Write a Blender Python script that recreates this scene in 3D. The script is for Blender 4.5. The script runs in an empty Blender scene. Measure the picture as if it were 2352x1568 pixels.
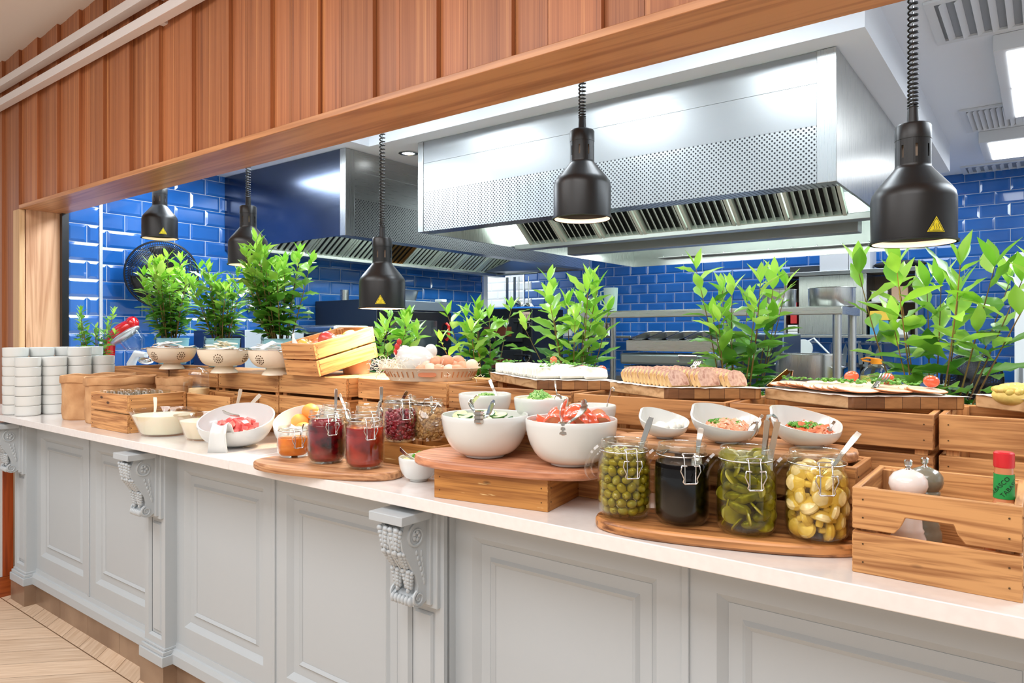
import bpy, math, random
from mathutils import Matrix, Vector, Euler
PI = math.pi
rnd = random.Random(7)
C = bpy.context.scene.collection
sc = bpy.context.scene

# ------------------------------------------------------------------ camera
F, CX, HOR, H = 1608.0, 1176.0, 767.0, 1.316     # focal length (px), principal column, horizon row, eye height (m)
A, B = .7957, .6057                              # camera azimuth
cam_d = bpy.data.cameras.new('camera'); cam = bpy.data.objects.new('camera', cam_d); C.objects.link(cam)
cam_d.sensor_width = 36; cam_d.lens = 36*F/2352
cam_d.shift_y = -(784-HOR)/2352
cam_d.clip_start = .02
right = Vector((A, B, 0)).normalized(); back = Vector((B, -A, 0)).normalized(); up = Vector((0, 0, 1))
cam.matrix_world = Matrix((( right.x, up.x, back.x, 0), (right.y, up.y, back.y, 0), (right.z, up.z, back.z, H), (0, 0, 0, 1)))
sc.camera = cam
sc.view_settings.view_transform = 'Standard'; sc.view_settings.look = 'None'
sc.view_settings.gamma = 1; sc.view_settings.use_curve_mapping = False
sc.view_settings.exposure = 0.0
sc.cycles.transparent_max_bounces = 20; sc.cycles.max_bounces = 9; sc.cycles.diffuse_bounces = 4

# ------------------------------------------------------------------ world and lights
w = bpy.data.worlds.new('world'); sc.world = w; w.use_nodes = True
w.node_tree.nodes['Background'].inputs[0].default_value = (.96, .98, 1.0, 1)
w.node_tree.nodes['Background'].inputs[1].default_value = .55
def area(name, loc, sx, sy, power, col=(1, 1, 1), rot=(0, 0, 0)):
    d = bpy.data.lights.new(name, 'AREA'); d.shape = 'RECTANGLE'; d.size = sx; d.size_y = sy
    d.energy = power; d.color = col
    o = bpy.data.objects.new(name, d); C.objects.link(o); o.location = loc; o.rotation_euler = rot
    return o
WARM = (.97, .98, 1.0); COOL = (.84, .93, 1)
area('dining_ceiling_light', (-2.8, -.3, 2.90), 2.2, 1.2, 52, WARM)
area('dining_ceiling_light', (-.2, -.4, 2.90), 2.2, 1.2, 52, WARM)
area('dining_ceiling_light', (-1.4, -2.6, 2.90), 4.0, 1.6, 80, WARM)
for x_ in (-2.85, -1.9, -.95): area('kitchen_ceiling_light', (x_, 2.25, 2.63), .45, .45, 12, COOL)
area('passage_light', (-5.6, 6.2, 2.4), .6, .6, 14, COOL)
area('kitchen_ceiling_light', (-3.15, 5.0, 2.44), .2, 1.2, 14, COOL)
area('hood_strip_light', (-1.8, 5.4, 2.0), 2.0, .2, 20, (.92, 1, .96))
area('hood_fill_uplight', (-1.8, 4.6, 1.98), 1.9, .06, 12, (.9, 1, .94), (PI, 0, 0))  # upward hood lights: unseen fills added to brighten baffles and filters
area('hood_fill_uplight', (-1.8, 5.55, 1.99), 1.9, .06, 9, (.9, 1, .94), (PI, 0, 0))
area('hood_fill_uplight', (-1.8, 3.3, 1.96), 1.9, .06, 9, (.9, 1, .94), (PI, 0, 0))
area('hood_fill_uplight', (-3.75, 4.3, 1.96), .06, 2.4, 12, (.9, 1, .94), (PI, 0, 0))
area('back_ceiling_light', (-2.4, 6.35, 2.62), 3.5, .4, 34, COOL)
area('kitchen_ceiling_light', (.9, 3.2, 2.60), .5, 2.2, 60, COOL)
area('kitchen_ceiling_light', (.9, 5.2, 2.60), .5, 1.2, 30, COOL)
area('hood_strip_light', (-1.8, 4.75, 2.22), 1.8, .25, 34, (.88, 1, .93))
area('hood_strip_light', (-1.8, 3.25, 2.1), 2.0, .12, 20, (.88, 1, .93))
area('hood_strip_light', (-3.65, 4.3, 2.3), .25, 2.2, 34, (.88, 1, .93))
area('pass_counter_light', (-3.8, 2.25, 2.43), 1.2, .4, 36, COOL)

# ------------------------------------------------------------------ pixel (2352x1568) -> metres
def ray(px): r = (px-CX)/F; return A*r-B, B*r+A
def P(px, py, z): t = F*(H-z)/(py-HOR); a, b = ray(px); return (t*a, t*b)
def PX(px, y): a, b = ray(px); return y*a/b
def PY(px, x): a, b = ray(px); return x*b/a
def PZ(px, py, y): a, b = ray(px); return H-(py-HOR)*(y/b)/F

# ------------------------------------------------------------------ materials
MATS = {}
def lin(c):
    return tuple((v/12.92 if v <= .04045 else ((v+.055)/1.055)**2.4) for v in (x/255. for x in c))
class NT:
    def __init__(s, name):
        s.m = bpy.data.materials.new(name); s.m.use_nodes = True; s.t = s.m.node_tree
        s.b = s.t.nodes['Principled BSDF']; s.out = s.t.nodes['Material Output']
    def n(s, typ, **kw):
        nd = s.t.nodes.new('ShaderNode'+typ)
        for k, v in kw.items():
            if k.startswith('_'): nd.inputs[k[1:].replace('_', ' ')].default_value = v
            else: setattr(nd, k, v)
        return nd
    def l(s, a, b): s.t.links.new(a, b)
    def math(s, op, a, b=None, c=None):
        nd = s.t.nodes.new('ShaderNodeMath'); nd.operation = op
        for i, v in enumerate((a, b, c)):
            if v is None: continue
            if isinstance(v, (int, float)): nd.inputs[i].default_value = v
            else: s.l(v, nd.inputs[i])
        return nd.outputs[0]
    def ramp(s, fac, stops, interp='LINEAR'):
        nd = s.t.nodes.new('ShaderNodeValToRGB'); nd.color_ramp.interpolation = interp
        e = nd.color_ramp.elements
        while len(e) < len(stops): e.new(.5)
        for i, (p, c) in enumerate(stops): e[i].position = p; e[i].color = (*c, 1)
        s.l(fac, nd.inputs[0]); return nd.outputs[0]
    def coord(s, kind='Object', scale=(1, 1, 1), rot=(0, 0, 0), loc=(0, 0, 0)):
        tc = s.n('TexCoord'); mp = s.n('Mapping'); s.l(tc.outputs[kind], mp.inputs[0])
        mp.inputs['Scale'].default_value = scale; mp.inputs['Rotation'].default_value = rot; mp.inputs['Location'].default_value = loc
        return mp.outputs[0]
    def bump(s, h, strength=.2, dist=.002):
        b = s.n('Bump'); b.inputs['Strength'].default_value = strength; b.inputs['Distance'].default_value = dist
        s.l(h, b.inputs['Height']); s.l(b.outputs[0], s.b.inputs['Normal'])
def base(name, col, rough=.5, metal=0, **kw):
    if name in MATS: return MATS[name]
    k = NT(name); k.b.inputs['Base Color'].default_value = (*lin(col), 1)
    k.b.inputs['Roughness'].default_value = rough; k.b.inputs['Metallic'].default_value = metal
    for a, v in kw.items(): k.b.inputs[a.replace('_', ' ')].default_value = v
    # faint procedural unevenness so no surface is perfectly flat in tone
    nz = k.n('TexNoise'); nz.inputs['Scale'].default_value = 30; nz.inputs['Detail'].default_value = 3
    k.l(k.coord(), nz.inputs['Vector'])
    mr = k.n('MapRange'); mr.inputs['To Min'].default_value = max(0, rough-.04); mr.inputs['To Max'].default_value = min(1, rough+.04)
    k.l(nz.outputs[0], mr.inputs[0]); k.l(mr.outputs[0], k.b.inputs['Roughness'])
    MATS[name] = k.m; return k.m
def spotty(name, c1, c2, scale=20, rough=.5, bump=.0, detail=4, lo=.35, hi=.65, c3=None, island=0, **kw):
    if name in MATS: return MATS[name]
    k = NT(name); nz = k.n('TexNoise'); nz.inputs['Scale'].default_value = scale; nz.inputs['Detail'].default_value = detail
    k.l(k.coord(), nz.inputs['Vector'])
    st = [(lo, lin(c1)), (hi, lin(c2))]
    if c3: st = [(lo, lin(c1)), ((lo+hi)/2, lin(c2)), (hi, lin(c3))]
    col = k.ramp(nz.outputs[0], st)
    if island:
        g = k.n('NewGeometry'); col2 = k.ramp(g.outputs['Random Per Island'], [(0, lin(c1)), (.5, lin(c2)), (1, lin(c3 or c1))])
        mx = k.n('MixRGB'); mx.inputs[0].default_value = island; k.l(col, mx.inputs[1]); k.l(col2, mx.inputs[2]); col = mx.outputs[0]
    k.l(col, k.b.inputs['Base Color']); k.b.inputs['Roughness'].default_value = rough
    for a, v in kw.items(): k.b.inputs[a.replace('_', ' ')].default_value = v
    if bump: k.bump(nz.outputs[0], bump, .004)
    MATS[name] = k.m; return k.m
def wood(name, dark, light, axis='x', scale=1., rough=.5, strip=None, rand=.25, knots=False, worn=False):
    """grain runs along AXIS of the object; every object gets its own shade and its own piece of grain"""
    if name in MATS: return MATS[name]
    k = NT(name)
    s = {'x': (.35, 8, 8), 'y': (8, .35, 8), 'z': (8, 8, .35)}[axis]
    tc = k.n('TexCoord'); oi = k.n('ObjectInfo'); g = k.n('NewGeometry')
    sm = k.math('ADD', oi.outputs['Random'], k.math('MULTIPLY', g.outputs['Random Per Island'], 3.7))
    off = k.n('CombineXYZ'); q = k.math('MULTIPLY', sm, 13.0)
    for i in range(3): k.l(q, off.inputs[i])
    ad = k.n('VectorMath', operation='ADD'); k.l(tc.outputs['Object'], ad.inputs[0]); k.l(off.outputs[0], ad.inputs[1])
    mp = k.n('Mapping'); k.l(ad.outputs[0], mp.inputs[0]); mp.inputs['Scale'].default_value = tuple(v*scale for v in s)
    n1 = k.n('TexNoise'); n1.inputs['Scale'].default_value = 2.2; n1.inputs['Detail'].default_value = 5; n1.inputs['Distortion'].default_value = .8
    k.l(mp.outputs[0], n1.inputs['Vector'])
    n2 = k.n('TexNoise'); n2.inputs['Scale'].default_value = 14; n2.inputs['Detail'].default_value = 3
    k.l(mp.outputs[0], n2.inputs['Vector'])
    wv = k.math('FRACT', k.math('MULTIPLY', n1.outputs[0], 5.0))
    wv = k.math('ABSOLUTE', k.math('SUBTRACT', wv, .5))
    f = k.math('ADD', k.math('MULTIPLY', wv, .8), k.math('MULTIPLY', n2.outputs[0], .6))
    L1 = lin(light); D1 = lin(dark)
    col = k.ramp(f, [(.22, D1), (.62, L1)])
    hs = k.n('HueSaturation'); k.l(col, hs.inputs['Color'])
    v = k.math('ADD', k.math('MULTIPLY', k.math('FRACT', k.math('MULTIPLY', sm, 7.31)), rand), 1-rand/2)
    k.l(v, hs.inputs['Value']); outc = hs.outputs[0]
    if worn:
        n3 = k.n('TexNoise'); n3.inputs['Scale'].default_value = 40; n3.inputs['Detail'].default_value = 6
        mp3 = k.n('Mapping'); k.l(ad.outputs[0], mp3.inputs[0]); mp3.inputs['Scale'].default_value = {'x': (.25, 1, 2.5), 'y': (1, .25, 2.5), 'z': (1, 1, .2)}[axis]
        k.l(mp3.outputs[0], n3.inputs['Vector'])
        m = k.ramp(n3.outputs[0], [(.66, (0, 0, 0)), (.70, (1, 1, 1))])
        mx = k.n('MixRGB'); k.l(m, mx.inputs[0]); k.l(outc, mx.inputs[1]); mx.inputs[2].default_value = (*lin((225, 190, 130)), 1); outc = mx.outputs[0]
    if knots:
        vo = k.n('TexVoronoi'); vo.inputs['Scale'].default_value = 1.0
        mpk = k.n('Mapping'); k.l(ad.outputs[0], mpk.inputs[0]); mpk.inputs['Scale'].default_value = {'x': (5, 12, 12), 'y': (12, 5, 12), 'z': (12, 12, 5)}[axis]
        k.l(mpk.outputs[0], vo.inputs['Vector'])
        m = k.ramp(vo.outputs['Distance'], [(.045, (1, 1, 1)), (.085, (0, 0, 0))])
        mx = k.n('MixRGB'); k.l(m, mx.inputs[0]); k.l(outc, mx.inputs[1]); mx.inputs[2].default_value = (*lin(tuple(c*.55 for c in dark)), 1); outc = mx.outputs[0]
    k.l(outc, k.b.inputs['Base Color']); k.b.inputs['Roughness'].default_value = rough
    k.bump(f, .12, .001)
    MATS[name] = k.m; return k.m
def glass(name='clear_glass', tint=(252, 254, 253), refl=.06, clear=.0):
    """thin clear glass: what is behind shows through, edges and grazing angles reflect"""
    if name in MATS: return MATS[name]
    k = NT(name); k.t.nodes.remove(k.b)
    tr = k.n('BsdfTransparent'); tr.inputs[0].default_value = (*lin(tint), 1)
    gl = k.n('BsdfGlossy'); gl.inputs['Roughness'].default_value = .03; gl.inputs[0].default_value = (1, 1, 1, 1)
    lw = k.n('LayerWeight'); lw.inputs[0].default_value = .5
    f = k.math('ADD', k.math('MULTIPLY', k.math('POWER', lw.outputs['Facing'], 3.0), .55), refl*.35)
    mx = k.n('MixShader'); k.l(f, mx.inputs[0]); k.l(tr.outputs[0], mx.inputs[1]); k.l(gl.outputs[0], mx.inputs[2])
    k.l(mx.outputs[0], k.out.inputs[0]); MATS[name] = k.m; return k.m
def steel(name='brushed_steel', col=(190, 192, 190), rough=.28, axis='x', metal=1.0):
    if name in MATS: return MATS[name]
    k = NT(name); k.b.inputs['Metallic'].default_value = metal; k.b.inputs['Base Color'].default_value = (*lin(col), 1)
    s = {'x': (1, 60, 60), 'y': (60, 1, 60), 'z': (60, 60, 1)}[axis]
    nz = k.n('TexNoise'); nz.inputs['Scale'].default_value = 6; nz.inputs['Detail'].default_value = 3; k.l(k.coord(scale=s), nz.inputs['Vector'])
    mr = k.n('MapRange'); mr.inputs['To Min'].default_value = rough-.06; mr.inputs['To Max'].default_value = rough+.08
    k.l(nz.outputs[0], mr.inputs[0]); k.l(mr.outputs[0], k.b.inputs['Roughness'])
    n2 = k.n('TexNoise'); n2.inputs['Scale'].default_value = 1.1; n2.inputs['Detail'].default_value = 1; k.l(k.coord(), n2.inputs['Vector'])
    k.bump(n2.outputs[0], .25, .02)
    MATS[name] = k.m; return k.m
def perforated(name, u, v, pitch=.021):
    """brushed sheet punched with a staggered grid of round holes; u, v = object axes of the sheet"""
    if name in MATS: return MATS[name]
    k = NT(name); k.b.inputs['Metallic'].default_value = 1
    tc = k.n('TexCoord'); sp = k.n('SeparateXYZ'); k.l(tc.outputs['Object'], sp.inputs[0])
    U, V = sp.outputs[u], sp.outputs[v]
    def grid(off):
        a = k.math('SUBTRACT', k.math('FRACT', k.math('ADD', k.math('DIVIDE', U, pitch), off+500)), .5)
        b = k.math('SUBTRACT', k.math('FRACT', k.math('ADD', k.math('DIVIDE', V, pitch), off+500)), .5)
        return k.math('SQRT', k.math('ADD', k.math('MULTIPLY', a, a), k.math('MULTIPLY', b, b)))
    d = k.math('MINIMUM', grid(0), grid(.5))
    hole = k.math('LESS_THAN', d, .2)
    mx = k.n('MixRGB'); k.l(hole, mx.inputs[0]); mx.inputs[1].default_value = (*lin((190, 192, 190)), 1); mx.inputs[2].default_value = (.02, .02, .025, 1)
    k.l(mx.outputs[0], k.b.inputs['Base Color']); k.b.inputs['Roughness'].default_value = .3
    mm = k.math('SUBTRACT', 1, hole); k.l(mm, k.b.inputs['Metallic'])
    MATS[name] = k.m; return k.m

# ------------------------------------------------------------------ mesh building
def T(x=0, y=0, z=0): return Matrix.Translation((x, y, z))
def R(a, ax='Z'): return Matrix.Rotation(a, 4, ax)
def S(x, y, z): return Matrix.Diagonal((x, y, z, 1))
class MB:
    def __init__(s): s.v = []; s.f = []; s.mi = []
    def add(s, vs, fs, M=None, mi=0):
        n = len(s.v)
        s.v += [tuple(M @ Vector(v)) if M else tuple(v) for v in vs]
        s.f += [tuple(i+n for i in f) for f in fs]; s.mi += [mi]*len(fs); return s
    def box(s, x0, x1, y0, y1, z0, z1, M=None, mi=0):
        vs = [(x0, y0, z0), (x1, y0, z0), (x1, y1, z0), (x0, y1, z0), (x0, y0, z1), (x1, y0, z1), (x1, y1, z1), (x0, y1, z1)]
        return s.add(vs, [(3, 2, 1, 0), (4, 5, 6, 7), (0, 1, 5, 4), (1, 2, 6, 5), (2, 3, 7, 6), (3, 0, 4, 7)], M, mi)
    def lathe(s, pr, n=32, M=None, mi=0, sx=1, sy=1):
        vs = []; idx = []
        for r, z in pr:
            if r < 1e-6: idx.append((len(vs),)); vs.append((0, 0, z))
            else:
                idx.append(tuple(range(len(vs), len(vs)+n)))
                vs += [(r*sx*math.cos(2*PI*i/n), r*sy*math.sin(2*PI*i/n), z) for i in range(n)]
        fs = []
        for a, b in zip(idx, idx[1:]):
            for i in range(n):
                j = (i+1) % n
                if len(a) == 1 and len(b) == 1: break
                if len(a) == 1: fs.append((a[0], b[j], b[i]))
                elif len(b) == 1: fs.append((a[i], a[j], b[0]))
                else: fs.append((a[i], a[j], b[j], b[i]))
        return s.add(vs, fs, M, mi)
    def cyl(s, r, z0, z1, n=24, M=None, mi=0, r2=None):
        return s.lathe([(0, z0), (r, z0), (r if r2 is None else r2, z1), (0, z1)], n, M, mi)
    def sph(s, c, r, n=16, m=10, M=None, mi=0):
        rx, ry, rz = (r, r, r) if isinstance(r, (int, float)) else r
        pr = [(math.sin(PI*i/m), -math.cos(PI*i/m)) for i in range(m+1)]; pr[0] = (0, -1); pr[-1] = (0, 1)
        MM = T(*c) @ S(rx, ry, rz)
        return s.lathe(pr, n, (M @ MM) if M else MM, mi)
    def tube(s, pts, r, n=8, M=None, mi=0, closed=False):
        pts = [Vector(p) for p in pts]; m = len(pts); vs = []; up0 = None
        rs = r if isinstance(r, (list, tuple)) else [r]*m
        for i, p in enumerate(pts):
            a = pts[(i-1) % m] if (closed or i) else p; b = pts[(i+1) % m] if (closed or i < m-1) else p
            d = (b-a).normalized() if (b-a).length > 1e-9 else Vector((0, 0, 1))
            if up0 is None: up0 = d.orthogonal().normalized()
            up0 = (up0-d*up0.dot(d)); up0 = up0.normalized() if up0.length > 1e-6 else d.orthogonal().normalized()
            sd = d.cross(up0)
            vs += [p+(up0*math.cos(2*PI*j/n)+sd*math.sin(2*PI*j/n))*rs[i] for j in range(n)]
        fs = []
        for i in range(m if closed else m-1):
            for j in range(n):
                k = (j+1) % n; q = (i+1) % m
                fs.append((i*n+j, i*n+k, q*n+k, q*n+j))
        if not closed: fs += [tuple(range(n))[::-1], tuple(range((m-1)*n, m*n))]
        return s.add(vs, fs, M, mi)
    def prism(s, poly, z0, z1, M=None, mi=0):
        n = len(poly); vs = [(x, y, z0) for x, y in poly]+[(x, y, z1) for x, y in poly]
        fs = [tuple(range(n))[::-1], tuple(range(n, 2*n))]+[(i, (i+1) % n, (i+1) % n+n, i+n) for i in range(n)]
        return s.add(vs, fs, M, mi)
    def strap(s, pts, wv, w, th, M=None, mi=0):
        """flat bar: centre line pts, wv = width direction, w = width (number or list), th = thickness"""
        pts = [Vector(p) for p in pts]; wv = Vector(wv).normalized(); m = len(pts); ws = w if isinstance(w, (list, tuple)) else [w]*m
        vs = []
        for i, p in enumerate(pts):
            d = (pts[min(i+1, m-1)]-pts[max(i-1, 0)]).normalized(); nn = d.cross(wv).normalized()*th/2; ww = (nn.cross(d).normalized())*ws[i]/2
            vs += [p-ww-nn, p+ww-nn, p+ww+nn, p-ww+nn]
        fs = []
        for i in range(m-1):
            for j in range(4): fs.append((i*4+j, i*4+(j+1) % 4, (i+1)*4+(j+1) % 4, (i+1)*4+j))
        fs += [(3, 2, 1, 0), tuple(range((m-1)*4, m*4))]
        return s.add(vs, fs, M, mi)
    def mesh(s, name, mats, ang=35):
        me = bpy.data.meshes.new(name); me.from_pydata(s.v, [], s.f)
        for m in (mats if isinstance(mats, (list, tuple)) else [mats]): me.materials.append(m)
        if any(s.mi): me.polygons.foreach_set('material_index', s.mi)
        me.polygons.foreach_set('use_smooth', [True]*len(me.polygons)); me.update()
        me.set_sharp_from_angle(angle=math.radians(ang))
        return me
    def build(s, name, mats, parent=None, bevel=0, ang=35, subsurf=0, M=None):
        o = bpy.data.objects.new(name, s.mesh(name, mats, ang)); C.objects.link(o)
        if parent: o.parent = parent
        if M is not None: o.matrix_local = M
        if bevel:
            b = o.modifiers.new('bevel', 'BEVEL'); b.width = bevel; b.segments = 2; b.limit_method = 'ANGLE'; b.angle_limit = math.radians(40)
            b.harden_normals = False
        if subsurf:
            b = o.modifiers.new('sub', 'SUBSURF'); b.levels = subsurf; b.render_levels = subsurf
        return o
def tag(o, label=None, cat=None, group=None, kind=None):
    for k, v in (('label', label), ('category', cat), ('group', group), ('kind', kind)):
        if v: o[k] = v
    return o
def empty(name, loc=(0, 0, 0), rz=0, label=None, cat=None, group=None, rot=None):
    o = bpy.data.objects.new(name, None); C.objects.link(o); o.location = loc; o.rotation_euler = rot or (0, 0, rz)
    o.empty_display_size = .05
    return tag(o, label, cat, group)
def kids(o): return [c for c in CH.get(o.name, [])]
CH = {}
def copy_tree(o, loc=None, rz=None, label=None, group=None, rot=None, scale=None):
    def cp(x, parent):
        c = x.copy(); C.objects.link(c); c.parent = parent
        for ch in list(x.children): cp(ch, c)
        return c
    c = cp(o, None)
    if loc is not None: c.location = loc
    if rz is not None: c.rotation_euler = (0, 0, rz)
    if rot is not None: c.rotation_euler = rot
    if scale is not None: c.scale = scale
    if label: c['label'] = label
    if group: c['group'] = group
    return c
def struct(o): o['kind'] = 'structure'; return o
def text_mesh(name, body, size, mat, parent=None, M=None, depth=.0004, align='CENTER'):
    cu = bpy.data.curves.new(name, 'FONT'); cu.body = body; cu.size = size; cu.extrude = depth; cu.align_x = align; cu.align_y = 'CENTER'
    t = bpy.data.objects.new(name, cu); C.objects.link(t)
    bpy.context.view_layer.update()
    me = bpy.data.meshes.new_from_object(t.evaluated_get(bpy.context.evaluated_depsgraph_get()))
    bpy.data.objects.remove(t); me.materials.clear(); me.materials.append(mat)
    o = bpy.data.objects.new(name, me); C.objects.link(o)
    if parent: o.parent = parent
    if M is not None: o.matrix_local = M
    return o

# common materials
M_white = base('white_porcelain', (220, 222, 219), .18, Coat_Weight=.3)
M_cream = base('cream_enamel', (236, 222, 200), .25)
M_chrome = base('polished_chrome', (215, 215, 215), .1, 1)
M_steel = steel(); M_steel_y = steel('brushed_steel_y', axis='y'); M_steel_z = steel('brushed_steel_z', axis='z')
M_blacklamp = base('black_lacquer', (15, 14, 14), .36)
M_black = base('black_plastic', (18, 18, 20), .4)
M_grey = base('grey_painted_wood', (180, 187, 191), .5)
M_glass = glass()
M_crate = wood('crate_pine', (150, 94, 48), (212, 156, 98), 'x', 1.6, .55, knots=True)
M_crate_y = wood('crate_pine_y', (150, 94, 48), (212, 156, 98), 'y', 1.6, .55, knots=True)
M_crateD = wood('crate_dark', (138, 84, 34), (184, 126, 62), 'x', 1.6, .5, knots=True, worn=True)
M_crateD_y = wood('crate_dark_y', (138, 84, 34), (184, 126, 62), 'y', 1.6, .5, knots=True, worn=True)
M_thick = glass('thick_glass', (254, 254, 252), .2)
M_crateZ = wood('crate_post', (150, 94, 48), (212, 156, 98), 'z', 1.6, .55)
M_board = wood('round_board_wood', (142, 90, 54), (204, 152, 108), 'x', .9, .4)
M_boardB = wood('acacia_board', (104, 58, 28), (204, 142, 86), 'x', .7, .38)
M_crateB = wood('crate_brown', (122, 74, 38), (196, 140, 86), 'x', 1.5, .5, knots=True)
M_crateB_y = wood('crate_brown_y', (122, 74, 38), (196, 140, 86), 'y', 1.5, .5, knots=True)
# ================================================================== THE SETTING
Zc = 2.463          # lowered kitchen ceiling
Zk = 2.650          # raised kitchen ceiling
Yw = 6.9            # back wall
Xl = -4.78          # tiled left wall
YH = 1.50           # face of the timber-clad wall above the counter
M_tile = spotty('blue_glazed_tile', (28, 88, 162), (40, 102, 178), 3, .1, Coat_Weight=.6)
M_tileW = base('white_glazed_tile', (232, 234, 234), .15)
M_grout = base('tile_grout', (205, 210, 215), .8)
def tile_wall(name, length, height, mat_of, M, phase=0, tw=.206, th=.103, g=.0035, cut=None):
    """running-bond bevelled tiles; wall plane: local x = along, z = up, y = out of the wall (towards -y)"""
    mb = MB(); mb.box(0, length, 0, .02, 0, height, mi=0)
    row = 0; z = 0
    while z < height:
        x = -tw*(.5 if (row+phase) % 2 else 0)
        while x < length:
            x0, x1, z0, z1 = max(x, 0)+g/2, min(x+tw, length)-g/2, z+g/2, min(z+th, height)-g/2
            if x1-x0 > .02 and z1-z0 > .02 and not (cut and cut(x0, x1, z0, z1)):
                e = .016; d0, d1 = -.001, -.0065
                a = [(x0, d0, z0), (x1, d0, z0), (x1, d0, z1), (x0, d0, z1)]
                b = [(x0+e, d1, z0+e), (x1-e, d1, z0+e), (x1-e, d1, z1-e), (x0+e, d1, z1-e)]
                mb.add(a+b, [(4, 5, 6, 7), (0, 1, 5, 4), (1, 2, 6, 5), (2, 3, 7, 6), (3, 0, 4, 7)], None, mat_of(x0, z0))
            x += tw
        z += th; row += 1
    o = mb.build(name, [M_grout, M_tile, M_tileW], ang=5); o.matrix_world = M
    for p in o.data.polygons: p.use_smooth = False
    return struct(o)
XB0 = -6.4
tile_wall('wall_back', 8.8, Zk, lambda x, z: 2 if (x+XB0 < -5.06 or z < .62) else 1, T(XB0, Yw, 0), cut=None)
tile_wall('wall_left', 5.75-1.885, Zk, lambda x, z: 1, T(Xl, 1.885, 0) @ R(PI/2), tw=.22, th=.110)
tile_wall('wall_pier', .18, Zk, lambda x, z: 1, T(-4.62, 1.705, 0) @ R(PI/2), phase=0, tw=.22, th=.110)
# right kitchen wall and the passage beyond the left wall
struct(MB().box(2.4, 2.5, 1.7, Yw, 0, Zk+.1).build('wall_right', M_tileW))
struct(MB().box(XB0, Xl-.002, 5.75, 5.85, 0, Zk).box(Xl-.1, Xl-.022, 1.9, 5.75, 0, Zk).build('wall_inner', M_tileW))
trim = MB().box(-4.632, -4.612, 1.884, 1.902, .9, Zc).build('trim_1', base('aluminium_trim', (225, 228, 232), .25, .8)); struct(trim)
struct(MB().box(-4.64, -4.606, 1.676, 1.712, .9, 2.2).build('trim_2', base('black_trim', (8, 8, 14), .3)))
struct(MB().box(Xl-.012, Xl+.012, 5.74, 5.765, 0, Zc).build('trim_3', MATS['aluminium_trim']))
struct(MB().box(-5.075, -5.055, Yw-.015, Yw, 0, Zc).build('trim_4', MATS['aluminium_trim']))
# floors
k = NT('light_oak_chevron'); tc = k.n('TexCoord'); sp = k.n('SeparateXYZ'); k.l(tc.outputs['Object'], sp.inputs[0])
yy = k.math('PINGPONG', k.math('SUBTRACT', sp.outputs[1], 1.235), .75)
uu = k.math('DIVIDE', k.math('ADD', sp.outputs[0], yy), .17)
line = k.math('LESS_THAN', k.math('FRACT', k.math('ADD', uu, 100)), .018)
joint = k.math('LESS_THAN', yy, .0025)
ln = k.math('MAXIMUM', line, joint)
idn = k.n('TexWhiteNoise', noise_dimensions='1D'); k.l(k.math('FLOOR', uu), idn.inputs['W'])
gr = k.n('TexNoise'); gr.inputs['Scale'].default_value = 3; gr.inputs['Detail'].default_value = 6
gv = k.n('CombineXYZ'); k.l(k.math('MULTIPLY', k.math('ADD', sp.outputs[0], yy), 22), gv.inputs[0]); k.l(k.math('MULTIPLY', k.math('SUBTRACT', sp.outputs[0], yy), 1.2), gv.inputs[1]); k.l(k.math('MULTIPLY', idn.outputs[0], 9), gv.inputs[2])
k.l(gv.outputs[0], gr.inputs['Vector'])
c = k.ramp(gr.outputs[0], [(.3, lin((206, 176, 146))), (.7, lin((232, 208, 182)))])
mx = k.n('MixRGB'); k.l(ln, mx.inputs[0]); k.l(c, mx.inputs[1]); mx.inputs[2].default_value = (*lin((120, 92, 66)), 1)
hs = k.n('HueSaturation'); k.l(mx.outputs[0], hs.inputs['Color']); k.l(k.math('ADD', .92, k.math('MULTIPLY', idn.outputs[0], .14)), hs.inputs['Value'])
k.l(hs.outputs[0], k.b.inputs['Base Color']); k.b.inputs['Roughness'].default_value = .42
struct(MB().box(-9, 4, -6, 1.6, -.05, 0).build('floor', k.m))
struct(MB().box(XB0, 2.5, 1.6, Yw+.1, -.05, .0).build('floor_kitchen', spotty('kitchen_floor_tile', (120, 92, 78), (140, 110, 95), 8, .5)))
# ceilings
M_ceil = base('white_ceiling_paint', (236, 230, 224), .8)
M_ceilK = base('kitchen_ceiling_paint', (226, 231, 238), .6)
struct(MB().box(-9, 4, -6, YH+.02, 2.94, 3.0).build('ceiling', M_ceil))
cb = MB()
cb.box(-6.4, 2.6, 1.70, 7.0, Zk, Zk+.05)
cb.box(-6.4, -3.29, 1.72, 7.0, Zc, Zk)
cb.box(-3.29, -.535, 2.878, 5.82, Zc, Zk)
struct(cb.build('ceiling_kitchen', M_ceilK))
# timber clad wall with the serving opening: sawtooth boards
M_clad = None
k = NT('vertical_cedar'); tc = k.n('TexCoord'); g = k.n('NewGeometry')
mp = k.n('Mapping'); k.l(tc.outputs['Object'], mp.inputs[0]); mp.inputs['Scale'].default_value = (34, 34, .30)
off = k.n('CombineXYZ'); k.l(k.math('MULTIPLY', g.outputs['Random Per Island'], 37), off.inputs[0]); k.l(k.math('MULTIPLY', g.outputs['Random Per Island'], 17), off.inputs[2])
ad = k.n('VectorMath', operation='ADD'); k.l(mp.outputs[0], ad.inputs[0]); k.l(off.outputs[0], ad.inputs[1])
n1 = k.n('TexNoise'); n1.inputs['Scale'].default_value = 1.3; n1.inputs['Detail'].default_value = 5; k.l(ad.outputs[0], n1.inputs['Vector'])
n2 = k.n('TexNoise'); n2.inputs['Scale'].default_value = 7; n2.inputs['Detail'].default_value = 4; k.l(ad.outputs[0], n2.inputs['Vector'])
f = k.math('ADD', k.math('MULTIPLY', n1.outputs[0], .6), k.math('MULTIPLY', n2.outputs[0], .4))
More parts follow.
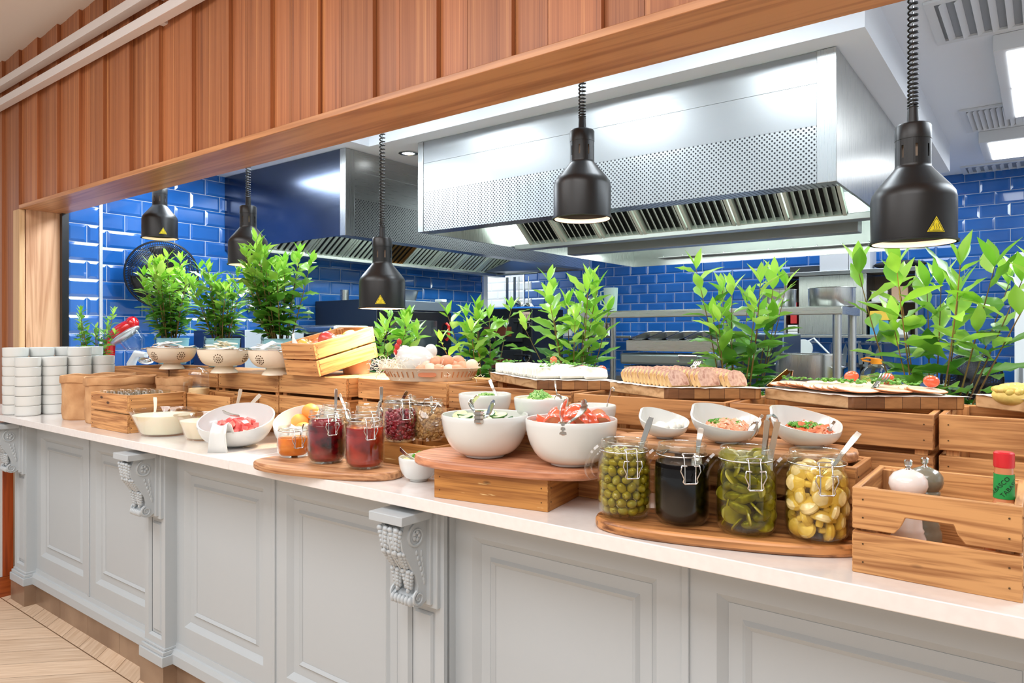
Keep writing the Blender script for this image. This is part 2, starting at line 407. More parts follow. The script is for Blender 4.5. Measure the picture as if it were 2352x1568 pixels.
c = k.ramp(f, [(.28, lin((112, 60, 32))), (.42, lin((164, 98, 58))), (.55, lin((182, 114, 70))), (.72, lin((218, 154, 98)))])
hs = k.n('HueSaturation'); k.l(c, hs.inputs['Color']); k.l(k.math('ADD', .80, k.math('MULTIPLY', g.outputs['Random Per Island'], .28)), hs.inputs['Value'])
k.l(hs.outputs[0], k.b.inputs['Base Color']); k.b.inputs['Roughness'].default_value = .42; M_clad = k.m
XJ = -4.64          # left jamb of the opening
ZB = 2.03           # underside of the header
wb = MB(); wb.box(XJ-.1, 3.2, YH, YH+.10, ZB+.02, 2.94); wb.box(-9, XJ-.1, YH, YH+.10, 0, 2.94)
x = -2.483+.272*18
while x > -8.8:
    zb = ZB+.012 if x-.272 > XJ-.12 else 0.0
    for (a, b_, ya, yb_) in ((x-.272, x-.18, .010, .013), (x-.18, x-.163, .015, .016), (x-.163, x, .016, .026)):
        xa, xb = a+.0008, b_-.0008
        wb.add([(xa, YH-ya, zb), (xb, YH-yb_, zb), (xb, YH, zb), (xa, YH, zb), (xa, YH-ya, 2.94), (xb, YH-yb_, 2.94), (xb, YH, 2.94), (xa, YH, 2.94)],
               [(3, 2, 1, 0), (4, 5, 6, 7), (0, 1, 5, 4), (1, 2, 6, 5), (2, 3, 7, 6), (3, 0, 4, 7)])
    x -= .272
struct(wb.build('wall_front', M_clad, ang=20))
struct(MB().box(-6.4, 3.2, YH+.1, 1.70, ZB+.02, Zk+.3).box(-6.4, XJ-.022, YH+.1, 1.70, 0, ZB+.02).build('wall_front_inner', M_ceilK))
M_soff = wood('header_soffit_wood', (168, 108, 66), (206, 146, 98), 'x', .5, .35, rand=.1)
M_jamb = wood('jamb_oak', (190, 138, 100), (226, 180, 142), 'z', .6, .5, rand=.1)
struct(MB().box(XJ, 3.2, YH-.032, 1.70, ZB-.002, ZB+.02).build('trim_5', M_soff, bevel=.002))
struct(MB().box(XJ-.02, XJ, YH+.003, 1.70, 0, ZB-.002).build('trim_6', M_jamb))
struct(MB().box(XJ-.095, XJ, YH-.03, YH-.002, 0, ZB-.002).build('trim_7', wood('pale_oak', (196, 152, 104), (226, 186, 140), 'z', .6, .5, rand=.1), bevel=.002))
# two grey rails along the wall under the dining ceiling
M_rail = base('pale_grey_rail', (236, 232, 232), .45, .0)
for i, (zz, lab) in enumerate(((2.742, 'pale grey square rail across the timber wall, the upper one'), (2.632, 'pale grey square rail across the timber wall, the lower one'))):
    rr = empty('wall_rail', (0, YH-.055, zz), 0, lab, 'rail', 'rails on the timber wall')
    MB().box(-8.8, -.2, -.025, .020, 0, .042).build('rail', M_rail, rr, bevel=.002)
    for xx in (-7, -5, -3, -1): MB().box(xx-.02, xx+.02, .018, .052, .008, .034).build('bracket', M_rail, rr)

# ================================================================== SERVING COUNTER
Zt = .93
M_quartz = spotty('white_quartz', (232, 226, 222), (236, 231, 227), 60, .14, Coat_Weight=.2)
wt = empty('worktop', (0, 0, 0), 0, 'long white quartz worktop over the grey panelled counter', 'worktop')
MB().box(-4.6, -1.99, 1.18, 2.4, .90, Zt).build('slab', M_quartz, wt, bevel=.002)
MB().box(-1.988, 1.6, 1.18, 2.4, .90, Zt).build('slab', M_quartz, wt, bevel=.002)
PW = .155
PXR = [-3.93, -2.572, -1.182, .2]
YF = 1.318
def frame_ring(mb, x0, x1, z0, z1, wd, y0, y1, slope=.006):
    """picture-frame moulding: outer edge at y0, inner edge at y1"""
    o = [(x0, y0, z0), (x1, y0, z0), (x1, y0, z1), (x0, y0, z1)]
    i = [(x0+wd, y1, z0+wd), (x1-wd, y1, z0+wd), (x1-wd, y1, z1-wd), (x0+wd, y1, z1-wd)]
    mb.add(o+i, [(0, 1, 5, 4), (1, 2, 6, 5), (2, 3, 7, 6), (3, 0, 4, 7)])
def panel(parent, x0, x1, z0, z1, y=YF):
    """face with moulded frame and a set-back field"""
    mb = MB(); mg = .055
    a, b, c_, d = x0+mg, x1-mg, z0+.07, z1-.085
    mb.box(x0, a, y, y+.03, z0, z1); mb.box(b, x1, y, y+.03, z0, z1); mb.box(a, b, y, y+.03, z0, c_); mb.box(a, b, y, y+.03, d, z1)
    frame_ring(mb, a, b, c_, d, .018, y, y+.016)
    mb.box(a+.018, b-.018, y+.015, y+.03, c_+.018, d-.018)
    q = .045
    frame_ring(mb, a+q, b-q, c_+q, d-q, .008, y+.015, y+.008)
    frame_ring(mb, a+q+.008, b-q-.008, c_+q+.008, d-q-.008, .010, y+.008, y+.0145)
    return mb.build('panel', M_grey, parent, bevel=0, ang=15)
bays = ['between the far pilaster and the middle one', 'between the two carved corbels nearest the camera', 'at the near end of the counter']
for i in range(3):
    xa, xb = PXR[i], PXR[i+1]-PW
    t = empty('counter_cabinet', ((xa+xb)/2, YF, 0), 0, 'grey panelled counter front with two fields '+bays[i], 'cabinet', 'panelled fronts of the serving counter')
    h = (xb-xa)/2; mid = 0
    panel(t, -h, -.008, .17, .90, 0); panel(t, .008, h, .17, .90, 0)
    MB().box(-.008, .008, -.006, .03, .17, .90).build('stile', M_grey, t, bevel=.002)
    MB().box(-h, h, .03, .5, .10, .90).build('carcass', M_grey, t)
    MB().add([(-h, -.022, .10), (-h, -.022, .135), (-h, -.014, .15), (-h, -.006, .152), (-h, -.002, .17), (-h, .03, .17), (-h, .03, .10)] + [(h, -.022, .10), (h, -.022, .135), (h, -.014, .15), (h, -.006, .152), (h, -.002, .17), (h, .03, .17), (h, .03, .10)],
             [(j, j+1, j+8, j+7) for j in range(6)]+[(6, 0, 7, 13), (0, 6, 5, 4, 3, 2, 1), (7, 8, 9, 10, 11, 12, 13)]).build('base_moulding', M_grey, t, ang=20)
M_skirt = spotty('brown_metallic_tile', (140, 116, 96), (166, 142, 120), 5, .3, Metallic=.35)
sk = MB(); x = PXR[0]
bounds = []
for i in range(3):
    xa, xb = PXR[i], PXR[i+1]-PW; n = 4; wd = (xb-xa)/n
    for j in range(n): sk.box(xa+j*wd+.001, xa+(j+1)*wd-.001, YF-.006, YF+.05, 0, .10)
for xr in PXR: sk.box(xr-PW-.012, xr+.012, 1.262, YF+.05, 0, .098)
struct(sk.build('baseboard_counter', M_skirt))
def acanthus(mb, M, L, W, lobes=5):
    """one leaf: a ridge with rounded lobes to both sides, tip pointing down"""
    mb.tube([(0, -.004, 0), (0, -.011, -L*.5), (0, -.008, -L)], [.004, .0035, .002], 6, M)
    mb.sph((0, -.002, -L*.5), (W*.72, .0075, L*.52), 14, 10, M)
    mb.sph((0, -.006, -L*.98), (W*.3, .007, L*.14), 10, 8, M)
    for s in (-1, 1):
        for j in range(lobes):
            f = j/lobes; w = W*(1-.55*f)
            mb.sph((s*w*.55, -.006-.003*(1-f), -L*(.08+.85*f)), (w*.46, .0070, L*.12), 8, 6, M @ T(0, 0, 0) @ R(s*-.5, 'Y') if False else M)
            mb.sph((s*w*.98, -.004, -L*(.15+.85*f)), (w*.30, .0065, L*.105), 8, 6, M)
def corbel(parent):
    """scroll bracket: side profile (depth y, height z) swept over its width, big volute on top, small one below"""
    W = .078; z1 = .862; z0 = .66
    prof = [(0, z1), (-.070, z1), (-.082, z1-.02), (-.086, z1-.04), (-.080, z1-.065), (-.066, z1-.09), (-.050, z1-.115), (-.036, z1-.14), (-.028, z1-.162), (-.030, z1-.18), (-.042, z1-.187), (-.047, z1-.197), (-.043, z1-.21), (-.030, z1-.216), (-.015, z1-.214), (0, z1-.205)]
    mb = MB(); n = len(prof)
    for sx in (-1, 1):   # thick side bands
        xs = (sx*W/2, sx*(W/2-.012))
        vs = [(xs[0], y, z) for y, z in prof]+[(xs[1], y, z) for y, z in prof]
        f = [tuple(range(n)), tuple(range(n, 2*n))[::-1]]+[(i, i+n, (i+1) % n+n, (i+1) % n) for i in range(n)]
        if sx > 0: f = [tuple(reversed(q)) for q in f]
        mb.add(vs, f)
        for (cy, cz, r) in ((-.036, z1-.038, .030), (-.028, z1-.192, .019)):
            pts = []
            for q in range(26):
                a = PI*.6+q*.42; rr = r*(1-q/30)
                pts.append((sx*(W/2+.001), cy+rr*math.cos(a), cz+rr*math.sin(a)))
            mb.tube(pts, [.0042*(1-q/40) for q in range(26)], 6)
        cy, cz = -.036, z1-.038
        for q in range(5):
            a = q*2*PI/5; mb.sph((sx*(W/2+.002), cy+.009*math.cos(a), cz+.009*math.sin(a)), (.003, .0055, .0055), 8, 6)
        for q in range(6):
            mb.sph((sx*(W/2), -.018+.002*q, z1-.085-.014*q), (.003, .0035, .010), 8, 6, None)
            mb.sph((sx*(W/2), -.034+.005*q, z1-.08-.014*q), (.003, .0045, .007), 8, 6, None)
    inner = [(y+.010 if y < -.01 else y, z) for y, z in prof]
    vs = [(-W/2+.011, y, z) for y, z in inner]+[(W/2-.011, y, z) for y, z in inner]
    mb.add(vs, [tuple(range(n)), tuple(range(n, 2*n))[::-1]]+[(i, i+n, (i+1) % n+n, (i+1) % n) for i in range(n)])
    mb.tube([(0, -.082, z1-.012), (0, -.088, z1-.04), (0, -.076, z1-.08), (0, -.05, z1-.12), (0, -.034, z1-.15)], [.005, .006, .005, .004, .003], 8)
    b = mb.build('scroll', M_grey, parent, ang=40)
    lv = MB()
    for sx in (-1, 1):
        for (y, z, t_, L, Wd) in ((-.083, z1-.010, .08, .062, .019), (-.074, z1-.066, .52, .060, .017), (-.042, z1-.120, .12, .055, .016)):
            acanthus(lv, T(sx*.0185, y, z) @ R(t_, 'X'), L, Wd)
    lv.build('acanthus_leaf', M_grey, parent, ang=60)
    bd = MB()
    for q in range(6): bd.sph((-.030+.012*q, -.046, z1-.198), (.0068, .010, .012), 8, 8)
    bd.build('beading', M_grey, parent, ang=60)
    MB().box(-.058, .058, -.102, 0, z1, z1+.022).build('cap', M_grey, parent, bevel=.0015)
plab = ['far end of the counter', 'beside the board of jam jars end', 'nearest the low wooden box', 'near end']
plab = ['far grey pilaster with carved scroll corbel under the stacked bowls', 'middle grey pilaster with carved scroll corbel below the glass bowls', 'large near grey pilaster with carved scroll corbel below the small herb bowl', 'grey pilaster with corbel at the near end of the counter']
p0 = empty('pilaster', (PXR[0]-PW/2, 1.275, 0), 0, plab[0], 'pilaster', 'pilasters of the serving counter')
h = PW/2
mb = MB(); mb.box(-h, h, .012, .12, .13, .90)
mb.box(-h, -h+.028, 0, .02, .15, .66); mb.box(h-.028, h, 0, .02, .15, .66); mb.box(-h+.028, h-.028, 0, .02, .15, .185); mb.box(-h+.028, h-.028, 0, .02, .632, .66)
mb.box(-h, h, 0, .02, .66, .90)
frame_ring(mb, -h+.028, h-.028, .185, .632, .007, 0, .010)
frame_ring(mb, -h+.045, h-.045, .205, .612, .006, .011, .005); mb.box(-h+.051, h-.051, .005, .02, .211, .606)
mb.build('shaft', M_grey, p0, ang=15)
MB().box(-h+.012, h-.012, -.012, .003, .635, .90).box(-h+.026, h-.026, -.022, .003, .645, .90).build('back_plate', M_grey, p0, bevel=.002)
MB().box(-h-.012, h+.012, -.018, .08, .098, .135).box(-h-.007, h+.007, -.012, .08, .135, .15).box(-h-.003, h+.003, -.005, .08, .15, .16).build('base_moulding', M_grey, p0, bevel=.002)
cc = empty('corbel', (0, -.022, 0)); cc.parent = p0; del_keys = [k_ for k_ in ('label', 'category') if k_ in cc.keys()]
corbel(cc)
for i in (1, 2): copy_tree(p0, loc=(PXR[i]-PW/2, 1.275, 0), label=plab[i])
# low side cabinet running towards the room at the far end
sc_ = empty('side_cabinet', (-4.155, .7, 0), 0, 'low white cabinet with red-brown wood edging at the far end of the counter', 'cabinet')
M_redwood = wood('red_brown_wood', (120, 48, 16), (164, 74, 30), 'z', .8, .35)
MB().box(-.45, -.004, -.5, .545, .10, .70).build('body', base('white_laminate', (205, 208, 208), .5), sc_)
MB().box(-.45, .001, .545, .590, .10, .70).build('edge_strip', M_redwood, sc_)
MB().box(-.45, .004, -.5, .590, 0, .098).build('plinth', wood('red_brown_wood_y', (130, 56, 20), (172, 84, 36), 'y', .8, .35), sc_)

# ================================================================== EXTRACTION HOODS
Zh = 1.926
M_perf_x = perforated('perforated_steel', 0, 2); M_perf_y = perforated('perforated_steel_y', 1, 2)
M_filter = steel('filter_steel', (206, 216, 206), .35, 'z', metal=.55)
M_steelF = M_steel; M_steel = steel('hood_steel', (162, 164, 164), .34, metal=.88)
def hood(name, x0, x1, y0, y1, face, label):
    t = empty(name, ((x0+x1)/2, (y0+y1)/2, Zh), 0, label, 'extractor hood', 'steel extraction hoods')
    cx, cy = (x0+x1)/2, (y0+y1)/2
    a, b, c_, d = x0-cx, x1-cx, y0-cy, y1-cy; Hh = Zc-Zh-.003; th = .012
    pz = .235      # top of the perforated band
    ms = M_steel if face == 'y' else M_steel_y
    if face == 'y':
        MB().box(a+.045, b-.075, c_, c_+th, pz, Hh-.13).build('front_panel', M_steel, t)
        MB().box(a+.045, b-.075, c_+.001, c_+th, Hh-.128, Hh).build('upper_panel', M_steel, t)
        MB().box(a+.045, b-.075, c_, c_+th, .0, pz-.0005).build('perforated_panel', M_perf_x, t)
        MB().box(a, a+.044, c_-.004, c_+.05, -.002, Hh).build('corner_post', M_steel_z, t, bevel=.002)
        MB().box(b-.074, b+.001, c_-.004, c_+.05, -.002, Hh).build('corner_post', M_steel_z, t, bevel=.002)
        MB().box(b-th, b, c_+.051, d, 0, Hh).build('side_panel', M_steel_z, t)
        MB().box(a, a+th, c_+.051, d, 0, Hh).build('side_panel', M_steel_z, t)
        MB().box(a+th, b-th, d-th, d, 0, Hh).build('rear_panel', M_steel, t)
        MB().box(a+.02, b-.02, c_+th, c_+.12, .002, .012).build('lower_lip', M_perf_x, t)
    else:
        MB().box(b-th, b, c_+.075, d-.045, pz, Hh-.13).build('front_panel', M_steel_y, t)
        MB().box(b-th, b-.001, c_+.075, d-.045, Hh-.128, Hh).build('upper_panel', M_steel_y, t)
        MB().box(b-th, b, c_+.075, d-.045, 0, pz-.0005).build('perforated_panel', M_perf_y, t)
        MB().box(b-.05, b+.004, c_, c_+.074, -.002, Hh).build('corner_post', M_steel_z, t, bevel=.002)
        MB().box(b-.05, b+.004, d-.044, d, -.002, Hh).build('corner_post', M_steel_z, t, bevel=.002)
        MB().box(a, b-.051, c_, c_+th, 0, Hh).build('side_panel', steel('tile_reflection_steel', (96, 104, 122), .2), t)  # near end: reflection of the blue tiles painted into the steel colour
        MB().box(a, b-.051, d-th, d, 0, Hh).build('side_panel', M_steel, t)
        MB().box(a, a+th, c_+th, d-th, 0, Hh).build('rear_panel', M_steel_y, t)
        MB().box(b-.12, b-th, c_+.02, d-.02, .002, .012).build('lower_lip', M_perf_y, t)
    # filter banks: slanted louvred cassettes
    if face == 'y':
        n = 7; wd = (b-a-.30)/n
        yb, zb, yt, zt = -.42, .02, -.92, .42
        base_dir = Vector((0, yt-yb, zt-zb)); L = base_dir.length; ang = math.atan2(zt-zb, yt-yb)
        for i in range(n):
            mb = MB(); M = T(a+.15+i*wd, yb, zb) @ R(ang, 'X')
            mb.box(.004, wd-.004, 0, L, -.004, 0, M, 1)
            mb.box(.004, wd-.004, 0, .02, 0, .03, M, 0); mb.box(.004, .022, 0, L, 0, .032, M); mb.box(wd-.022, wd-.004, 0, L, 0, .032, M)
            q = .034
            while q < wd-.045:
                mb.add([(q, .02, .004), (q+.022, .02, .03), (q+.026, .02, .026), (q+.004, .02, 0), (q, L, .004), (q+.022, L, .03), (q+.026, L, .026), (q+.004, L, 0)], [(0, 1, 2, 3), (7, 6, 5, 4), (4, 5, 1, 0), (5, 6, 2, 1), (6, 7, 3, 2), (7, 4, 0, 3)], M)
                q += .040
            mb.build('filter', [M_filter, M_black], t, ang=20)
        MB().box(a+.02, b-.02, -.45, -.36, -.02, .015).build('drip_channel', M_steel, t, bevel=.003)
        MB().add([(a+.02, -.36, .01), (b-.02, -.36, .01), (b-.02, .75, .34), (a+.02, .75, .34), (a+.02, -.36, .02), (b-.02, -.36, .02), (b-.02, .75, .35), (a+.02, .75, .35)], [(3, 2, 1, 0), (4, 5, 6, 7), (0, 1, 5, 4), (1, 2, 6, 5), (2, 3, 7, 6), (3, 0, 4, 7)]).build('baffle', steel('baffle_steel', (214, 224, 214), .35, metal=.4), t)
        MB().box(a+.3, b-.15, -.20, -.10, -.05, .02).build('light_housing', M_steel, t, bevel=.004)
        mb = MB()
        for i in range(11): mb.sph((a+.3+i*(b-a-.5)/10, d-th-.002, .075), (.009, .006, .009), 8, 6)
        mb.build('rivet', M_chrome, t)
        MB().box(a+.3, b-.02, d-.12, d-th, .055, .06).build('ledge', M_steel, t)
    else:
        n = 8; wd = (d-c_-.30)/n
        xb, zb, xt, zt = a+.30, .0, a+.86, .40
        v = Vector((xt-xb, 0, zt-zb)); L = v.length; ang = math.atan2(zt-zb, xt-xb)
        cols = {3: (200, 150, 50), 4: (130, 70, 30)}
        M_gold = base('heat_stained_steel', (178, 128, 62), .3, 1)
        for i in range(n):
            mb = MB(); M = T(xb, c_+.15+i*wd, zb) @ R(-ang, 'Y') @ R(PI/2)   # local x -> y, local y -> -x(up the slope reversed)
            M = Matrix(((0, math.cos(ang), math.sin(ang), xb), (1, 0, 0, c_+.15+i*wd), (0, math.sin(ang), -math.cos(ang), zb), (0, 0, 0, 1)))
            mb.box(.004, wd-.004, 0, L, -.004, 0, M, 1)
            mb.box(.004, wd-.004, 0, .02, 0, .012, M); mb.box(.004, .022, 0, L, 0, .014, M); mb.box(wd-.022, wd-.004, 0, L, 0, .014, M)
            q = .034
            while q < wd-.045:
                mb.box(q, q+.026, .02, L, .004, .010, M)
                q += .050
            o = mb.build('filter', [M_gold if i == 3 else M_filter, M_black], t, ang=20)
            if i == 3: o['label'] = 'brown heat-stained filter'
        MB().box(a+.22, a+.33, c_+.02, d-.02, -.025, .0).build('drip_channel', M_steel_y, t, bevel=.003)
        MB().box(a+th, a+.22, c_+th, d-th, .0, .012).build('baffle', M_steel_y, t)
        MB().add([(a+.3, d-.35, .0), (b-.02, d-.35, .3), (b-.02, d-th, .0), (a+.3, d-th, .0), (a+.3, d-.35, .01), (b-.02, d-.35, .31), (b-.02, d-th, .01), (a+.3, d-th, .01)], [(3, 2, 1, 0), (4, 5, 6, 7), (0, 1, 5, 4), (1, 2, 6, 5), (2, 3, 7, 6), (3, 0, 4, 7)]).build('end_baffle', M_steel, t)
    return t
hood('extraction_hood', -2.99, -.66, 3.0, 5.76, 'y', 'large steel extraction hood with louvred filters above the cooking line')
hood('extraction_hood', -4.77, -3.42, 2.80, 5.74, 'x', 'steel extraction hood with mirror end toned as a dark reflection along the blue tiled wall')

M_steel = M_steelF
# ================================================================== CEILING FITTINGS
M_emit = NT('light_panel'); e = M_emit.n('Emission'); e.inputs[0].default_value = (.95, .98, 1, 1); e.inputs[1].default_value = 6; M_emit.l(e.outputs[0], M_emit.out.inputs[0]); M_emit = M_emit.m
M_fix = base('light_fixture_white', (214, 218, 222), .45)
def panel_light(cx, cy, lx, ly, label, split=True):
    t = empty('ceiling_light_panel', (cx, cy, Zk), 0, label, 'ceiling light', 'boxed kitchen ceiling lights')
    MB().box(-lx/2, lx/2, -ly/2, ly/2, -.075, -.001).build('housing', M_fix, t, bevel=.002)
    n = 2 if split else 1
    for i in range(n):
        y0 = -ly/2+.035+i*(ly-.05)/n; y1 = y0+(ly-.05)/n-.03
        MB().box(-lx/2+.05, lx/2-.05, y0, y1, -.080, -.0755).build('diffuser', M_emit, t)
    return t
cx0, cy0 = P(2265, 107, Zk-.075); cx1, cy1 = P(2313, 264, Zk-.075)
panel_light(cx0+.23, (cy0+cy1)/2+.1, .42, 1.25, 'boxed ceiling light with two glowing panes nearest the big right lamp')
fx, fy = P(2238, 327, Zk-.075)
panel_light(fx+.27, fy+.35, .50, .62, 'boxed ceiling light with one glowing pane close to the blue back wall', split=False)
def vent(px, py, wx, wy, label, n=8):
    x, y = P(px, py, Zk)
    t = empty('ceiling_vent', (x, y, Zk), 0, label, 'vent', 'white ceiling vents')
    mb = MB(); f = .035
    mb.box(-wx/2, -wx/2+f, -wy/2, wy/2, -.012, -.001).box(wx/2-f, wx/2, -wy/2, wy/2, -.012, -.001).box(-wx/2+f, wx/2-f, -wy/2, -wy/2+f, -.012, -.001).box(-wx/2+f, wx/2-f, wy/2-f, wy/2, -.012, -.001)
    mb.build('frame', M_fix, t)
    MB().box(-wx/2+f, wx/2-f, -wy/2+f, wy/2-f, -.003, -.001).build('backing', base('vent_dark', (150, 158, 168), .7), t)
    mb = MB(); st = (wx-2*f)/n
    for i in range(n):
        mb.box(-.014, .014, -wy/2+f, wy/2-f, -.001, .001, T(-wx/2+f+(i+.5)*st, 0, -.012) @ R(-.6, 'Y'))
    mb.build('louvre', M_fix, t)
vent(2300, 18, .50, .50, 'large square white ceiling vent cut off by the frame top')
vent(2278, 268, .30, .55, 'narrow white ceiling vent between the two boxed lights')
vent(2330, 376, .7, .30, 'long white ceiling vent close to the blue tiles', 12)
dx, dy = P(938, 351, Zc)
t = empty('downlight', (dx, dy, Zc), 0, 'small round recessed downlight between the two steel hoods', 'downlight')
MB().lathe([(.062, 0), (.062, -.005), (.044, -.008), (.040, -.002), (.040, 0)], 24).build('ring', M_chrome, t)
MB().lathe([(0, -.003), (.040, -.003)], 24).build('bulb', M_emit, t)
# ================================================================== HEAT LAMPS
YL = 1.80
ZLT = 2.60
def heat_lamp(px, pyb, label, lit, pw):
    x = PX(px, YL); t_ = YL/(ray(px)[1]); zb = H-(pyb-HOR)*t_/F
    t = empty('heat_lamp', (x, YL, zb), 0, label, 'heat lamp', 'hanging heat lamps over the buffet')
    r = .087
    MB().lathe([(r, 0), (r+.003, .001), (r+.003, .005), (r-.001, .006), (r-.001, .098), (r-.004, .112), (r-.012, .124), (.040, .166), (.0365, .172), (.0365, .176), (.033, .176), (.033, .170), (r-.016, .120), (r-.006, .100), (r-.004, .002)], 40).build('shade', M_blacklamp, t)
    MB().lathe([(r-.0042, .001), (r-.0045, .098), (r-.013, .118), (.034, .165)], 40).build('inner_liner', base('lamp_inner_enamel', (236, 224, 214), .35), t)
    mb = MB(); nr = .0362; n = 48; z0, z1 = .176, .232   # slotted neck
    slots = 8
    for i in range(n):
        a0, a1 = 2*PI*i/n, 2*PI*(i+1)/n; sl = (i % 6) == 2
        for (za, zb_) in (((z0, z0+.014), (z1-.014, z1)) if sl else ((z0, z1),)):
            mb.add([(nr*math.cos(a0), nr*math.sin(a0), za), (nr*math.cos(a1), nr*math.sin(a1), za), (nr*math.cos(a1), nr*math.sin(a1), zb_), (nr*math.cos(a0), nr*math.sin(a0), zb_)], [(0, 1, 2, 3)])
    mb.build('slotted_neck', M_blacklamp, t)
    MB().lathe([(.0355, .231), (.037, .232), (.037, .262), (.034, .267), (.012, .269), (0, .269)], 32).build('collar', M_blacklamp, t)
    MB().lathe([(0, .268), (.0125, .268), (.011, .305), (.0, .306)], 20).build('cord_grip', M_black, t)
    MB().lathe([(0, .175), (.027, .176), (.027, .22), (0, .225)], 20).build('lamp_socket', base('ceramic_socket', (214, 190, 168), .5), t)
    k_ = ('lamp_bulb_lit' if lit else 'lamp_bulb_dim')
    if k_ not in MATS:
        kk = NT(k_); e_ = kk.n('Emission'); e_.inputs[0].default_value = (1, .88, .78, 1) ; e_.inputs[1].default_value = 22 if lit else .35
        kk.l(e_.outputs[0], kk.out.inputs[0]); MATS[k_] = kk.m
    MB().sph((0, 0, .105), (.044, .044, .040), 20, 12).lathe([(.03, .13), (.02, .16), (.02, .18)], 20).build('bulb', MATS[k_], t)
    pts = []; L = ZLT-zb-.30; turns = int(L/.0135)
    zz = .303; q = 0; N = turns*12
    for i in range(N+1):
        f_ = i/N; a = i*2*PI/12; zc = .303+L*(f_**(1.25))
        pts.append((.0095*math.cos(a), .0095*math.sin(a), zc))
    MB().tube(pts, .0026, 6).build('coiled_cord', M_black, t, ang=80)
    MB().cyl(.0014, .30, ZLT-zb, 6).build('suspension_wire', M_steel, t)
    MB().lathe([(0, 0), (.045, 0), (.045, .03), (0, .034)], 24, T(0, 0, ZLT-zb)).build('ceiling_rose', M_blacklamp, t)
    # warning triangle wrapped on the shade, turned to the room
    a0 = math.atan2(-YL, -x)+{0: .18, 1: 9, 2: -.08, 3: 9, 4: .52}[heat_lamp.i]
    if heat_lamp.i in (0, 2, 4):
        s = .019
        def onr(u, v, d): a = a0+u/r; return ((r+d)*math.cos(a), (r+d)*math.sin(a), v)
        MY = base('warning_yellow', (235, 215, 30), .5); MK = base('warning_black', (60, 52, 10), .5)
        tri = MB(); zc = .031
        V = [(-s, -s*.85), (s, -s*.85), (0, s*.9)]
        def grid(mb, V, d):
            n_ = 6; idx = {}; vs = []; fs = []
            for i in range(n_+1):
                for j in range(n_+1-i):
                    a_, b_ = i/n_, j/n_; c__ = 1-a_-b_
                    idx[i, j] = len(vs); vs.append(onr(V[0][0]*c__+V[1][0]*a_+V[2][0]*b_, zc+V[0][1]*c__+V[1][1]*a_+V[2][1]*b_, d))
            for i in range(n_):
                for j in range(n_-i):
                    fs.append((idx[i, j], idx[i+1, j], idx[i, j+1]))
                    if i+j < n_-1: fs.append((idx[i+1, j], idx[i+1, j+1], idx[i, j+1]))
            mb.add(vs, fs)
        grid(tri, V, .0004); sign = tri.build('warning_triangle', MY, t)
        ed = MB()
        for (p_, q_) in ((0, 1), (1, 2), (2, 0)):
            ed.tube([onr((V[p_][0]*(1-f)+V[q_][0]*f)*.84, zc-.001+(V[p_][1]*(1-f)+V[q_][1]*f)*.84, .0006) for f in [i/6 for i in range(7)]], .0006, 4)
        for u in (-.005, 0, .005):
            ed.tube([onr(u+.0012*math.sin(i*1.3), zc-.010+i*.0023, .0007) for i in range(6)], .0005, 4)
        ed.tube([onr(-.008, zc-.0125, .0007), onr(.008, zc-.0125, .0007)], .0005, 4)
        ed.build('heat_symbol', MK, sign)
    d = bpy.data.lights.new('heat_lamp_light', 'SPOT'); d.energy = pw; d.color = (1, .72, .48); d.spot_size = 2.5; d.spot_blend = .7; d.shadow_soft_size = .04
    o = bpy.data.objects.new('heat_lamp_light', d); C.objects.link(o); o.parent = t; o.location = (0, 0, .05)
    heat_lamp.i += 1
heat_lamp.i = 0
heat_lamp(367, 548, 'far black heat lamp with a yellow warning triangle, closest to the wooden jamb', False, 3)
heat_lamp(570, 609, 'black heat lamp hanging low in front of the bucket plants', False, 5)
heat_lamp(878, 709, 'lowest black heat lamp, brightly lit, over the fruit crate and eggs', True, 44)
heat_lamp(1337, 504, 'black heat lamp hanging before the perforated front of the big hood', False, 7)
heat_lamp(2097, 560, 'large near black heat lamp in front of the right end of the hood', False, 6)

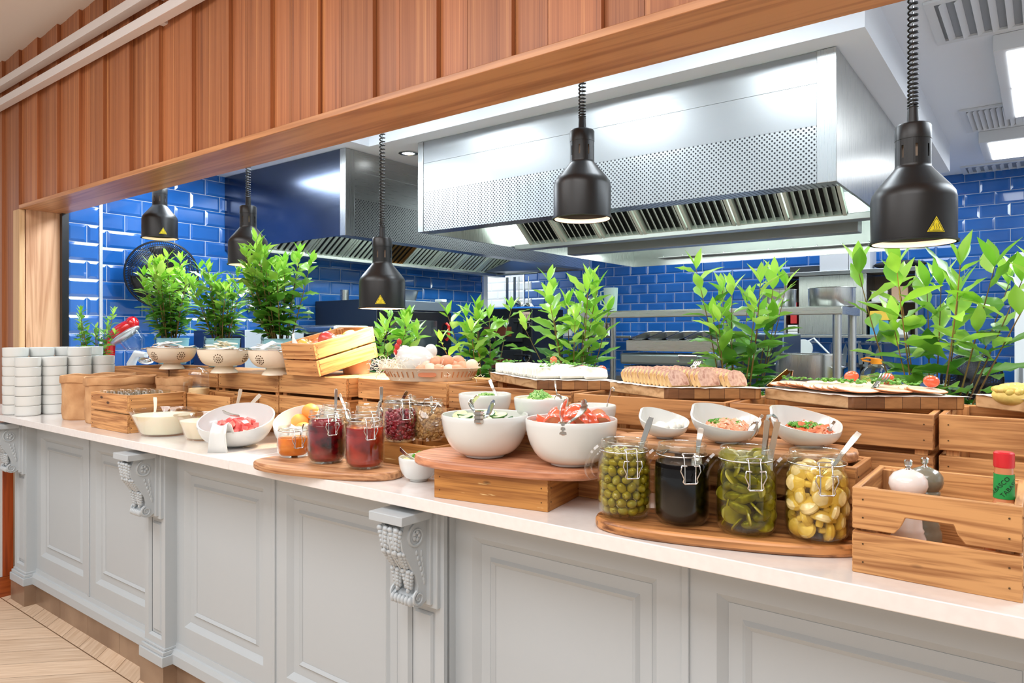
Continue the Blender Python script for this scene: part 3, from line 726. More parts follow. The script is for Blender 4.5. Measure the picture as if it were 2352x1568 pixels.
# ================================================================== WOODEN CRATES
def crate(name, L, D, Hh, slats=3, gap=.011, label='', group='', loc=(0, 0, 0), rz=0, rot=None, dark=False, top=False, th=.011, cut=False, bottom=True):
    """origin at the front-left bottom corner; L along x, D along y"""
    mx, my = (M_crateB, M_crateB_y) if dark == 2 else (M_crateD, M_crateD_y) if dark else (M_crate, M_crate_y)
    t = empty(name, loc, rz, label, 'crate', group, rot=rot)
    sh = (Hh-gap*(slats-1))/slats
    def slat(x0, x1, y0, y1, z0, z1, m): MB().box(x0, x1, y0, y1, z0, z1).build('slat', m, t, bevel=.0015)
    for i in range(slats):
        z0 = i*(sh+gap); z1 = z0+sh
        if cut and i == slats-1:   # hand hole cut out of the upper board's lower edge
            poly = [(0, z0), (L*.27, z0), (L*.31, z0+.012), (L*.34, z0+.027), (L*.62, z0+.027), (L*.65, z0+.012), (L*.69, z0), (L, z0), (L, z1), (0, z1)]
            mb = MB(); mb.prism(poly, -th, 0, R(PI/2, 'X')); mb.build('slat', mx, t, bevel=.0015)
        else: slat(0, L, 0, th, z0, z1, mx)
        slat(0, L, D-th, D, z0, z1, mx)
        slat(0, th, th, D-th, z0, z1, my); slat(L-th, L, th, D-th, z0, z1, my)
    for (x, y) in ((th, th), (L-th-.022, th), (th, D-th-.022), (L-th-.022, D-th-.022)):
        MB().box(x, x+.022, y, y+.022, .002, Hh-.003).build('corner_post', M_crateZ, t)
    if bottom:
        n = 3; w_ = (D-2*th)/n
        for i in range(n): MB().box(th, L-th, th+i*w_+.002, th+(i+1)*w_-.002, .001, .008).build('bottom_board', mx, t)
    if top:
        n = 4; w_ = (D-2*th)/n
        for i in range(n): MB().box(th, L-th, th+i*w_+.002, th+(i+1)*w_-.002, Hh-.010, Hh).build('top_board', mx, t)
    nails = MB()
    for i in range(slats):
        z0 = i*(sh+gap)
        for x in (.016, L-.016):
            for dz in (.28, .72): nails.cyl(.0014, -.0004, .001, 8, T(x, 0, z0+sh*dz) @ R(PI/2, 'X'))
        for y in (.016, D-.016):
            for dz in (.28, .72): nails.cyl(.0018, -.0004, .0006, 8, T(L, y, z0+sh*dz) @ R(PI/2, 'Y'))
    nm = nails.build('nail_heads', base('nail_head', (96, 74, 50), .4, .6), t); nm['kind'] = 'stuff'
    return t
KS = [(263, 387, .0612), (389, 500, .0606), (502, 639, .0600), (641, 795, .0585), (812, 1026, .0575), (1031, 1312, .0592), (1318, 1666, .0606), (1676, 2144, .0603), (2156, 2700, .0595)]
KT = 1.160
klab = ['dark slatted crate behind the brown paper bags, top row of the far end', 'slatted crate under the first two colanders', 'slatted crate behind the ladle handles of the glass bowls', 'slatted crate carrying the tilted fruit crate', 'slatted crate lit brightest by the low lamp, below the egg basket', 'slatted crate behind the two bowls with spring onions', 'slatted crate with knots below the meatloaf board', 'brown slatted crate below the sliced ham board', 'orange slatted crate behind the hot sauce bottle']
KY = []; xprev = -9
for i, (a, b, s_) in enumerate(KS):
    y = .6057*(H-KT)/s_ if i > 3 else 1.62; kt = KT if i > 3 else H-s_*y/.6057; KY.append(y)
    x0 = max(PX(a, y), xprev+(.038 if i == 4 else .003)); xgap = xprev if i == 4 else (xgap if i > 4 else 0)
    x1 = PX(b, y) if i < 8 else x0+.42; xprev = x1
    crate('slatted_crate', x1-x0, .30 if i < 5 else .26, kt-Zt, 3, .011, klab[i], 'tall slatted crates along the back of the worktop', (x0, y, Zt), dark=(2 if i in (0, 5, 6, 7) else False), top=(1 <= i <= 4))
# little upright block between two crates
bx = empty('slatted_crate', (xgap+.003, 1.67, Zt), 0, 'narrow pale crate end showing between two crates behind the jam jars', 'crate')
for i in range(3): MB().box(0, .030, 0, .2, i*.0803, i*.0803+.069).build('slat', M_crate, bx, bevel=.001)

# glasses crate and jug crate
gx, gy = P(292, 996, Zt)
xl = PX(209, gy)
crate('glasses_crate', gx-xl, .235, .148, 2, .004, 'low two-slat crate full of upturned glasses behind the milk bowl', None, (xl, gy, Zt))
crate('jug_crate', .34, .125, .142, 2, .004, 'narrow low crate holding the jug of pale smoothie', None, (gx-.02, gy+.238, Zt))
# low dark box under the salad board
ax, ay = P(997, 1141.7, Zt)
crate('low_box', .298, .182, .070, 1, 0, 'low worn brown box under the board of the two big salad bowls', None, (ax, ay, Zt), rz=.155, dark=True, bottom=True)
# box under the dried-fruit jars
bx0, by0 = P(1042, 1085, Zt)
crate('low_box', .235, .17, .075, 1, 0, 'low worn box carrying the cranberry and walnut jars', None, (PX(888, 1.44), 1.40, Zt), dark=True)
# crate with mills
mx0, my0 = P(1957, 1312, Zt)
crate('condiment_crate', PX(2350, my0)-mx0, .237, .138, 2, .005, 'open wooden crate with cut-out handle holding pepper mills and hot sauce', None, (mx0, my0, Zt), cut=True)
# small crates supporting the long boards
crate('support_crate', .35, .14, .145, 2, .012, 'slatted crate under the long board behind the pickle jars', 'crates under the long boards', (-.62, 1.378, Zt), dark=2)
crate('support_crate', .40, .15, .130, 2, .012, 'slatted crate under the board of the three grey-white bowls', 'crates under the long boards', (-1.19, 1.42, Zt))
# tilted fruit crate
fx, fy = P(733, 866, KT)
FT = empty('fruit_crate_pivot', (0, 0, 0)); bpy.data.objects.remove(FT)
frot = (math.radians(13), 0, 0)
crate('fruit_crate', .195, .29, .122, 2, .006, 'tilted pine crate of apples resting on the crate row', None, (fx-.195, fy, KT+.001), rot=frot, dark=False)

# ================================================================== BOARDS
def stadium(L, W, r, n=10, taper=1.0):
    pts = []
    for (cx_, cy_, a0) in ((L/2-r, -W/2+r, -PI/2), (L/2-r, W/2-r, 0), (-L/2+r, W/2-r, PI/2), (-L/2+r, -W/2+r, PI)):
        for i in range(n+1): a = a0+PI/2*i/n; pts.append((cx_+r*math.cos(a), cy_+r*math.sin(a)))
    return pts
def ellipse(a, b, n=48, p=2.0):
    o = []
    for i in range(n):
        t_ = 2*PI*i/n; c_, s_ = math.cos(t_), math.sin(t_)
        o.append((a*math.copysign(abs(c_)**(2/p), c_), b*math.copysign(abs(s_)**(2/p), s_)))
    return o
def board(poly, th, label, loc, rz, mat, name='serving_board', group='round-ended wooden serving boards', bevel=.006):
    o = MB().prism(poly, 0, th).build(name, mat, None, bevel=bevel); o.location = loc; o.rotation_euler = (0, 0, rz)
    return tag(o, label, 'serving board', group)
# jam board: px 588..910, y~1040..1103
j0 = P(588, 1062, Zt+.01); j1 = P(910, 1092, Zt+.01)
jc = ((j0[0]+j1[0])/2, (j0[1]+j1[1])/2+.01); jl = math.dist(j0, j1); ja = math.atan2(j1[1]-j0[1], j1[0]-j0[0])
board(ellipse(jl/2, .093, p=2.6), .022, 'oval acacia board carrying the honey and jam jars', (jc[0], jc[1]+.005, Zt), ja, M_board)
# salad board on the low box
s0 = P(968, 1046, 1.01); s1 = P(1372, 1085, 1.01)
sc2 = ((s0[0]+s1[0])/2, (s0[1]+s1[1])/2); sl = math.dist(s0, s1); sa = math.atan2(s1[1]-s0[1], s1[0]-s0[0])
board(ellipse(sl/2+.01, .115, p=2.7), .022, 'reddish oval board on the low box under the two big salad bowls', (sc2[0]+.005, sc2[1]+.012, Zt+.0705), sa, wood('reddish_board_wood', (168, 106, 74), (214, 150, 112), 'x', .8, .4))
# pickles board
k0 = P(1357, 1198, Zt+.01); k1 = P(1990, 1262, Zt+.01)
kc = ((k0[0]+k1[0])/2, (k0[1]+k1[1])/2); kl = math.dist(k0, k1); ka = math.atan2(k1[1]-k0[1], k1[0]-k0[0])
board(ellipse(kl/2, .094, p=2.6), .022, 'oval acacia board under the four big jars of olives and pickles', (kc[0]-.004, kc[1]+.032, Zt), ka, M_boardB)
# boards behind
q0 = P(1421, 1003, 1.09); q1 = P(1973, 1041, 1.09)
qc = ((q0[0]+q1[0])/2, (q0[1]+q1[1])/2); ql = math.dist(q0, q1); qa = math.atan2(q1[1]-q0[1], q1[0]-q0[0])
board(ellipse(ql/2, .088, p=2.8), .020, 'long oval board under the three slanted salad dishes', (qc[0], qc[1], 1.0765), qa, M_board)
board(ellipse(.225, .078, p=2.8), .018, 'oval board under the three bowls behind the salad bowls', (PX(1250, 1.47), 1.475, 1.0615), .03, M_board)
# checkered platters on the crate row
M_end = None
k = NT('end_grain_board'); tc = k.n('TexCoord'); ck = k.n('TexBrick'); k.l(tc.outputs['Object'], ck.inputs[0])
mp = k.n('Mapping'); k.l(tc.outputs['Object'], mp.inputs[0]); mp.inputs['Rotation'].default_value = (PI/2, 0, 0)
k.l(mp.outputs[0], ck.inputs[0])
ck.inputs['Scale'].default_value = 1; ck.inputs['Brick Width'].default_value = .036; ck.inputs['Row Height'].default_value = .2; ck.inputs['Mortar Size'].default_value = .0006
ck.inputs['Color1'].default_value = (*lin((122, 78, 46)), 1); ck.inputs['Color2'].default_value = (*lin((206, 150, 92)), 1); ck.inputs['Mortar'].default_value = (*lin((90, 56, 34)), 1)
nz = k.n('TexNoise'); nz.inputs['Scale'].default_value = 40; nz.inputs['Detail'].default_value = 5; k.l(k.coord(scale=(1, 1, 3)), nz.inputs['Vector'])
mx = k.n('MixRGB', blend_type='MULTIPLY'); mx.inputs[0].default_value = .45; k.l(ck.outputs[0], mx.inputs[1]); k.l(k.ramp(nz.outputs[0], [(.3, (.45, .4, .35)), (.7, (1, 1, 1))]), mx.inputs[2])
k.l(mx.outputs[0], k.b.inputs['Base Color']); k.b.inputs['Roughness'].default_value = .5; M_end = k.m
M_paper = base('white_serving_paper', (238, 236, 230), .7)
AL = math.radians(46)
SH = math.radians(114)      # the boards are slanted: inner angle at the near corner
M_side = wood('pale_board_side', (176, 132, 86), (222, 182, 134), 'y', .8, .5)
M_sideT = wood('pale_board_top', (150, 104, 66), (206, 158, 108), 'y', .8, .5)
def platter(px, py, label, L=.36, W=.25, al=AL, seed=0, xy=None):
    """front-right corner block: corner nearest the camera at (px,py) on the crate tops; W to the right, L to the far left"""
    x, y = xy or P(px, py, KT)
    t = empty('platter_board', (x, y, KT), al, label, 'serving board', 'thick checkered boards on the crate row')
    mb = MB(); q_ = lambda u, v: (u+v*math.cos(SH), v*math.sin(SH)); e_ = .010
    mb.prism([q_(*p) for p in ((e_*.6, e_), (e_, .002), (W-e_, 0), (W, e_), (W, L-e_), (W-e_, L), (e_, L), (0, L-e_))], 0, .027)
    mb.mi = [2, 2, 0, 0, 0, 1, 0, 0, 0, 1]
    mb.build('board', [M_end, M_side, M_sideT], t, bevel=.003)
    return t
def paper_sheet(t_loc, al, W, L, z, label, seed):
    r2 = random.Random(seed); mb = MB(); n, m = 18, 24; vs = []; fs = []
    for i in range(n+1):
        for j in range(m+1):
            u, v = i/n, j/m
            e_ = min(u, 1-u, v, 1-v)
            zz = -.0004+.0005*math.sin(u*9+seed)*math.sin(v*12)+(-.002 if e_ < .01 else 0)*(r2.random())
            a_, b_ = -.003+u*(W+.006)+.003*math.sin(v*14+seed), -.003+v*(L+.002)+.003*math.sin(u*11+seed); vs.append((a_+b_*math.cos(SH), b_*math.sin(SH), zz+.001))
    for i in range(n):
        for j in range(m): a = i*(m+1)+j; fs.append((a, a+m+1, a+m+2, a+1))
    mb.add(vs, fs); o = mb.build('serving_paper', M_paper, None); o.location = (t_loc[0], t_loc[1], z); o.rotation_euler = (0, 0, al)
    sd = o.modifiers.new('solid', 'SOLIDIFY'); sd.thickness = .0004; sd.offset = 1
    return tag(o, label, 'paper', 'sheets of serving paper on the boards')
PLT = []
for i, (px, py, lab, plab_) in enumerate(((1231, 895, 'checkered board under the white cheese slices', 'white paper under the cheese slices'), (1525, 917, 'checkered board under the meatloaf slices', 'white paper under the meatloaf slices'), (1950, 940, 'checkered board under the sliced ham with tomatoes', 'white paper under the sliced ham'))):
    L__ = (.45, .262, .262)[i]; W__ = (.226, .238, .24)[i]
    t = platter(px, py, lab, L=L__, W=W__, al=math.radians((32, 36, 34)[i])); PLT.append(t)
    paper_sheet((t.location.x, t.location.y), t.rotation_euler[2], W__, L__, KT+.0275, plab_, i)
x4, y4 = P(2222, 934, KT)
t = platter(0, 0, 'pale checkered board with potato salad, cut off at the frame edge', L=.27, W=.24, al=math.radians(24), xy=(.075, 1.612)); PLT.append(t)
paper_sheet((t.location.x, t.location.y), t.rotation_euler[2], .24, .27, KT+.0275, 'white paper under the potato salad', 5)

# ================================================================== RAMEKINS
rm = MB().lathe([(0, 0), (.047, 0), (.0505, .0015), (.0520, .0035), (.0528, .010), (.0535, .045), (.0525, .0462), (.051, .045), (.049, .010), (0, .0075)], 40).mesh('ramekin', M_white)
def ramekin(i, n, loc, rowname):
    o = bpy.data.objects.new('ramekin', rm); C.objects.link(o); o.location = loc
    pos = 'topmost' if i == n-1 else ('lowest' if i == 0 else ['', 'second', 'third', 'fourth', 'fifth', 'sixth'][i]+' from below')
    tag(o, 'white ramekin, '+pos+' in the '+rowname, 'ramekin', 'stacked white ramekins')
front = [(-3.85, 1.256, 6, 'front stack nearest the room'), (-3.85, 1.367, 6, 'second front stack'), (-3.845, 1.477, 7, 'third front stack, the taller one'), (-3.85, 1.589, 6, 'last front stack before the plant')]
rear = [(-3.962, 1.240, 7, 'outermost rear stack'), (-3.962, 1.351, 7, 'second rear stack'), (-3.962, 1.462, 7, 'third rear stack'), (-3.962, 1.58, 7, 'last rear stack')]
for x, y, n, lab in front+rear:
    for i in range(n): ramekin(i, n, (x+rnd.uniform(-.001, .001), y+rnd.uniform(-.001, .001), Zt+.0005+i*.0457), lab)

# ================================================================== PAPER BAGS
M_kraft = spotty('kraft_paper', (188, 138, 92), (214, 166, 118), 14, .75, .5, 6)
def paper_bag(cx_, cy_, rx, ry, h, label, rz=0, seed=0):
    t = empty('paper_bag', (cx_, cy_, Zt), rz, label, 'paper bag', 'brown paper bread bags')
    r2 = random.Random(seed); n = 56; mb = MB(); rings = []
    ph = [r2.uniform(0, 6) for _ in range(6)]
    def ringf(f, k=1.0, wob=1.0):
        o = []
        for i in range(n):
            a = 2*PI*i/n; p = 2.8
            c_, s_ = math.cos(a), math.sin(a)
            d = 1+wob*(.012*math.sin(3*a+ph[0]+f*7)+.014*math.sin(7*a+ph[1]-f*9)+.008*math.sin(13*a+ph[2]+f*15))
            o.append((rx*k*d*math.copysign(abs(c_)**(2/p), c_), ry*k*d*math.copysign(abs(s_)**(2/p), s_)))
        return o
    vs = []; lv = [0, .03, .12, .25, .38, .5, .62, .74, .84]
    for f in lv: vs += [(x, y, h*f) for x, y in ringf(f, .97+.03*f if f > .02 else .94)]
    for f, k in ((.97, .95), (.3, .93)): vs += [(x, y, h*f) for x, y in ringf(f, k)]
    m = len(lv)+2; fs = [tuple(range(n))[::-1]]
    for j in range(m-1):
        if j == len(lv)-1: continue
        for i in range(n): fs.append((j*n+i, j*n+(i+1) % n, (j+1)*n+(i+1) % n, (j+1)*n+i))
    mb.add(vs, fs); mb.build('bag_body', M_kraft, t, ang=25)
    mb = MB(); vs = []
    for f, k in ((.83, 1.012), (.84, 1.03), (.90, 1.035), (.985, 1.03), (1.0, 1.015), (.99, .985), (.83, .97)): vs += [(x, y, h*f+.003*math.sin(5*math.atan2(y, x)+ph[3])) for x, y in ringf(.85, k)]
    fs = []
    for j in range(6):
        for i in range(n): fs.append((j*n+i, j*n+(i+1) % n, (j+1)*n+(i+1) % n, (j+1)*n+i))
    for i in range(n): fs.append((6*n+i, 6*n+(i+1) % n, (i+1) % n, i))
    mb.add(vs, fs); mb.build('folded_rim', M_kraft, t, ang=40)
    MB().prism(ringf(.3, .92), h*.55, h*.56).build('crumpled_lining', M_kraft, t)
paper_bag(-3.505, 1.43, .095, .15, .200, 'brown paper bag with folded rim next to the ramekin stacks', 0, 1)
paper_bag(-3.285, 1.43, .095, .14, .198, 'middle brown paper bag left of the glasses crate', 0, 2)
paper_bag(-2.95, 1.70-.06-.04, .0, .0, .0, 'x', 0, 3) if False else None
paper_bag(-3.05, 1.55, .105, .05, .196, 'rear brown paper bag behind the glasses crate, against the slatted crates', 0, 3)

# ================================================================== JARS
def jar_shell(t, Rb, Hh, lid=None, clasp=-PI/2):
    """clip-top jar: shouldered glass, thick rim, wire band, clasp; clasp = direction it faces"""
    rr = Rb*.84; hs_ = Hh*.78; w_ = .0022
    MB().lathe([(0, .003), (Rb*.70, .0), (Rb*.82, .002), (Rb*.95, .012), (Rb, .03), (Rb, hs_-.03), (Rb*.96, hs_-.012), (rr+.001, hs_+.004), (rr, hs_+.008), (rr, hs_+.013), (rr+.0035, hs_+.016), (rr+.0035, hs_+.022), (rr+.001, hs_+.025), (rr+.001, Hh-.003), (rr-.001, Hh), (rr-.003, Hh-.001), (rr-.0035, hs_+.01), (Rb*.955-w_, hs_-.014), (Rb-w_, hs_-.032), (Rb-w_, .032), (Rb*.93, .014), (Rb*.8, .006), (0, .006)], 48).build('glass_body', M_glass, t, ang=60)
    MB().lathe([(rr+.0015, hs_+.0262), (rr+.0016, Hh-.001), (rr, Hh+.0006), (rr-.0036, Hh-.0004), (rr-.0038, hs_+.0262)], 48).build('glass_rim', M_thick, t, ang=60)
    zr = hs_+.0135
    n = 48; mb = MB(); mb.tube([((rr+.0035)*math.cos(2*PI*i/n), (rr+.0035)*math.sin(2*PI*i/n), zr) for i in range(n)], .0014, 6, closed=True)
    mb.build('wire_band', M_chrome, t, ang=80)
    M = R(clasp+PI/2)
    mb = MB(); y0 = -(rr+.006); s = .012
    zt = zr+.004
    for sx in (-1, 1):
        mb.tube([(sx*s*.95, y0+.002, zt+.003), (sx*s*.95, y0-.003, zt+.004), (sx*s*.85, y0-.006, zt-.004), (sx*s*.85, y0-.012, zt-.022)], .0013, 6, M)
        mb.sph((sx*s*.95, y0, zt+.002), .0022, 8, 6, M)
    yb = y0-.013
    mb.tube([(-s*.55, yb, zt-.017), (-s*1.35, yb-.001, zt-.016), (-s*1.55, yb-.002, zt-.026), (-s*1.0, yb-.001, zt-.040), (-s*1.15, yb, zt-.046), (-s*.9, yb, zt-.050), (s*.9, yb, zt-.050), (s*1.15, yb, zt-.046), (s*1.0, yb-.001, zt-.040), (s*1.55, yb-.002, zt-.026), (s*1.35, yb-.001, zt-.016), (s*.55, yb, zt-.017)], .0014, 6, M)
    mb.tube([(-s*.85, yb+.001, zt-.014), (-s*.85, yb+.001, zt-.049), (s*.85, yb+.001, zt-.049), (s*.85, yb+.001, zt-.014)], .0013, 6, M)
    mb.tube([(-s*.95, y0+.002, zt+.004), (s*.95, y0+.002, zt+.004)], .0012, 6, M)
    mb.build('wire_clasp', M_chrome, t, ang=80)
    if lid is not None:  # lid hanging open: angle lid = direction of hinge
        ca, sa_ = math.cos(lid), math.sin(lid)
        Ml = T(ca*(rr+.012), sa_*(rr+.012), hs_-.022) @ R(lid) @ R(math.radians(68), 'Y')
        l_ = MB().lathe([(0, 0), (rr*.8, 0), (rr*.84, .003), (rr+.003, .004), (rr+.005, .009), (rr+.001, .013), (rr*.9, .014), (rr*.7, .018), (rr*.35, .019), (0, .019)], 40, Ml)
        for q in (.45, .65): l_.lathe([(rr*q, .019), (rr*(q+.04), .0205), (rr*(q+.08), .019)], 40, Ml)
        l_.build('glass_lid', M_thick, t, ang=50)
        MB().tube([(ca*(rr+.004)+sa_*.012, sa_*(rr+.004)-ca*.012, zr), (ca*(rr+.016), sa_*(rr+.016), hs_-.0), (ca*(rr+.004)-sa_*.012, sa_*(rr+.004)+ca*.012, zr)], .0014, 6).build('wire_hinge', M_chrome, t, ang=80)
def jar(px, py, zb, Rb, Hh, label, y=None, lid=None, clasp=None, name='clip_top_jar'):
    """(px,py) = front edge of the foot"""
    x, yy_ = P(px, py, zb)
    d = math.hypot(x, yy_); x *= (d+Rb*.8)/d; yy_ *= (d+Rb*.8)/d
    t = empty(name, (x, yy_, zb), 0, label, 'jar', 'clip-top glass jars of the buffet')
    jar_shell(t, Rb, Hh, lid, math.atan2(-yy_, -x)+.25 if clasp is None else clasp)
    return t
def fill(t, Rb, h, mat, name, label, cat, z0=.0065, kind='stuff', hs_frac=None):
    r = Rb-.003
    o = MB().lathe([(0, z0), (Rb*.78, z0), (Rb*.92, z0+.009), (r, z0+.026), (r, min(h, 1)-.004), (r*.98, h-.001), (r*.5, h), (0, h)], 40).build(name, mat, None)
    o.location = t.location; return tag(o, label, cat, None, kind)
def lump_fill(t, Rb, h, mat, name, label, cat, s=.008, n=260, seed=1, z0=.010, flat=.8, wall=.003, shoulder=None):
    """uncountable crumbs, shown as one heap of small lumps against the glass"""
    r2 = random.Random(seed); mb = MB(); r = Rb-wall
    for i in range(n):
        a = r2.uniform(0, 2*PI); z = r2.uniform(z0, h)
        rr = (r-s*.9)*(1 if r2.random() < .72 or z < h-.02 else math.sqrt(r2.random()))
        if z > h-.012: rr = (r-s)*math.sqrt(r2.random())
        if shoulder and z > shoulder: rr *= .86
        if z < .03: rr *= .82+.18*(z/.03)
        M = T(rr*math.cos(a), rr*math.sin(a), z) @ Euler((r2.uniform(0, 6), r2.uniform(0, 6), r2.uniform(0, 6))).to_matrix().to_4x4()
        mb.sph((0, 0, 0), (s*r2.uniform(.8, 1.2), s*r2.uniform(.6, 1.), s*flat*r2.uniform(.5, .9)), 7, 5, M)
    mb.lathe([(0, z0), (r*.8, z0), (r*.86, z0+.02), (r*.80, h-.01), (0, h-.006)], 24)
    o = mb.build(name, mat, None, ang=60); o.location = t.location; return tag(o, label, cat, None, 'stuff')
def jelly(name, c1, c2, rough=.12):
    return spotty(name, c1, c2, 26, rough, .15, 5, .35, .7, Coat_Weight=.8, Subsurface_Weight=.25, Subsurface_Radius=(.012, .004, .002), Subsurface_Scale=.6)
M_honey = jelly('honey', (214, 104, 8), (238, 138, 20)); M_jam1 = jelly('cherry_jam', (44, 2, 8), (150, 12, 22)); M_jam2 = jelly('strawberry_jam', (112, 12, 4), (176, 34, 14)); M_bals = base('balsamic', (6, 2, 2), .25, Specular_IOR_Level=.15)
zb_ = Zt+.0225
t = jar(674, 1052, zb_, .048, .082, 'short clip-top jar of orange honey on the oval board'); fill(t, .048, .057, M_honey, 'honey', 'orange honey filling the short jar', 'honey'); HON = t
t = jar(750, 1066, zb_, .054, .148, 'clip-top jar of dark cherry jam between honey and strawberry jam'); fill(t, .054, .108, M_jam1, 'cherry_jam', 'dark cherry jam in the middle jar of the oval board', 'jam'); JM1 = t
t = jar(838, 1079, zb_, .053, .148, 'clip-top jar of bright red strawberry jam at the board end'); fill(t, .053, .112, M_jam2, 'strawberry_jam', 'bright red strawberry jam in its jar', 'jam'); JM2 = t
lump_fill(JM1, .053, .112, base('cherry', (150, 22, 40), .2, Coat_Weight=.6), 'cherry_pieces', 'red cherry pieces floating on the dark cherry jam', 'jam', .009, 70, 5, .098) 
# back jars on the low box
zbx = Zt+.0755
t = jar(921, 1016, zbx, .052, .128, 'clip-top jar of dried cranberries on the low box'); lump_fill(t, .052, .088, spotty('cranberries', (84, 8, 18), (160, 24, 44), 60, .25, Coat_Weight=.5, c3=(40, 4, 12), island=.7), 'dried_cranberries', 'dark red dried cranberries in their jar', 'dried fruit', .0075, 420, 2); CRN = t
t = jar(985, 1014, zbx, .048, .118, 'clip-top jar of chopped walnuts with its lid hanging open', lid=-.55, clasp=2.4); lump_fill(t, .048, .084, spotty('walnuts', (150, 96, 48), (214, 166, 104), 80, .5, c3=(112, 64, 30), island=.7), 'walnut_pieces', 'brown chopped walnuts in their jar', 'nuts', .0075, 420, 3); WAL = t
t = empty('clip_top_jar', (PX(772, 1.395), 1.395, Zt), 0, 'clip-top jar of mixed seeds behind the cherry jam', 'jar', 'clip-top glass jars of the buffet'); jar_shell(t, .048, .172, None, -1.9); lump_fill(t, .050, .122, spotty('seeds', (60, 42, 30), (190, 150, 104), 90, .6, c3=(110, 84, 60), island=.8), 'mixed_seeds', 'dark mixed seeds in the jar behind the cherry jam', 'seeds', .005, 520, 4); SED = t
t = empty('clip_top_jar', (PX(850, 1.42), 1.42, Zt), 0, 'clip-top jar of pale nuts behind the strawberry jam', 'jar', 'clip-top glass jars of the buffet'); jar_shell(t, .048, .172, None, -.4); lump_fill(t, .050, .125, spotty('pale_nuts', (206, 158, 116), (236, 206, 172), 60, .5, c3=(176, 120, 84), island=.8), 'pale_nuts', 'pale nuts in the jar behind the strawberry jam', 'nuts', .008, 260, 6); NUT = t
t = empty('clip_top_jar', (PX(908, 1.585), 1.585, Zt+.0), 0, 'clip-top jar almost hidden behind the cranberries', 'jar', 'clip-top glass jars of the buffet'); jar_shell(t, .046, .172, None, -.6); lump_fill(t, .048, .10, MATS['pale_nuts'], 'dried_apricots', 'orange dried fruit in the hidden rear jar', 'dried fruit', .009, 160, 8); APR = t
# pickle jars
OL = jar(1434, 1196, zb_, .0535, .152, 'big clip-top jar of green olives', lid=2.75)
BA = jar(1566, 1211, zb_, .0535, .152, 'big clip-top jar of black balsamic dressing', lid=2.75); fill(BA, .0535, .118, M_bals, 'balsamic_dressing', 'black balsamic dressing in its jar', 'dressing')
PI_ = jar(1714, 1235, zb_, .0545, .156, 'big clip-top jar of sliced pickled cucumbers', lid=2.75)
MU = jar(1876, 1250, zb_, .0545, .156, 'big clip-top jar of pale mushrooms at the board end', lid=2.75)
def brine(t, Rb, h, tint, label):
    m = glass('brine_%d' % tint[0], tint, .0)
    hs_ = .152*.78; o = MB().lathe([(0, .008), (Rb*.78, .008), (Rb*.92, .017), (Rb-.003, .034), (Rb-.003, hs_-.034), (Rb*.94, hs_-.014), (Rb*.82-.001, hs_+.002), (Rb*.82-.001, hs_+.008), (0, hs_+.008)], 40).build('brine', m, None); o.location = t.location
    tag(o, label, 'brine', None, 'stuff')
brine(OL, .0535, .112, (244, 240, 196), 'pale brine around the green olives'); brine(PI_, .0545, .112, (234, 230, 140), 'green brine around the pickles'); brine(MU, .0545, .108, (252, 240, 190), 'yellow brine around the mushrooms')
M_olive = spotty('green_olive', (136, 120, 26), (168, 150, 48), 30, .22, Coat_Weight=.5, c3=(140, 132, 52))
oli = MB().sph((0, 0, 0), (.0088, .0088, .0112), 14, 10).lathe([(.0032, .0105), (.0030, .0112), (.0018, .0100), (0, .0085)], 10, None, 1).mesh('olive', [M_olive, base('olive_hole', (84, 80, 14), .5)])
r2 = random.Random(11)
def inst(name, me, loc, rot, label, cat, group, sc_=1):
    o = bpy.data.objects.new(name, me); C.objects.link(o); o.location = loc; o.rotation_euler = rot; o.scale = (sc_,)*3 if isinstance(sc_, (int, float)) else sc_
    return tag(o, label, cat, group)
def ring_pack(t, R_, z0, z1, dz, d, fn):
    z = z0; k_ = 0
    while z < z1:
        shr = .84 if z < z0+.004 or z > .108 else 1
        for (rr) in (R_*shr, R_*shr-d*1.0, R_*shr-d*2.0):
            if rr < d*.4: continue
            if rr < R_*shr-d*.5 and z < z1-dz*1.6: continue
            n = int(2*PI*rr/d)
            for i in range(n):
                a = 2*PI*(i+.5*(k_ % 2))/n
                fn(t.location.x+rr*math.cos(a), t.location.y+rr*math.sin(a), t.location.z+z+r2.uniform(-.0015, .0015))
        z += dz; k_ += 1
ring_pack(OL, .0412, .018, .138, .0152, .0193, lambda x, y, z: inst('olive', oli, (x, y, z), (r2.uniform(0, 6), r2.uniform(0, 6), r2.uniform(0, 6)), 'pitted green olive in the olive jar', 'olive', 'green olives in the jar', r2.uniform(.88, 1.05)))
# inner core so the jar does not read hollow
for tt, r_, m_, nm in ((OL, .030, M_olive, 'olive_core'),): pass
M_mush = spotty('pickled_mushroom', (214, 184, 112), (232, 208, 146), 20, .25, Coat_Weight=.4, c3=(222, 196, 128))
mus = MB().lathe([(0, -.010), (.005, -.0105), (.006, -.006), (.0055, 0), (.012, -.001), (.0165, .001), (.018, .005), (.016, .011), (.009, .0155), (0, .017)], 18).mesh('mushroom', M_mush)
r2 = random.Random(5)
ring_pack(MU, .0365, .020, .136, .0200, .0270, lambda x, y, z: inst('mushroom', mus, (x, y, z), (r2.uniform(0, 6), r2.uniform(0, 6), r2.uniform(0, 6)), 'small pale mushroom in the mushroom jar', 'mushroom', 'pickled mushrooms in the jar', r2.uniform(.85, 1.1)))
M_pick = spotty('pickled_cucumber', (92, 90, 14), (136, 128, 34), 40, .25, .1, Coat_Weight=.4, c3=(104, 102, 22)); M_pick2 = spotty('pickle_flesh', (140, 134, 34), (176, 164, 62), 30, .3, Coat_Weight=.4)
pk = MB().lathe([(0, -.0022), (.0165, -.0022), (.018, -.001), (.018, .001), (.0165, .0022), (0, .0022)], 20, sx=1.25).mesh('pickle', M_pick2)
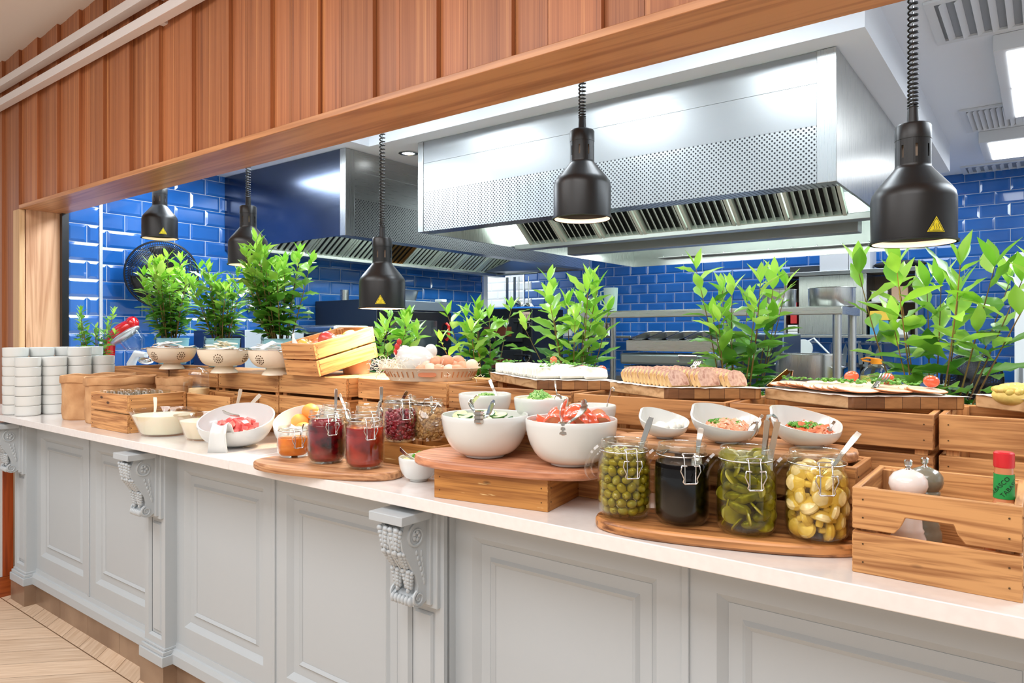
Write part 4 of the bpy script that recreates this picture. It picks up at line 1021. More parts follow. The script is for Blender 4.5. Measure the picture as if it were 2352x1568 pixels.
pk2 = MB().sph((0, 0, 0), (.024, .012, .011), 16, 10).mesh('pickle', M_pick)
r2 = random.Random(9)
def pf(x, y, z):
    if r2.random() < .5: inst('pickle_slice', pk, (x, y, z), (r2.uniform(-.5, .5)+1.2, r2.uniform(-.5, .5), r2.uniform(0, 6)), 'pale green slice of pickled cucumber in the jar', 'pickle', 'cucumber slices in the jar', r2.uniform(.8, 1))
    else: inst('pickled_gherkin', pk2, (x, y, z), (r2.uniform(-.4, .4), r2.uniform(-.4, .4), math.atan2(y-PI_.location.y, x-PI_.location.x)+PI/2), 'dark green gherkin piece in the pickle jar', 'pickle', 'gherkins in the jar', r2.uniform(.75, .95))
ring_pack(PI_, .0355, .020, .136, .0165, .0255, pf)

# ================================================================== SPOONS AND TONGS
M_cut = base('polished_cutlery', (205, 200, 192), .14, 1)
def spoon(p0, p1, label, w=.010, bowl=True, mat=None, name='spoon', bw=.016, group=None):
    """p0 = bowl end inside the food, p1 = handle end"""
    p0, p1 = Vector(p0), Vector(p1); d = (p1-p0); side = d.cross(Vector((p1.x, p1.y, 0)).normalized() if True else Vector((0, 0, 1))).normalized()
    side = (side+Vector((A, B, 0))*.6).normalized()
    n = d.cross(side).normalized()
    t = empty(name, tuple(p0), 0, label, name.replace('_', ' '), group or 'serving spoons')
    pts = []; ws = []
    for i in range(9):
        f_ = i/8; pts.append(d*f_+n*.004*math.sin(f_*PI)); ws.append(w*(.45+.55*f_) if i < 8 else w*.8)
    MB().strap(pts, side, ws, .0018).build('handle', mat or M_cut, t, bevel=.0005, ang=50)
    if bowl:
        q = d.normalized()
        rot = Matrix((( side.x, q.x, n.x, 0), (side.y, q.y, n.y, 0), (side.z, q.z, n.z, 0), (0, 0, 0, 1)))
        MB().sph((0, -.012, 0), (bw*.75, bw*1.25, .005), 14, 8, rot).build('bowl', mat or M_cut, t, ang=60)
    return t
def at(px, py, y): return (PX(px, y), y, PZ(px, py, y))
def sp(jar_, px0, py0, px1, py1, label, w=.010, dy=.0, **kw):
    y = jar_.location.y+dy
    return spoon(at(px0, py0, y), at(px1, py1, y+.01), label, w, **kw)
sp(HON, 680, 1030, 697, 973, 'thin spoon with ball end standing in the honey', .004)
sp(JM1, 768, 965, 772, 893, 'spoon leaning in the cherry jam jar', .010)
sp(SED, 796, 945, 780, 905, 'spoon crossing another one in the seed jar', .010, dy=.0)
sp(JM2, 858, 985, 872, 921, 'twisted spoon in the strawberry jam jar', .006)
sp(NUT, 873, 940, 876, 888, 'flat-handled spoon in the jar of pale nuts', .012)
sp(APR, 915, 935, 935, 898, 'spoon leaning across the rear jar', .012)
sp(CRN, 942, 950, 942, 905, 'dark wet spoon standing in the cranberries', .010)
sp(WAL, 992, 950, 990, 910, 'short spoon standing in the walnuts', .010)
sp(OL, 1460, 1070, 1496, 957, 'flat steel spoon handle in the olive jar', .013, bowl=False)
sp(BA, 1602, 1050, 1611, 983, 'steel spoon in the balsamic jar', .013)
sp(MU, 1905, 1085, 1974, 993, 'flat steel spoon leaning in the mushroom jar', .012)
# tongs in pickles
tt = empty('steel_tongs', at(1752, 1095, PI_.location.y), 0, 'steel tongs standing in the pickle jar', 'tongs')
o0 = Vector(tt.location)
def rel(px, py, y): return Vector(at(px, py, y))-o0
yq = PI_.location.y
for (a_, b_) in (((1754, 1058), (1762, 965)), ((1768, 1056), (1786, 968))):
    MB().strap([rel(a_[0], a_[1]+25, yq), rel(*a_, yq), rel((a_[0]+b_[0])/2, (a_[1]+b_[1])/2, yq+.004), rel(*b_, yq)], (A, B, 0), .0105, .0014).build('arm', M_cut, tt)
MB().strap([rel(1762, 966, yq), rel(1763, 957, yq), rel(1774, 953, yq), rel(1785, 960, yq), rel(1786, 968, yq)], (-B, A, .2), .013, .0014).build('spring_bend', M_cut, tt)
# ================================================================== ROUND BOWLS
def bowl_prof(r, h, foot=.45, w_=.004):
    out = [(0, 0), (r*foot-.003, 0), (r*foot, .001), (r*foot, .006)]
    n = 12
    for i in range(n+1):
        f_ = i/n; a = f_*PI/2
        out.append((r*foot+(r-r*foot)*math.sin(a)**.92, .006+(h-.006)*(1-math.cos(a))**.95))
    inn = [(max(x-w_, 0), max(z, .012)) for x, z in out[4:]][::-1]
    return out+[(r-w_*.4, h+.0015)]+inn+[(0, .010)]
def bowl(px, pyf, zb, r, h, label, name='serving_bowl', group='round white serving bowls', back=None):
    x, y = P(px, pyf, zb); d = math.hypot(x, y); k_ = (d+r*.45)/d
    o = MB().lathe(bowl_prof(r, h), 56).build(name, M_white, None, ang=50); o.location = (x*k_, y*k_, zb)
    return tag(o, label, 'bowl', group)
zs = Zt+.0705+.0225
B1 = bowl(1114, 1054, zs, .1045, .100, 'large white bowl of cucumber slices with tongs')
B2 = bowl(1312, 1074, zs, .1035, .102, 'large white bowl of tomato wedges with tongs')
HB = bowl(962, 1107, Zt, .053, .062, 'small white bowl of couscous and herbs beside the low box')
def bowl_at(px, y, zb, r, h, label):
    o = MB().lathe(bowl_prof(r, h), 56).build('serving_bowl', M_white, None, ang=50); o.location = (PX(px, y), y, zb)
    return tag(o, label, 'bowl', 'round white serving bowls')
zq = 1.080
D1 = bowl_at(1114, 1.455, zq, .071, .075, 'white bowl with spring onions on pale salad, rear row farthest along')
D2 = bowl_at(1243, 1.455, zq, .069, .075, 'white bowl with a heap of spring onion rings, middle of the rear row')
D3 = bowl_at(1361, 1.445, zq, .056, .066, 'smaller white bowl with one green onion piece and a hooked spoon')

# food helpers
def stuff(o, label, cat): return tag(o, label, cat, None, 'stuff')
def chop(name, cx_, cy_, z, rx, ry, hgt, mat, label, cat, n=120, s=.004, seed=1, ringy=False, flat=.3):
    r3 = random.Random(seed); mb = MB()
    for i in range(n):
        a = r3.uniform(0, 2*PI); q = math.sqrt(r3.random()); zz = hgt*(1-q*q)*r3.uniform(.5, 1)
        M = T(q*rx*math.cos(a), q*ry*math.sin(a), zz) @ Euler((r3.uniform(-.9, .9), r3.uniform(-.9, .9), r3.uniform(0, 6))).to_matrix().to_4x4()
        k_ = r3.uniform(.7, 1.3)
        if ringy: mb.lathe([(s*k_, -s*.5), (s*k_*1.05, s*.5), (s*k_*.6, s*.5), (s*k_*.6, -s*.5), (s*k_, -s*.5)], 10, M)
        else:
            p = [(s*k_*r3.uniform(.6, 1.3)*math.cos(j*PI/3), s*k_*r3.uniform(.5, 1.2)*math.sin(j*PI/3)) for j in range(6)]
            mb.prism(p, -s*flat*.5, s*flat*.5, M)
    o = mb.build(name, mat, None, ang=40); o.location = (cx_, cy_, z); return stuff(o, label, cat)
M_green = spotty('chopped_green_herbs', (52, 120, 30), (110, 176, 60), 60, .5, c3=(84, 150, 44), island=.8)
M_onion = spotty('spring_onion', (96, 172, 66), (186, 222, 140), 60, .35, c3=(70, 150, 50), island=.8)
M_salad = spotty('egg_salad', (236, 224, 150), (246, 240, 206), 40, .5, .3, c3=(240, 206, 96), island=.6)
M_cream2 = spotty('creamy_white', (238, 236, 222), (246, 244, 236), 20, .4, .2)
def mound(name, cx_, cy_, z, rx, ry, h, mat, label, cat, seed=0, nb=26, s=.012):
    r3 = random.Random(seed); mb = MB()
    mb.sph((0, 0, 0), (rx, ry, h), 24, 12)
    for i in range(nb):
        a = r3.uniform(0, 2*PI); q = math.sqrt(r3.random())*.9
        mb.sph((q*rx*math.cos(a), q*ry*math.sin(a), h*math.sqrt(max(0, 1-q*q))*.85), (s*r3.uniform(.6, 1.2), s*r3.uniform(.6, 1.2), s*.6), 10, 6, None)
    o = mb.build(name, mat, None, ang=60); o.location = (cx_, cy_, z); return stuff(o, label, cat)
L_ = lambda o: (o.location.x, o.location.y, o.location.z)
x, y, z = L_(D1); mound('cottage_cheese', x, y, z+.058, .062, .062, .006, M_cream2, 'white salad base in the far rear bowl', 'salad', 1); chop('spring_onions', x+.005, y, z+.064, .030, .030, .014, M_onion, 'chopped spring onions heaped in the far rear bowl', 'spring onion', 110, .0038, 2, True)
x, y, z = L_(D2); mound('egg_salad', x, y, z+.058, .060, .060, .016, M_salad, 'yellow egg salad in the middle rear bowl', 'salad', 2, 40); chop('spring_onions', x-.002, y-.005, z+.072, .030, .030, .022, M_onion, 'spring onion rings heaped high on the egg salad', 'spring onion', 190, .0045, 3, True)
x, y, z = L_(D3); mound('yoghurt_dip', x, y, z+.050, .050, .050, .004, M_cream2, 'white dip in the smallest rear bowl', 'dip', 3); chop('spring_onions', x-.01, y-.02, z+.054, .008, .006, .008, M_onion, 'single green onion piece on the white dip', 'spring onion', 6, .005, 4, True)
x, y, z = L_(HB); mound('couscous', x, y, z+.050, .047, .047, .012, spotty('couscous', (226, 206, 130), (240, 228, 176), 90, .6, .6), 'yellow couscous in the small bowl by the low box', 'couscous', 5, 60, .004); chop('chopped_parsley', x+.006, y+.006, z+.058, .032, .032, .018, M_green, 'bright chopped parsley on the couscous', 'parsley', 190, .0045, 6)
kn = spoon((x+.025, y-.035, z+.060), (x-.045, y-.025, z+.082), 'steel butter knife lying across the small herb bowl', .013, bowl=False, name='knife', group='knives on the buffet')
sp(D1, 1144, 915, 1125, 872, 'patterned spoon handle in the far rear bowl', .011)
sp(D2, 1281, 912, 1274, 872, 'thin spoon standing in the egg salad', .005)
hk = empty('hooked_ladle', at(1395, 925, D3.location.y), 0, 'thin hooked ladle in the smallest rear bowl', 'ladle'); o0 = Vector(hk.location)
MB().tube([Vector(at(a_, b_, D3.location.y))-o0 for a_, b_ in ((1394, 935), (1397, 918), (1402, 905), (1403, 893), (1408, 889), (1411, 893), (1410, 898))], .0018, 8).build('handle', M_cut, hk, ang=80)
# cucumber slices
M_cuc = spotty('cucumber_flesh', (206, 226, 150), (228, 240, 186), 60, .3, Coat_Weight=.5); M_cucs = base('cucumber_skin', (44, 96, 30), .3)
cuc = MB().lathe([(0, -.0018), (.0190, -.0018)], 24).lathe([(.0190, -.0018), (.0205, -.0012), (.0205, .0012), (.0190, .0018)], 24, None, 1).lathe([(.0190, .0018), (0, .0018)], 24).mesh('cucumber_slice', [M_cuc, M_cucs])
r3 = random.Random(3); x, y, z = L_(B1)
for i in range(34):
    a = r3.uniform(0, 2*PI); q = math.sqrt(r3.random())*.064; lay = i % 3
    inst('cucumber_slice', cuc, (x+q*math.cos(a), y+q*math.sin(a), z+.082+.006*lay+r3.uniform(0, .003)), (r3.uniform(-.45, .45), r3.uniform(-.45, .45), r3.uniform(0, 6)), 'round cucumber slice in the large bowl', 'cucumber', 'cucumber slices in the large bowl')
mound('cucumber_pile', x, y, z+.064, .078, .075, .016, M_cuc, 'cucumber pile underneath the top slices', 'cucumber', 9, 10)
M_tom = spotty('tomato_skin', (228, 84, 50), (242, 112, 76), 8, .2, Coat_Weight=.5); M_tomf = spotty('tomato_flesh', (244, 148, 112), (250, 186, 136), 70, .3, Coat_Weight=.5)
def tomato_wedge():
    mb = MB(); n = 8; m = 6; r = .030; vs = []; fs = []; w_ = .75
    for i in range(n+1):
        th_ = PI*i/n
        for j in range(m+1):
            ph_ = -w_+2*w_*j/m; vs.append((r*math.sin(th_)*math.cos(ph_), r*math.sin(th_)*math.sin(ph_), r*.85*math.cos(th_)))
    for i in range(n):
        for j in range(m): a = i*(m+1)+j; fs.append((a, a+m+1, a+m+2, a+1))
    mb.add(vs, fs, None, 0)
    for s in (0, m):
        ed = [vs[i*(m+1)+s] for i in range(n+1)]; k_ = [(0, 0, 0)]+ed
        f_ = [(0, i+1, i+2) for i in range(n)]
        mb.add(k_, f_ if s else [tuple(reversed(q)) for q in f_], None, 1)
    return mb.mesh('tomato_wedge', [M_tom, M_tomf], 40)
tw_ = tomato_wedge(); x, y, z = L_(B2)
for i in range(26):
    a = i*2.4; q = math.sqrt((i+.5)/26)*.074; 
    inst('tomato_wedge', tw_, (x+q*math.cos(a), y+q*math.sin(a), z+.086+.012*(1-q/.074)+r3.uniform(0, .010)), (r3.uniform(0, 6), r3.uniform(0, 6), r3.uniform(0, 6)), 'red tomato wedge in the large bowl', 'tomato', 'tomato wedges in the large bowl', r3.uniform(.85, 1.1))
mound('tomato_pile', x, y, z+.062, .078, .075, .016, M_tomf, 'tomato pile underneath the top wedges', 'tomato', 9, 10)
# scissor tongs hanging on the bowl rims
def claw_tongs(px, py, y, label, left, rightp):
    t = empty('salad_tongs', at(px, py, y), 0, label, 'tongs', 'chrome salad tongs on the big bowls'); o0 = Vector(t.location)
    rr_ = Vector((A, B, 0)); fw = Vector((-B, A, 0))
    Mx = Matrix(((rr_.x, fw.x, 0, 0), (rr_.y, fw.y, 0, 0), (0, 0, 1, 0), (0, 0, 0, 1)))
    mb = MB()
    for q in range(3): mb.lathe([(0, 0), (.0105, 0), (.0125, .002), (.0125, .007), (.0105, .009), (0, .009)], 10, Mx @ T(0, 0, -.014+q*.0095) @ R(.0, 'Y'))
    mb.build('spring_hinge', M_cut, t, ang=30)
    for path, wl in ((left, 1), (rightp, -1)):
        pts = [Vector(at(a_, b_, y+dy))-o0 for a_, b_, dy in path]
        k_ = len(pts); n = 16; P2 = []
        for i in range(n+1):
            u = i/n*(k_-1); a_ = min(int(u), k_-2); f_ = u-a_
            p_1 = pts[a_]; p_2 = pts[a_+1]; p_0 = pts[max(a_-1, 0)]; p_3 = pts[min(a_+2, k_-1)]
            P2.append(.5*((2*p_1)+(p_2-p_0)*f_+(2*p_0-5*p_1+4*p_2-p_3)*f_*f_+(-p_0+3*p_1-3*p_2+p_3)*f_**3))
        ws = [.007+.0185*math.sin(min(1, max(0, (i/n-.25)/.75))*PI)**.7 if i/n > .25 else .009 for i in range(n+1)]
        ws[-1] = .002
        arm = MB().strap(P2, fw+rr_*.45*wl, ws, .0022).build('claw', M_cut, t, ang=60)
        rb = MB()
        for i in range(5, n, 2): 
            wv = (fw+rr_*.45*wl).normalized()*ws[i]*.5
            rb.tube([P2[i]-wv, P2[i-1], P2[i]+wv], .0011, 5)
        rb.build('ribs', M_cut, arm, ang=80)
y1 = B1.location.y-.105; y2 = B2.location.y-.103
y1 = B1.location.y-.085; y2 = B2.location.y-.085
claw_tongs(1100, 957, y1, 'chrome salad tongs hooked on the rim of the cucumber bowl', [(1098, 950, 0), (1085, 938, .01), (1083, 925, .02), (1092, 915, .03), (1100, 909, .04)], [(1104, 962, 0), (1118, 956, .02), (1128, 935, .03), (1133, 918, .04)])
claw_tongs(1295, 983, y2, 'chrome salad tongs hooked on the rim of the tomato bowl', [(1295, 975, 0), (1290, 958, .01), (1293, 935, .02), (1302, 914, .03)], [(1303, 972, 0), (1325, 957, .02), (1338, 942, .03), (1342, 930, .035), (1338, 920, .04)])

# ================================================================== SLANTED DISHES
def slant_bowl(r, h0, h1, spout=False, n=56, m=10, foot=.4, w_=.004, sx=1.0, pinch=0):
    """bowl whose rim rises from h0 at the front (-y) to h1 at the back (+y)"""
    def rim(a):
        f_ = (1+math.sin(a))/2; hh = h0+(h1-h0)*f_**1.3
        k_ = 1+pinch*(abs(math.cos(a))**6+.6*max(0, math.sin(a))**8)
        return hh, k_
    def surf(a, v, off):
        hh, k_ = rim(a); vv = v*PI/2
        rr = (r*foot+(r-r*foot)*math.sin(vv)**.9)*(1+(k_-1)*v) - off
        # higher rim also leans further out
        lean = 1+.18*((hh-h0)/max(h1, .001))*v
        return (max(rr, .001)*sx*math.cos(a)*lean, max(rr, .001)*math.sin(a)*lean, max(.004+(hh-.004)*(1-math.cos(vv)), .004 if off == 0 else .009))
    mb = MB(); vs = []; fs = []
    for s in range(2):
        for j in range(m+1):
            v = j/m if s == 0 else 1-j/m
            for i in range(n): vs.append(surf(2*PI*i/n, v, 0 if s == 0 else w_))
    tot = 2*(m+1)
    for j in range(tot-1):
        for i in range(n): fs.append((j*n+i, j*n+(i+1) % n, (j+1)*n+(i+1) % n, (j+1)*n+i))
    fs.append(tuple(range(n))[::-1]); fs.append(tuple(range((tot-1)*n, tot*n)))
    mb.add(vs, fs)
    mb.lathe([(0, 0), (r*foot*.95, 0), (r*foot, .002), (r*foot, .006)], 40, None, 0, sx)
    return mb
ztop = 1.0765+.0205
def dish(px, pyf, r, h0, h1, sx, label, rz, sc_=1):
    x, y = P(px, pyf, ztop); d = math.hypot(x, y); k_ = (d+r*.4)/d
    o = slant_bowl(r, h0, h1, pinch=.28, sx=sx).build('slanted_dish', M_white, None, ang=50); o.location = (x*k_, y*k_, ztop); o.rotation_euler = (0, 0, rz)
    return tag(o, label, 'dish', 'white slanted salad dishes')
S1 = dish(1527, 1008, .045, .024, .060, 1.05, 'small white slanted dish of creamy dip', .64+.6)
S2 = dish(1670, 1019, .058, .030, .074, 1.15, 'white slanted dish of shrimp salad with parsley', .64+.6)
S3 = dish(1855, 1028, .058, .031, .074, 1.15, 'white slanted dish of salmon salad with herbs', .64+.6)
x, y, z = L_(S1); mound('creamy_dip', x, y, z+.020, .036, .034, .010, M_cream2, 'white dip in the small slanted dish', 'dip', 6, 10)
M_shr = spotty('shrimp_salad', (240, 206, 176), (236, 150, 110), 60, .35, .3, c3=(226, 196, 160), island=.9, Coat_Weight=.4)
M_sal = spotty('salmon_strips', (236, 140, 96), (226, 104, 62), 40, .3, .2, c3=(240, 170, 126), island=.8, Coat_Weight=.4)
x, y, z = L_(S2); chop('shrimp_salad', x, y, z+.026, .040, .036, .016, M_shr, 'pale shrimp salad in the middle slanted dish', 'salad', 130, .010, 7, flat=.7); mound('shrimp_base', x, y, z+.018, .044, .040, .012, M_shr, 'shrimp salad underneath in the middle slanted dish', 'salad', 2, 20); chop('chopped_parsley', x-.005, y+.004, z+.040, .034, .026, .006, M_green, 'chopped parsley on the shrimp salad', 'parsley', 60, .0045, 8)
x, y, z = L_(S3); chop('salmon_salad', x, y, z+.026, .042, .038, .016, M_sal, 'orange salmon salad in the near slanted dish', 'salad', 130, .011, 9, flat=.5); mound('salmon_base', x, y, z+.018, .044, .040, .012, M_sal, 'salmon salad underneath in the near slanted dish', 'salad', 3, 20); chop('chopped_herbs', x-.002, y, z+.040, .034, .028, .006, M_green, 'chopped herbs on the salmon salad', 'herbs', 80, .005, 10)
sp(S2, 1735, 978, 1752, 953, 'small spoon in the shrimp dish', .006); sp(S3, 1905, 990, 1917, 967, 'small spoon in the salmon dish', .006)

# porcelain bowls with a fold-down tongue
def tongue_bowl(px, pyf, label, r=.106, rz=.64, zb=Zt):
    x, y = P(px, pyf, zb); d = math.hypot(x, y); k_ = (d+r*.3)/d
    t = empty('spout_bowl', (x*k_, y*k_, zb), rz, label, 'bowl', 'white bowls with a fold-down tongue')
    slant_bowl(r, .062, .140, foot=.26, sx=1.18).build('bowl_body', M_white, t, ang=50)
    # tongue: from the low rim out and straight down to the table
    w0, w1 = .020, .034; vs = []; ctr = [(-r*.86, .060, .040), (-r*.95, .076, .031), (-r*1.03, .083, .026), (-r*1.12, .080, .0245), (-r*1.18, .060, .026), (-r*1.22, .030, .029), (-r*1.25, .0, .033)]
    mb = MB(); n = 8
    for y_, z_, w_ in ctr:
        for j in range(n+1):
            u = -1+2*j/n; dip = -.008*(1-abs(u)**2)*(1 if z_ > .045 else .3) ; vs.append((u*w_, y_-(.010*u*u*min(1, z_/.05) if z_ < .075 else 0), z_+(.012*u*u if z_ > .07 else 0)))
    fs = [(i*(n+1)+j, i*(n+1)+j+1, (i+1)*(n+1)+j+1, (i+1)*(n+1)+j) for i in range(len(ctr)-1) for j in range(n)]
    mb.add(vs, fs); o = mb.build('tongue', M_white, t, ang=60); sd = o.modifiers.new('s', 'SOLIDIFY'); sd.thickness = .0055; sd.offset = 0
    return t
W1 = tongue_bowl(541, 1028, 'white spout bowl of watermelon cubes at the counter edge', .105, .60)
W2 = tongue_bowl(722, 1020, 'white spout bowl of peaches behind the honey jar', .088, .70)
W2.location = (PX(703, 1.45), 1.45, Zt)
M_wmel = spotty('watermelon', (226, 84, 84), (244, 132, 124), 40, .35, .2, Coat_Weight=.3)
wm = MB().box(-.009, .009, -.009, .009, -.008, .008).mesh('watermelon_cube', M_wmel)
r3 = random.Random(8); lx, ly, lz = L_(W1)
for i in range(64):
    a = i*2.399; q = math.sqrt((i % 22+.5)/22)*(.068-.008*(i//22)); lay = i//22
    ca, sa_ = q*math.cos(a)*1.15, q*math.sin(a); yy_ = math.cos(.6)*sa_+math.sin(.6)*ca; xx_ = math.cos(.6)*ca-math.sin(.6)*sa_
    o = inst('watermelon_cube', wm, (lx+xx_, ly+yy_, lz+.052+.012*lay+.13*max(0, sa_)+r3.uniform(0, .006)), (r3.uniform(0, 6), r3.uniform(0, 6), r3.uniform(0, 6)), 'pink watermelon cube in the spout bowl', 'watermelon', 'watermelon cubes in the spout bowl', r3.uniform(.8, 1.1))
M_peach = spotty('peach_skin', (238, 178, 84), (240, 150, 70), 8, .5)
pe = MB().sph((0, 0, 0), (.030, .030, .028), 20, 14).mesh('peach', M_peach)
lx, ly, lz = L_(W2)
for i, (dx_, dy_, dz_) in enumerate(((-.05, .055, .118), (-.03, .01, .06), (.03, .02, .06), (.0, .05, .07), (-.062, .02, .085))):
    inst('peach', pe, (lx+dx_, ly+dy_, lz+dz_), (0, 0, i), ['round orange peach peeping over the bowl rim', 'peach low in the spout bowl, hidden by the rim', 'peach low in the spout bowl, hidden by the rim', 'peach low in the spout bowl, hidden by the rim', 'peach lying against the far rim of the spout bowl'][i], 'peach', 'peaches in the spout bowl')
# clear spoon in the watermelon
cs = spoon(at(550, 955, W1.location.y-.055), at(512, 945, W1.location.y-.02), 'steel tongs end lying on the watermelon cubes', .016, bowl=False, name='serving_tongs', group='tongs')

# ================================================================== GLASS BOWLS OF YOGHURT
def glass_bowl(px, pyf, rt, rb, h, label, fill_h, fmat, fname, flabel):
    x, y = P(px, pyf, Zt); d = math.hypot(x, y); k_ = (d+rb*.95)/d
    t = MB().lathe([(0, .002), (rb-.006, 0), (rb, .003), (rb+.004, .012), (rt-.003, h-.010), (rt, h-.004), (rt+.006, h-.003), (rt+.007, h), (rt-.002, h+.001), (rt-.006, h-.010), (rb+.001, .012), (rb-.006, .006), (0, .006)], 56, None, 0, 1.12, 1).build('glass_bowl', M_thick, None, ang=50)
    t.location = (x*k_, y*k_, Zt); t.rotation_euler = (0, 0, .64); tag(t, label, 'glass bowl', 'clear glass bowls')
    kf = fill_h/h; rf = rb+(rt-rb)*kf
    f_ = MB().lathe([(0, .0065), (rb-.007, .0065), (rb+.000, .012), (rf-.0045, fill_h), (0, fill_h)], 56, None, 0, 1.12, 1).build(fname, fmat, None)
    f_.location = t.location; f_.rotation_euler = (0, 0, .64); stuff(f_, flabel, fname.replace('_', ' ')); return t
M_yog = base('yoghurt', (244, 238, 216), .35, Subsurface_Weight=.2); M_yog2 = base('vanilla_yoghurt', (244, 230, 202), .35, Subsurface_Weight=.2)
G1 = glass_bowl(377, 1003, .112, .074, .097, 'clear glass bowl of white yoghurt beside the glasses crate', .078, M_yog, 'white_yoghurt', 'white yoghurt in the far glass bowl')
G2 = glass_bowl(474, 1013, .094, .062, .092, 'clear glass bowl of vanilla yoghurt half behind the watermelon bowl', .070, M_yog2, 'vanilla_yoghurt', 'vanilla yoghurt in the glass bowl next to the watermelon')
G3 = glass_bowl(545, 985, .083, .055, .092, 'clear glass bowl behind the watermelon bowl with two white ladles', .060, M_yog, 'plain_yoghurt', 'yoghurt in the rear glass bowl')
G3.location = (PX(572, 1.515), 1.515, Zt); bpy.data.objects['plain_yoghurt'].location = G3.location
M_nylon = base('white_nylon', (240, 232, 220), .35)
def ladle(j, px0, py0, px1, py1, label, w=.016, mat=None):
    y = j.location.y
    return spoon(at(px0, py0, y), at(px1, py1, y+.01), label, w, mat=mat or M_nylon, name='white_ladle', group='white nylon ladles', bw=.02)
ladle(G1, 355, 952, 356, 912, 'white ladle handle standing in the far glass bowl'); ladle(G3, 540, 945, 553, 893, 'white ladle handle upright behind the watermelon bowl'); ladle(G3, 560, 945, 598, 906, 'white ladle handle leaning outward with a hang hole')
# jug of smoothie
jgx, jgy = PX(457, 1.553), 1.553; jz = Zt+.010
t = empty('glass_jug', (jgx, jgy, jz), 0, 'square glass jug of beige smoothie in the narrow crate', 'jug'); t.scale = (.88, .88, 1)
def sq(r, n=32, p=3.2): return ellipse(r, r, n, p)
def loft(mb, secs, M=None, mi=0, cap=True):
    n = len(secs[0][0]); vs = []
    for poly, z_ in secs: vs += [(x_, y_, z_) for x_, y_ in poly]
    fs = [(j*n+i, j*n+(i+1) % n, (j+1)*n+(i+1) % n, (j+1)*n+i) for j in range(len(secs)-1) for i in range(n)]
    if cap: fs += [tuple(range(n))[::-1], tuple(range((len(secs)-1)*n, len(secs)*n))]
    return mb.add(vs, fs, M, mi)
loft(MB(), [(sq(.050), 0), (sq(.052), .004), (sq(.040), .205), (sq(.042), .212)], cap=False).build('glass_body', M_thick, t, M=R(.64))
loft(MB(), [(sq(.0425), .150), (sq(.0455), .153), (sq(.0455), .158), (sq(.0425), .161)], cap=False).build('glass_ring', M_thick, t, M=R(.64))
loft(MB(), [(sq(.043), .206), (sq(.040), .216), (sq(.020), .232), (sq(.012), .236)]).build('glass_lid', M_thick, t, M=R(.64))
MB().tube([(-.030, -.044, .178), (-.042, -.062, .175), (-.042, -.064, .12), (-.040, -.064, .03), (-.034, -.052, .022)], .004, 8).build('handle', glass('lid_glass'), t, M=R(.64), ang=60)
o = loft(MB(), [(sq(.046), .005), (sq(.049), .008), (sq(.0425), .148)]).build('smoothie', base('beige_smoothie', (236, 208, 160), .4), None, M=T(jgx, jgy, jz) @ S(.86, .86, 1) @ R(.64)); stuff(o, 'beige smoothie in the square jug', 'smoothie')
# upturned glasses
gl_ = MB().lathe([(.030, 0), (.0315, .001), (.029, .075), (.026, .079), (0, .078), (0, .070), (.026, .070), (.029, .004)], 24).mesh('tumbler', glass('tumbler_glass', (248, 251, 251), .12))
q = 0
for i in range(4):
    for j in range(3):
        inst('tumbler', gl_, (xl+.05+i*.0655, gy+.045+j*.066, Zt+.076+rnd.uniform(0, .003)), (0, 0, 0), 'upturned clear glass in the low crate, upper layer', 'glass', 'upturned glasses in the crate')
        inst('tumbler', gl_, (xl+.05+i*.0655, gy+.045+j*.066, Zt+.0095), (0, 0, 0), 'upturned clear glass in the low crate, lower layer', 'glass', 'upturned glasses in the lower layer of the crate', (1, 1, .82))

# ================================================================== COLANDERS, SACHETS, BUCKETS
def colander(x, y, label, rz=0):
    t = empty('colander', (x, y, 1.1555), rz, label, 'colander', 'cream enamel colanders')
    r = .104; h0 = .030; h1 = .100
    n = 96; m = 16; vs = []; fs = []
    def prof(v): a = v*PI/2; return .045+(r-.045)*math.sin(a)**.85, h0+(h1-h0)*(1-math.cos(a))
    MB().lathe([(.050, 0), (.054, .001), (.050, .010), (.036, .024), (.034, h0+.002), (.030, h0), (.046, .004), (.050, 0)], 40).build('foot', M_cream, t)
    MB().lathe([(0, h0), (.045, h0)]+[prof(i/14) for i in range(1, 15)]+[(r-.003, h1)]+[(prof(1-i/14)[0]-.003, prof(1-i/14)[1]+.002) for i in range(1, 14)]+[(0, h0+.002)], 56).build('bowl_body', M_cream, t, ang=50)
    MB().tube([(r*math.cos(2*PI*i/48), r*math.sin(2*PI*i/48), h1) for i in range(48)], .0024, 8, closed=True).build('rim', M_chrome, t, ang=80)
    hl = MB()
    for g in range(5):
        a0 = 2*PI*g/5-PI/2+.6
        spots = [(0, 0)]+[(math.cos(q*PI/3)*.42, math.sin(q*PI/3)*.42) for q in range(6)]+[(math.cos(q*PI/6)*.9, math.sin(q*PI/6)*.9) for q in range(12)]
        for (u, v) in spots:
            vv = .62+v*.20; aa = a0+u*.19; pr, pz = prof(vv); pr2, pz2 = prof(vv+.02)
            p = Vector((pr*math.cos(aa), pr*math.sin(aa), pz)); nrm = Vector(((pz2-pz)*math.cos(aa), (pz2-pz)*math.sin(aa), -(pr2-pr))).normalized()
            M = Matrix.Translation(p+nrm*.0003) @ nrm.to_track_quat('Z', 'Y').to_matrix().to_4x4()
            hl.cyl(.0026, -.0005, .0005, 8, M)
    o = hl.build('holes', base('colander_hole', (92, 64, 34), .6), t); o['kind'] = 'stuff'
    for s in (-1, 1):
        MB().tube([(s*r*.99, -.022, h1-.004), (s*(r+.014), -.020, h1-.006), (s*(r+.022), -.008, h1-.004), (s*(r+.022), .008, h1-.004), (s*(r+.014), .020, h1-.006), (s*r*.99, .022, h1-.004)], .0026, 8).build('handle', M_chrome, t, ang=80)
    return t
COL = []
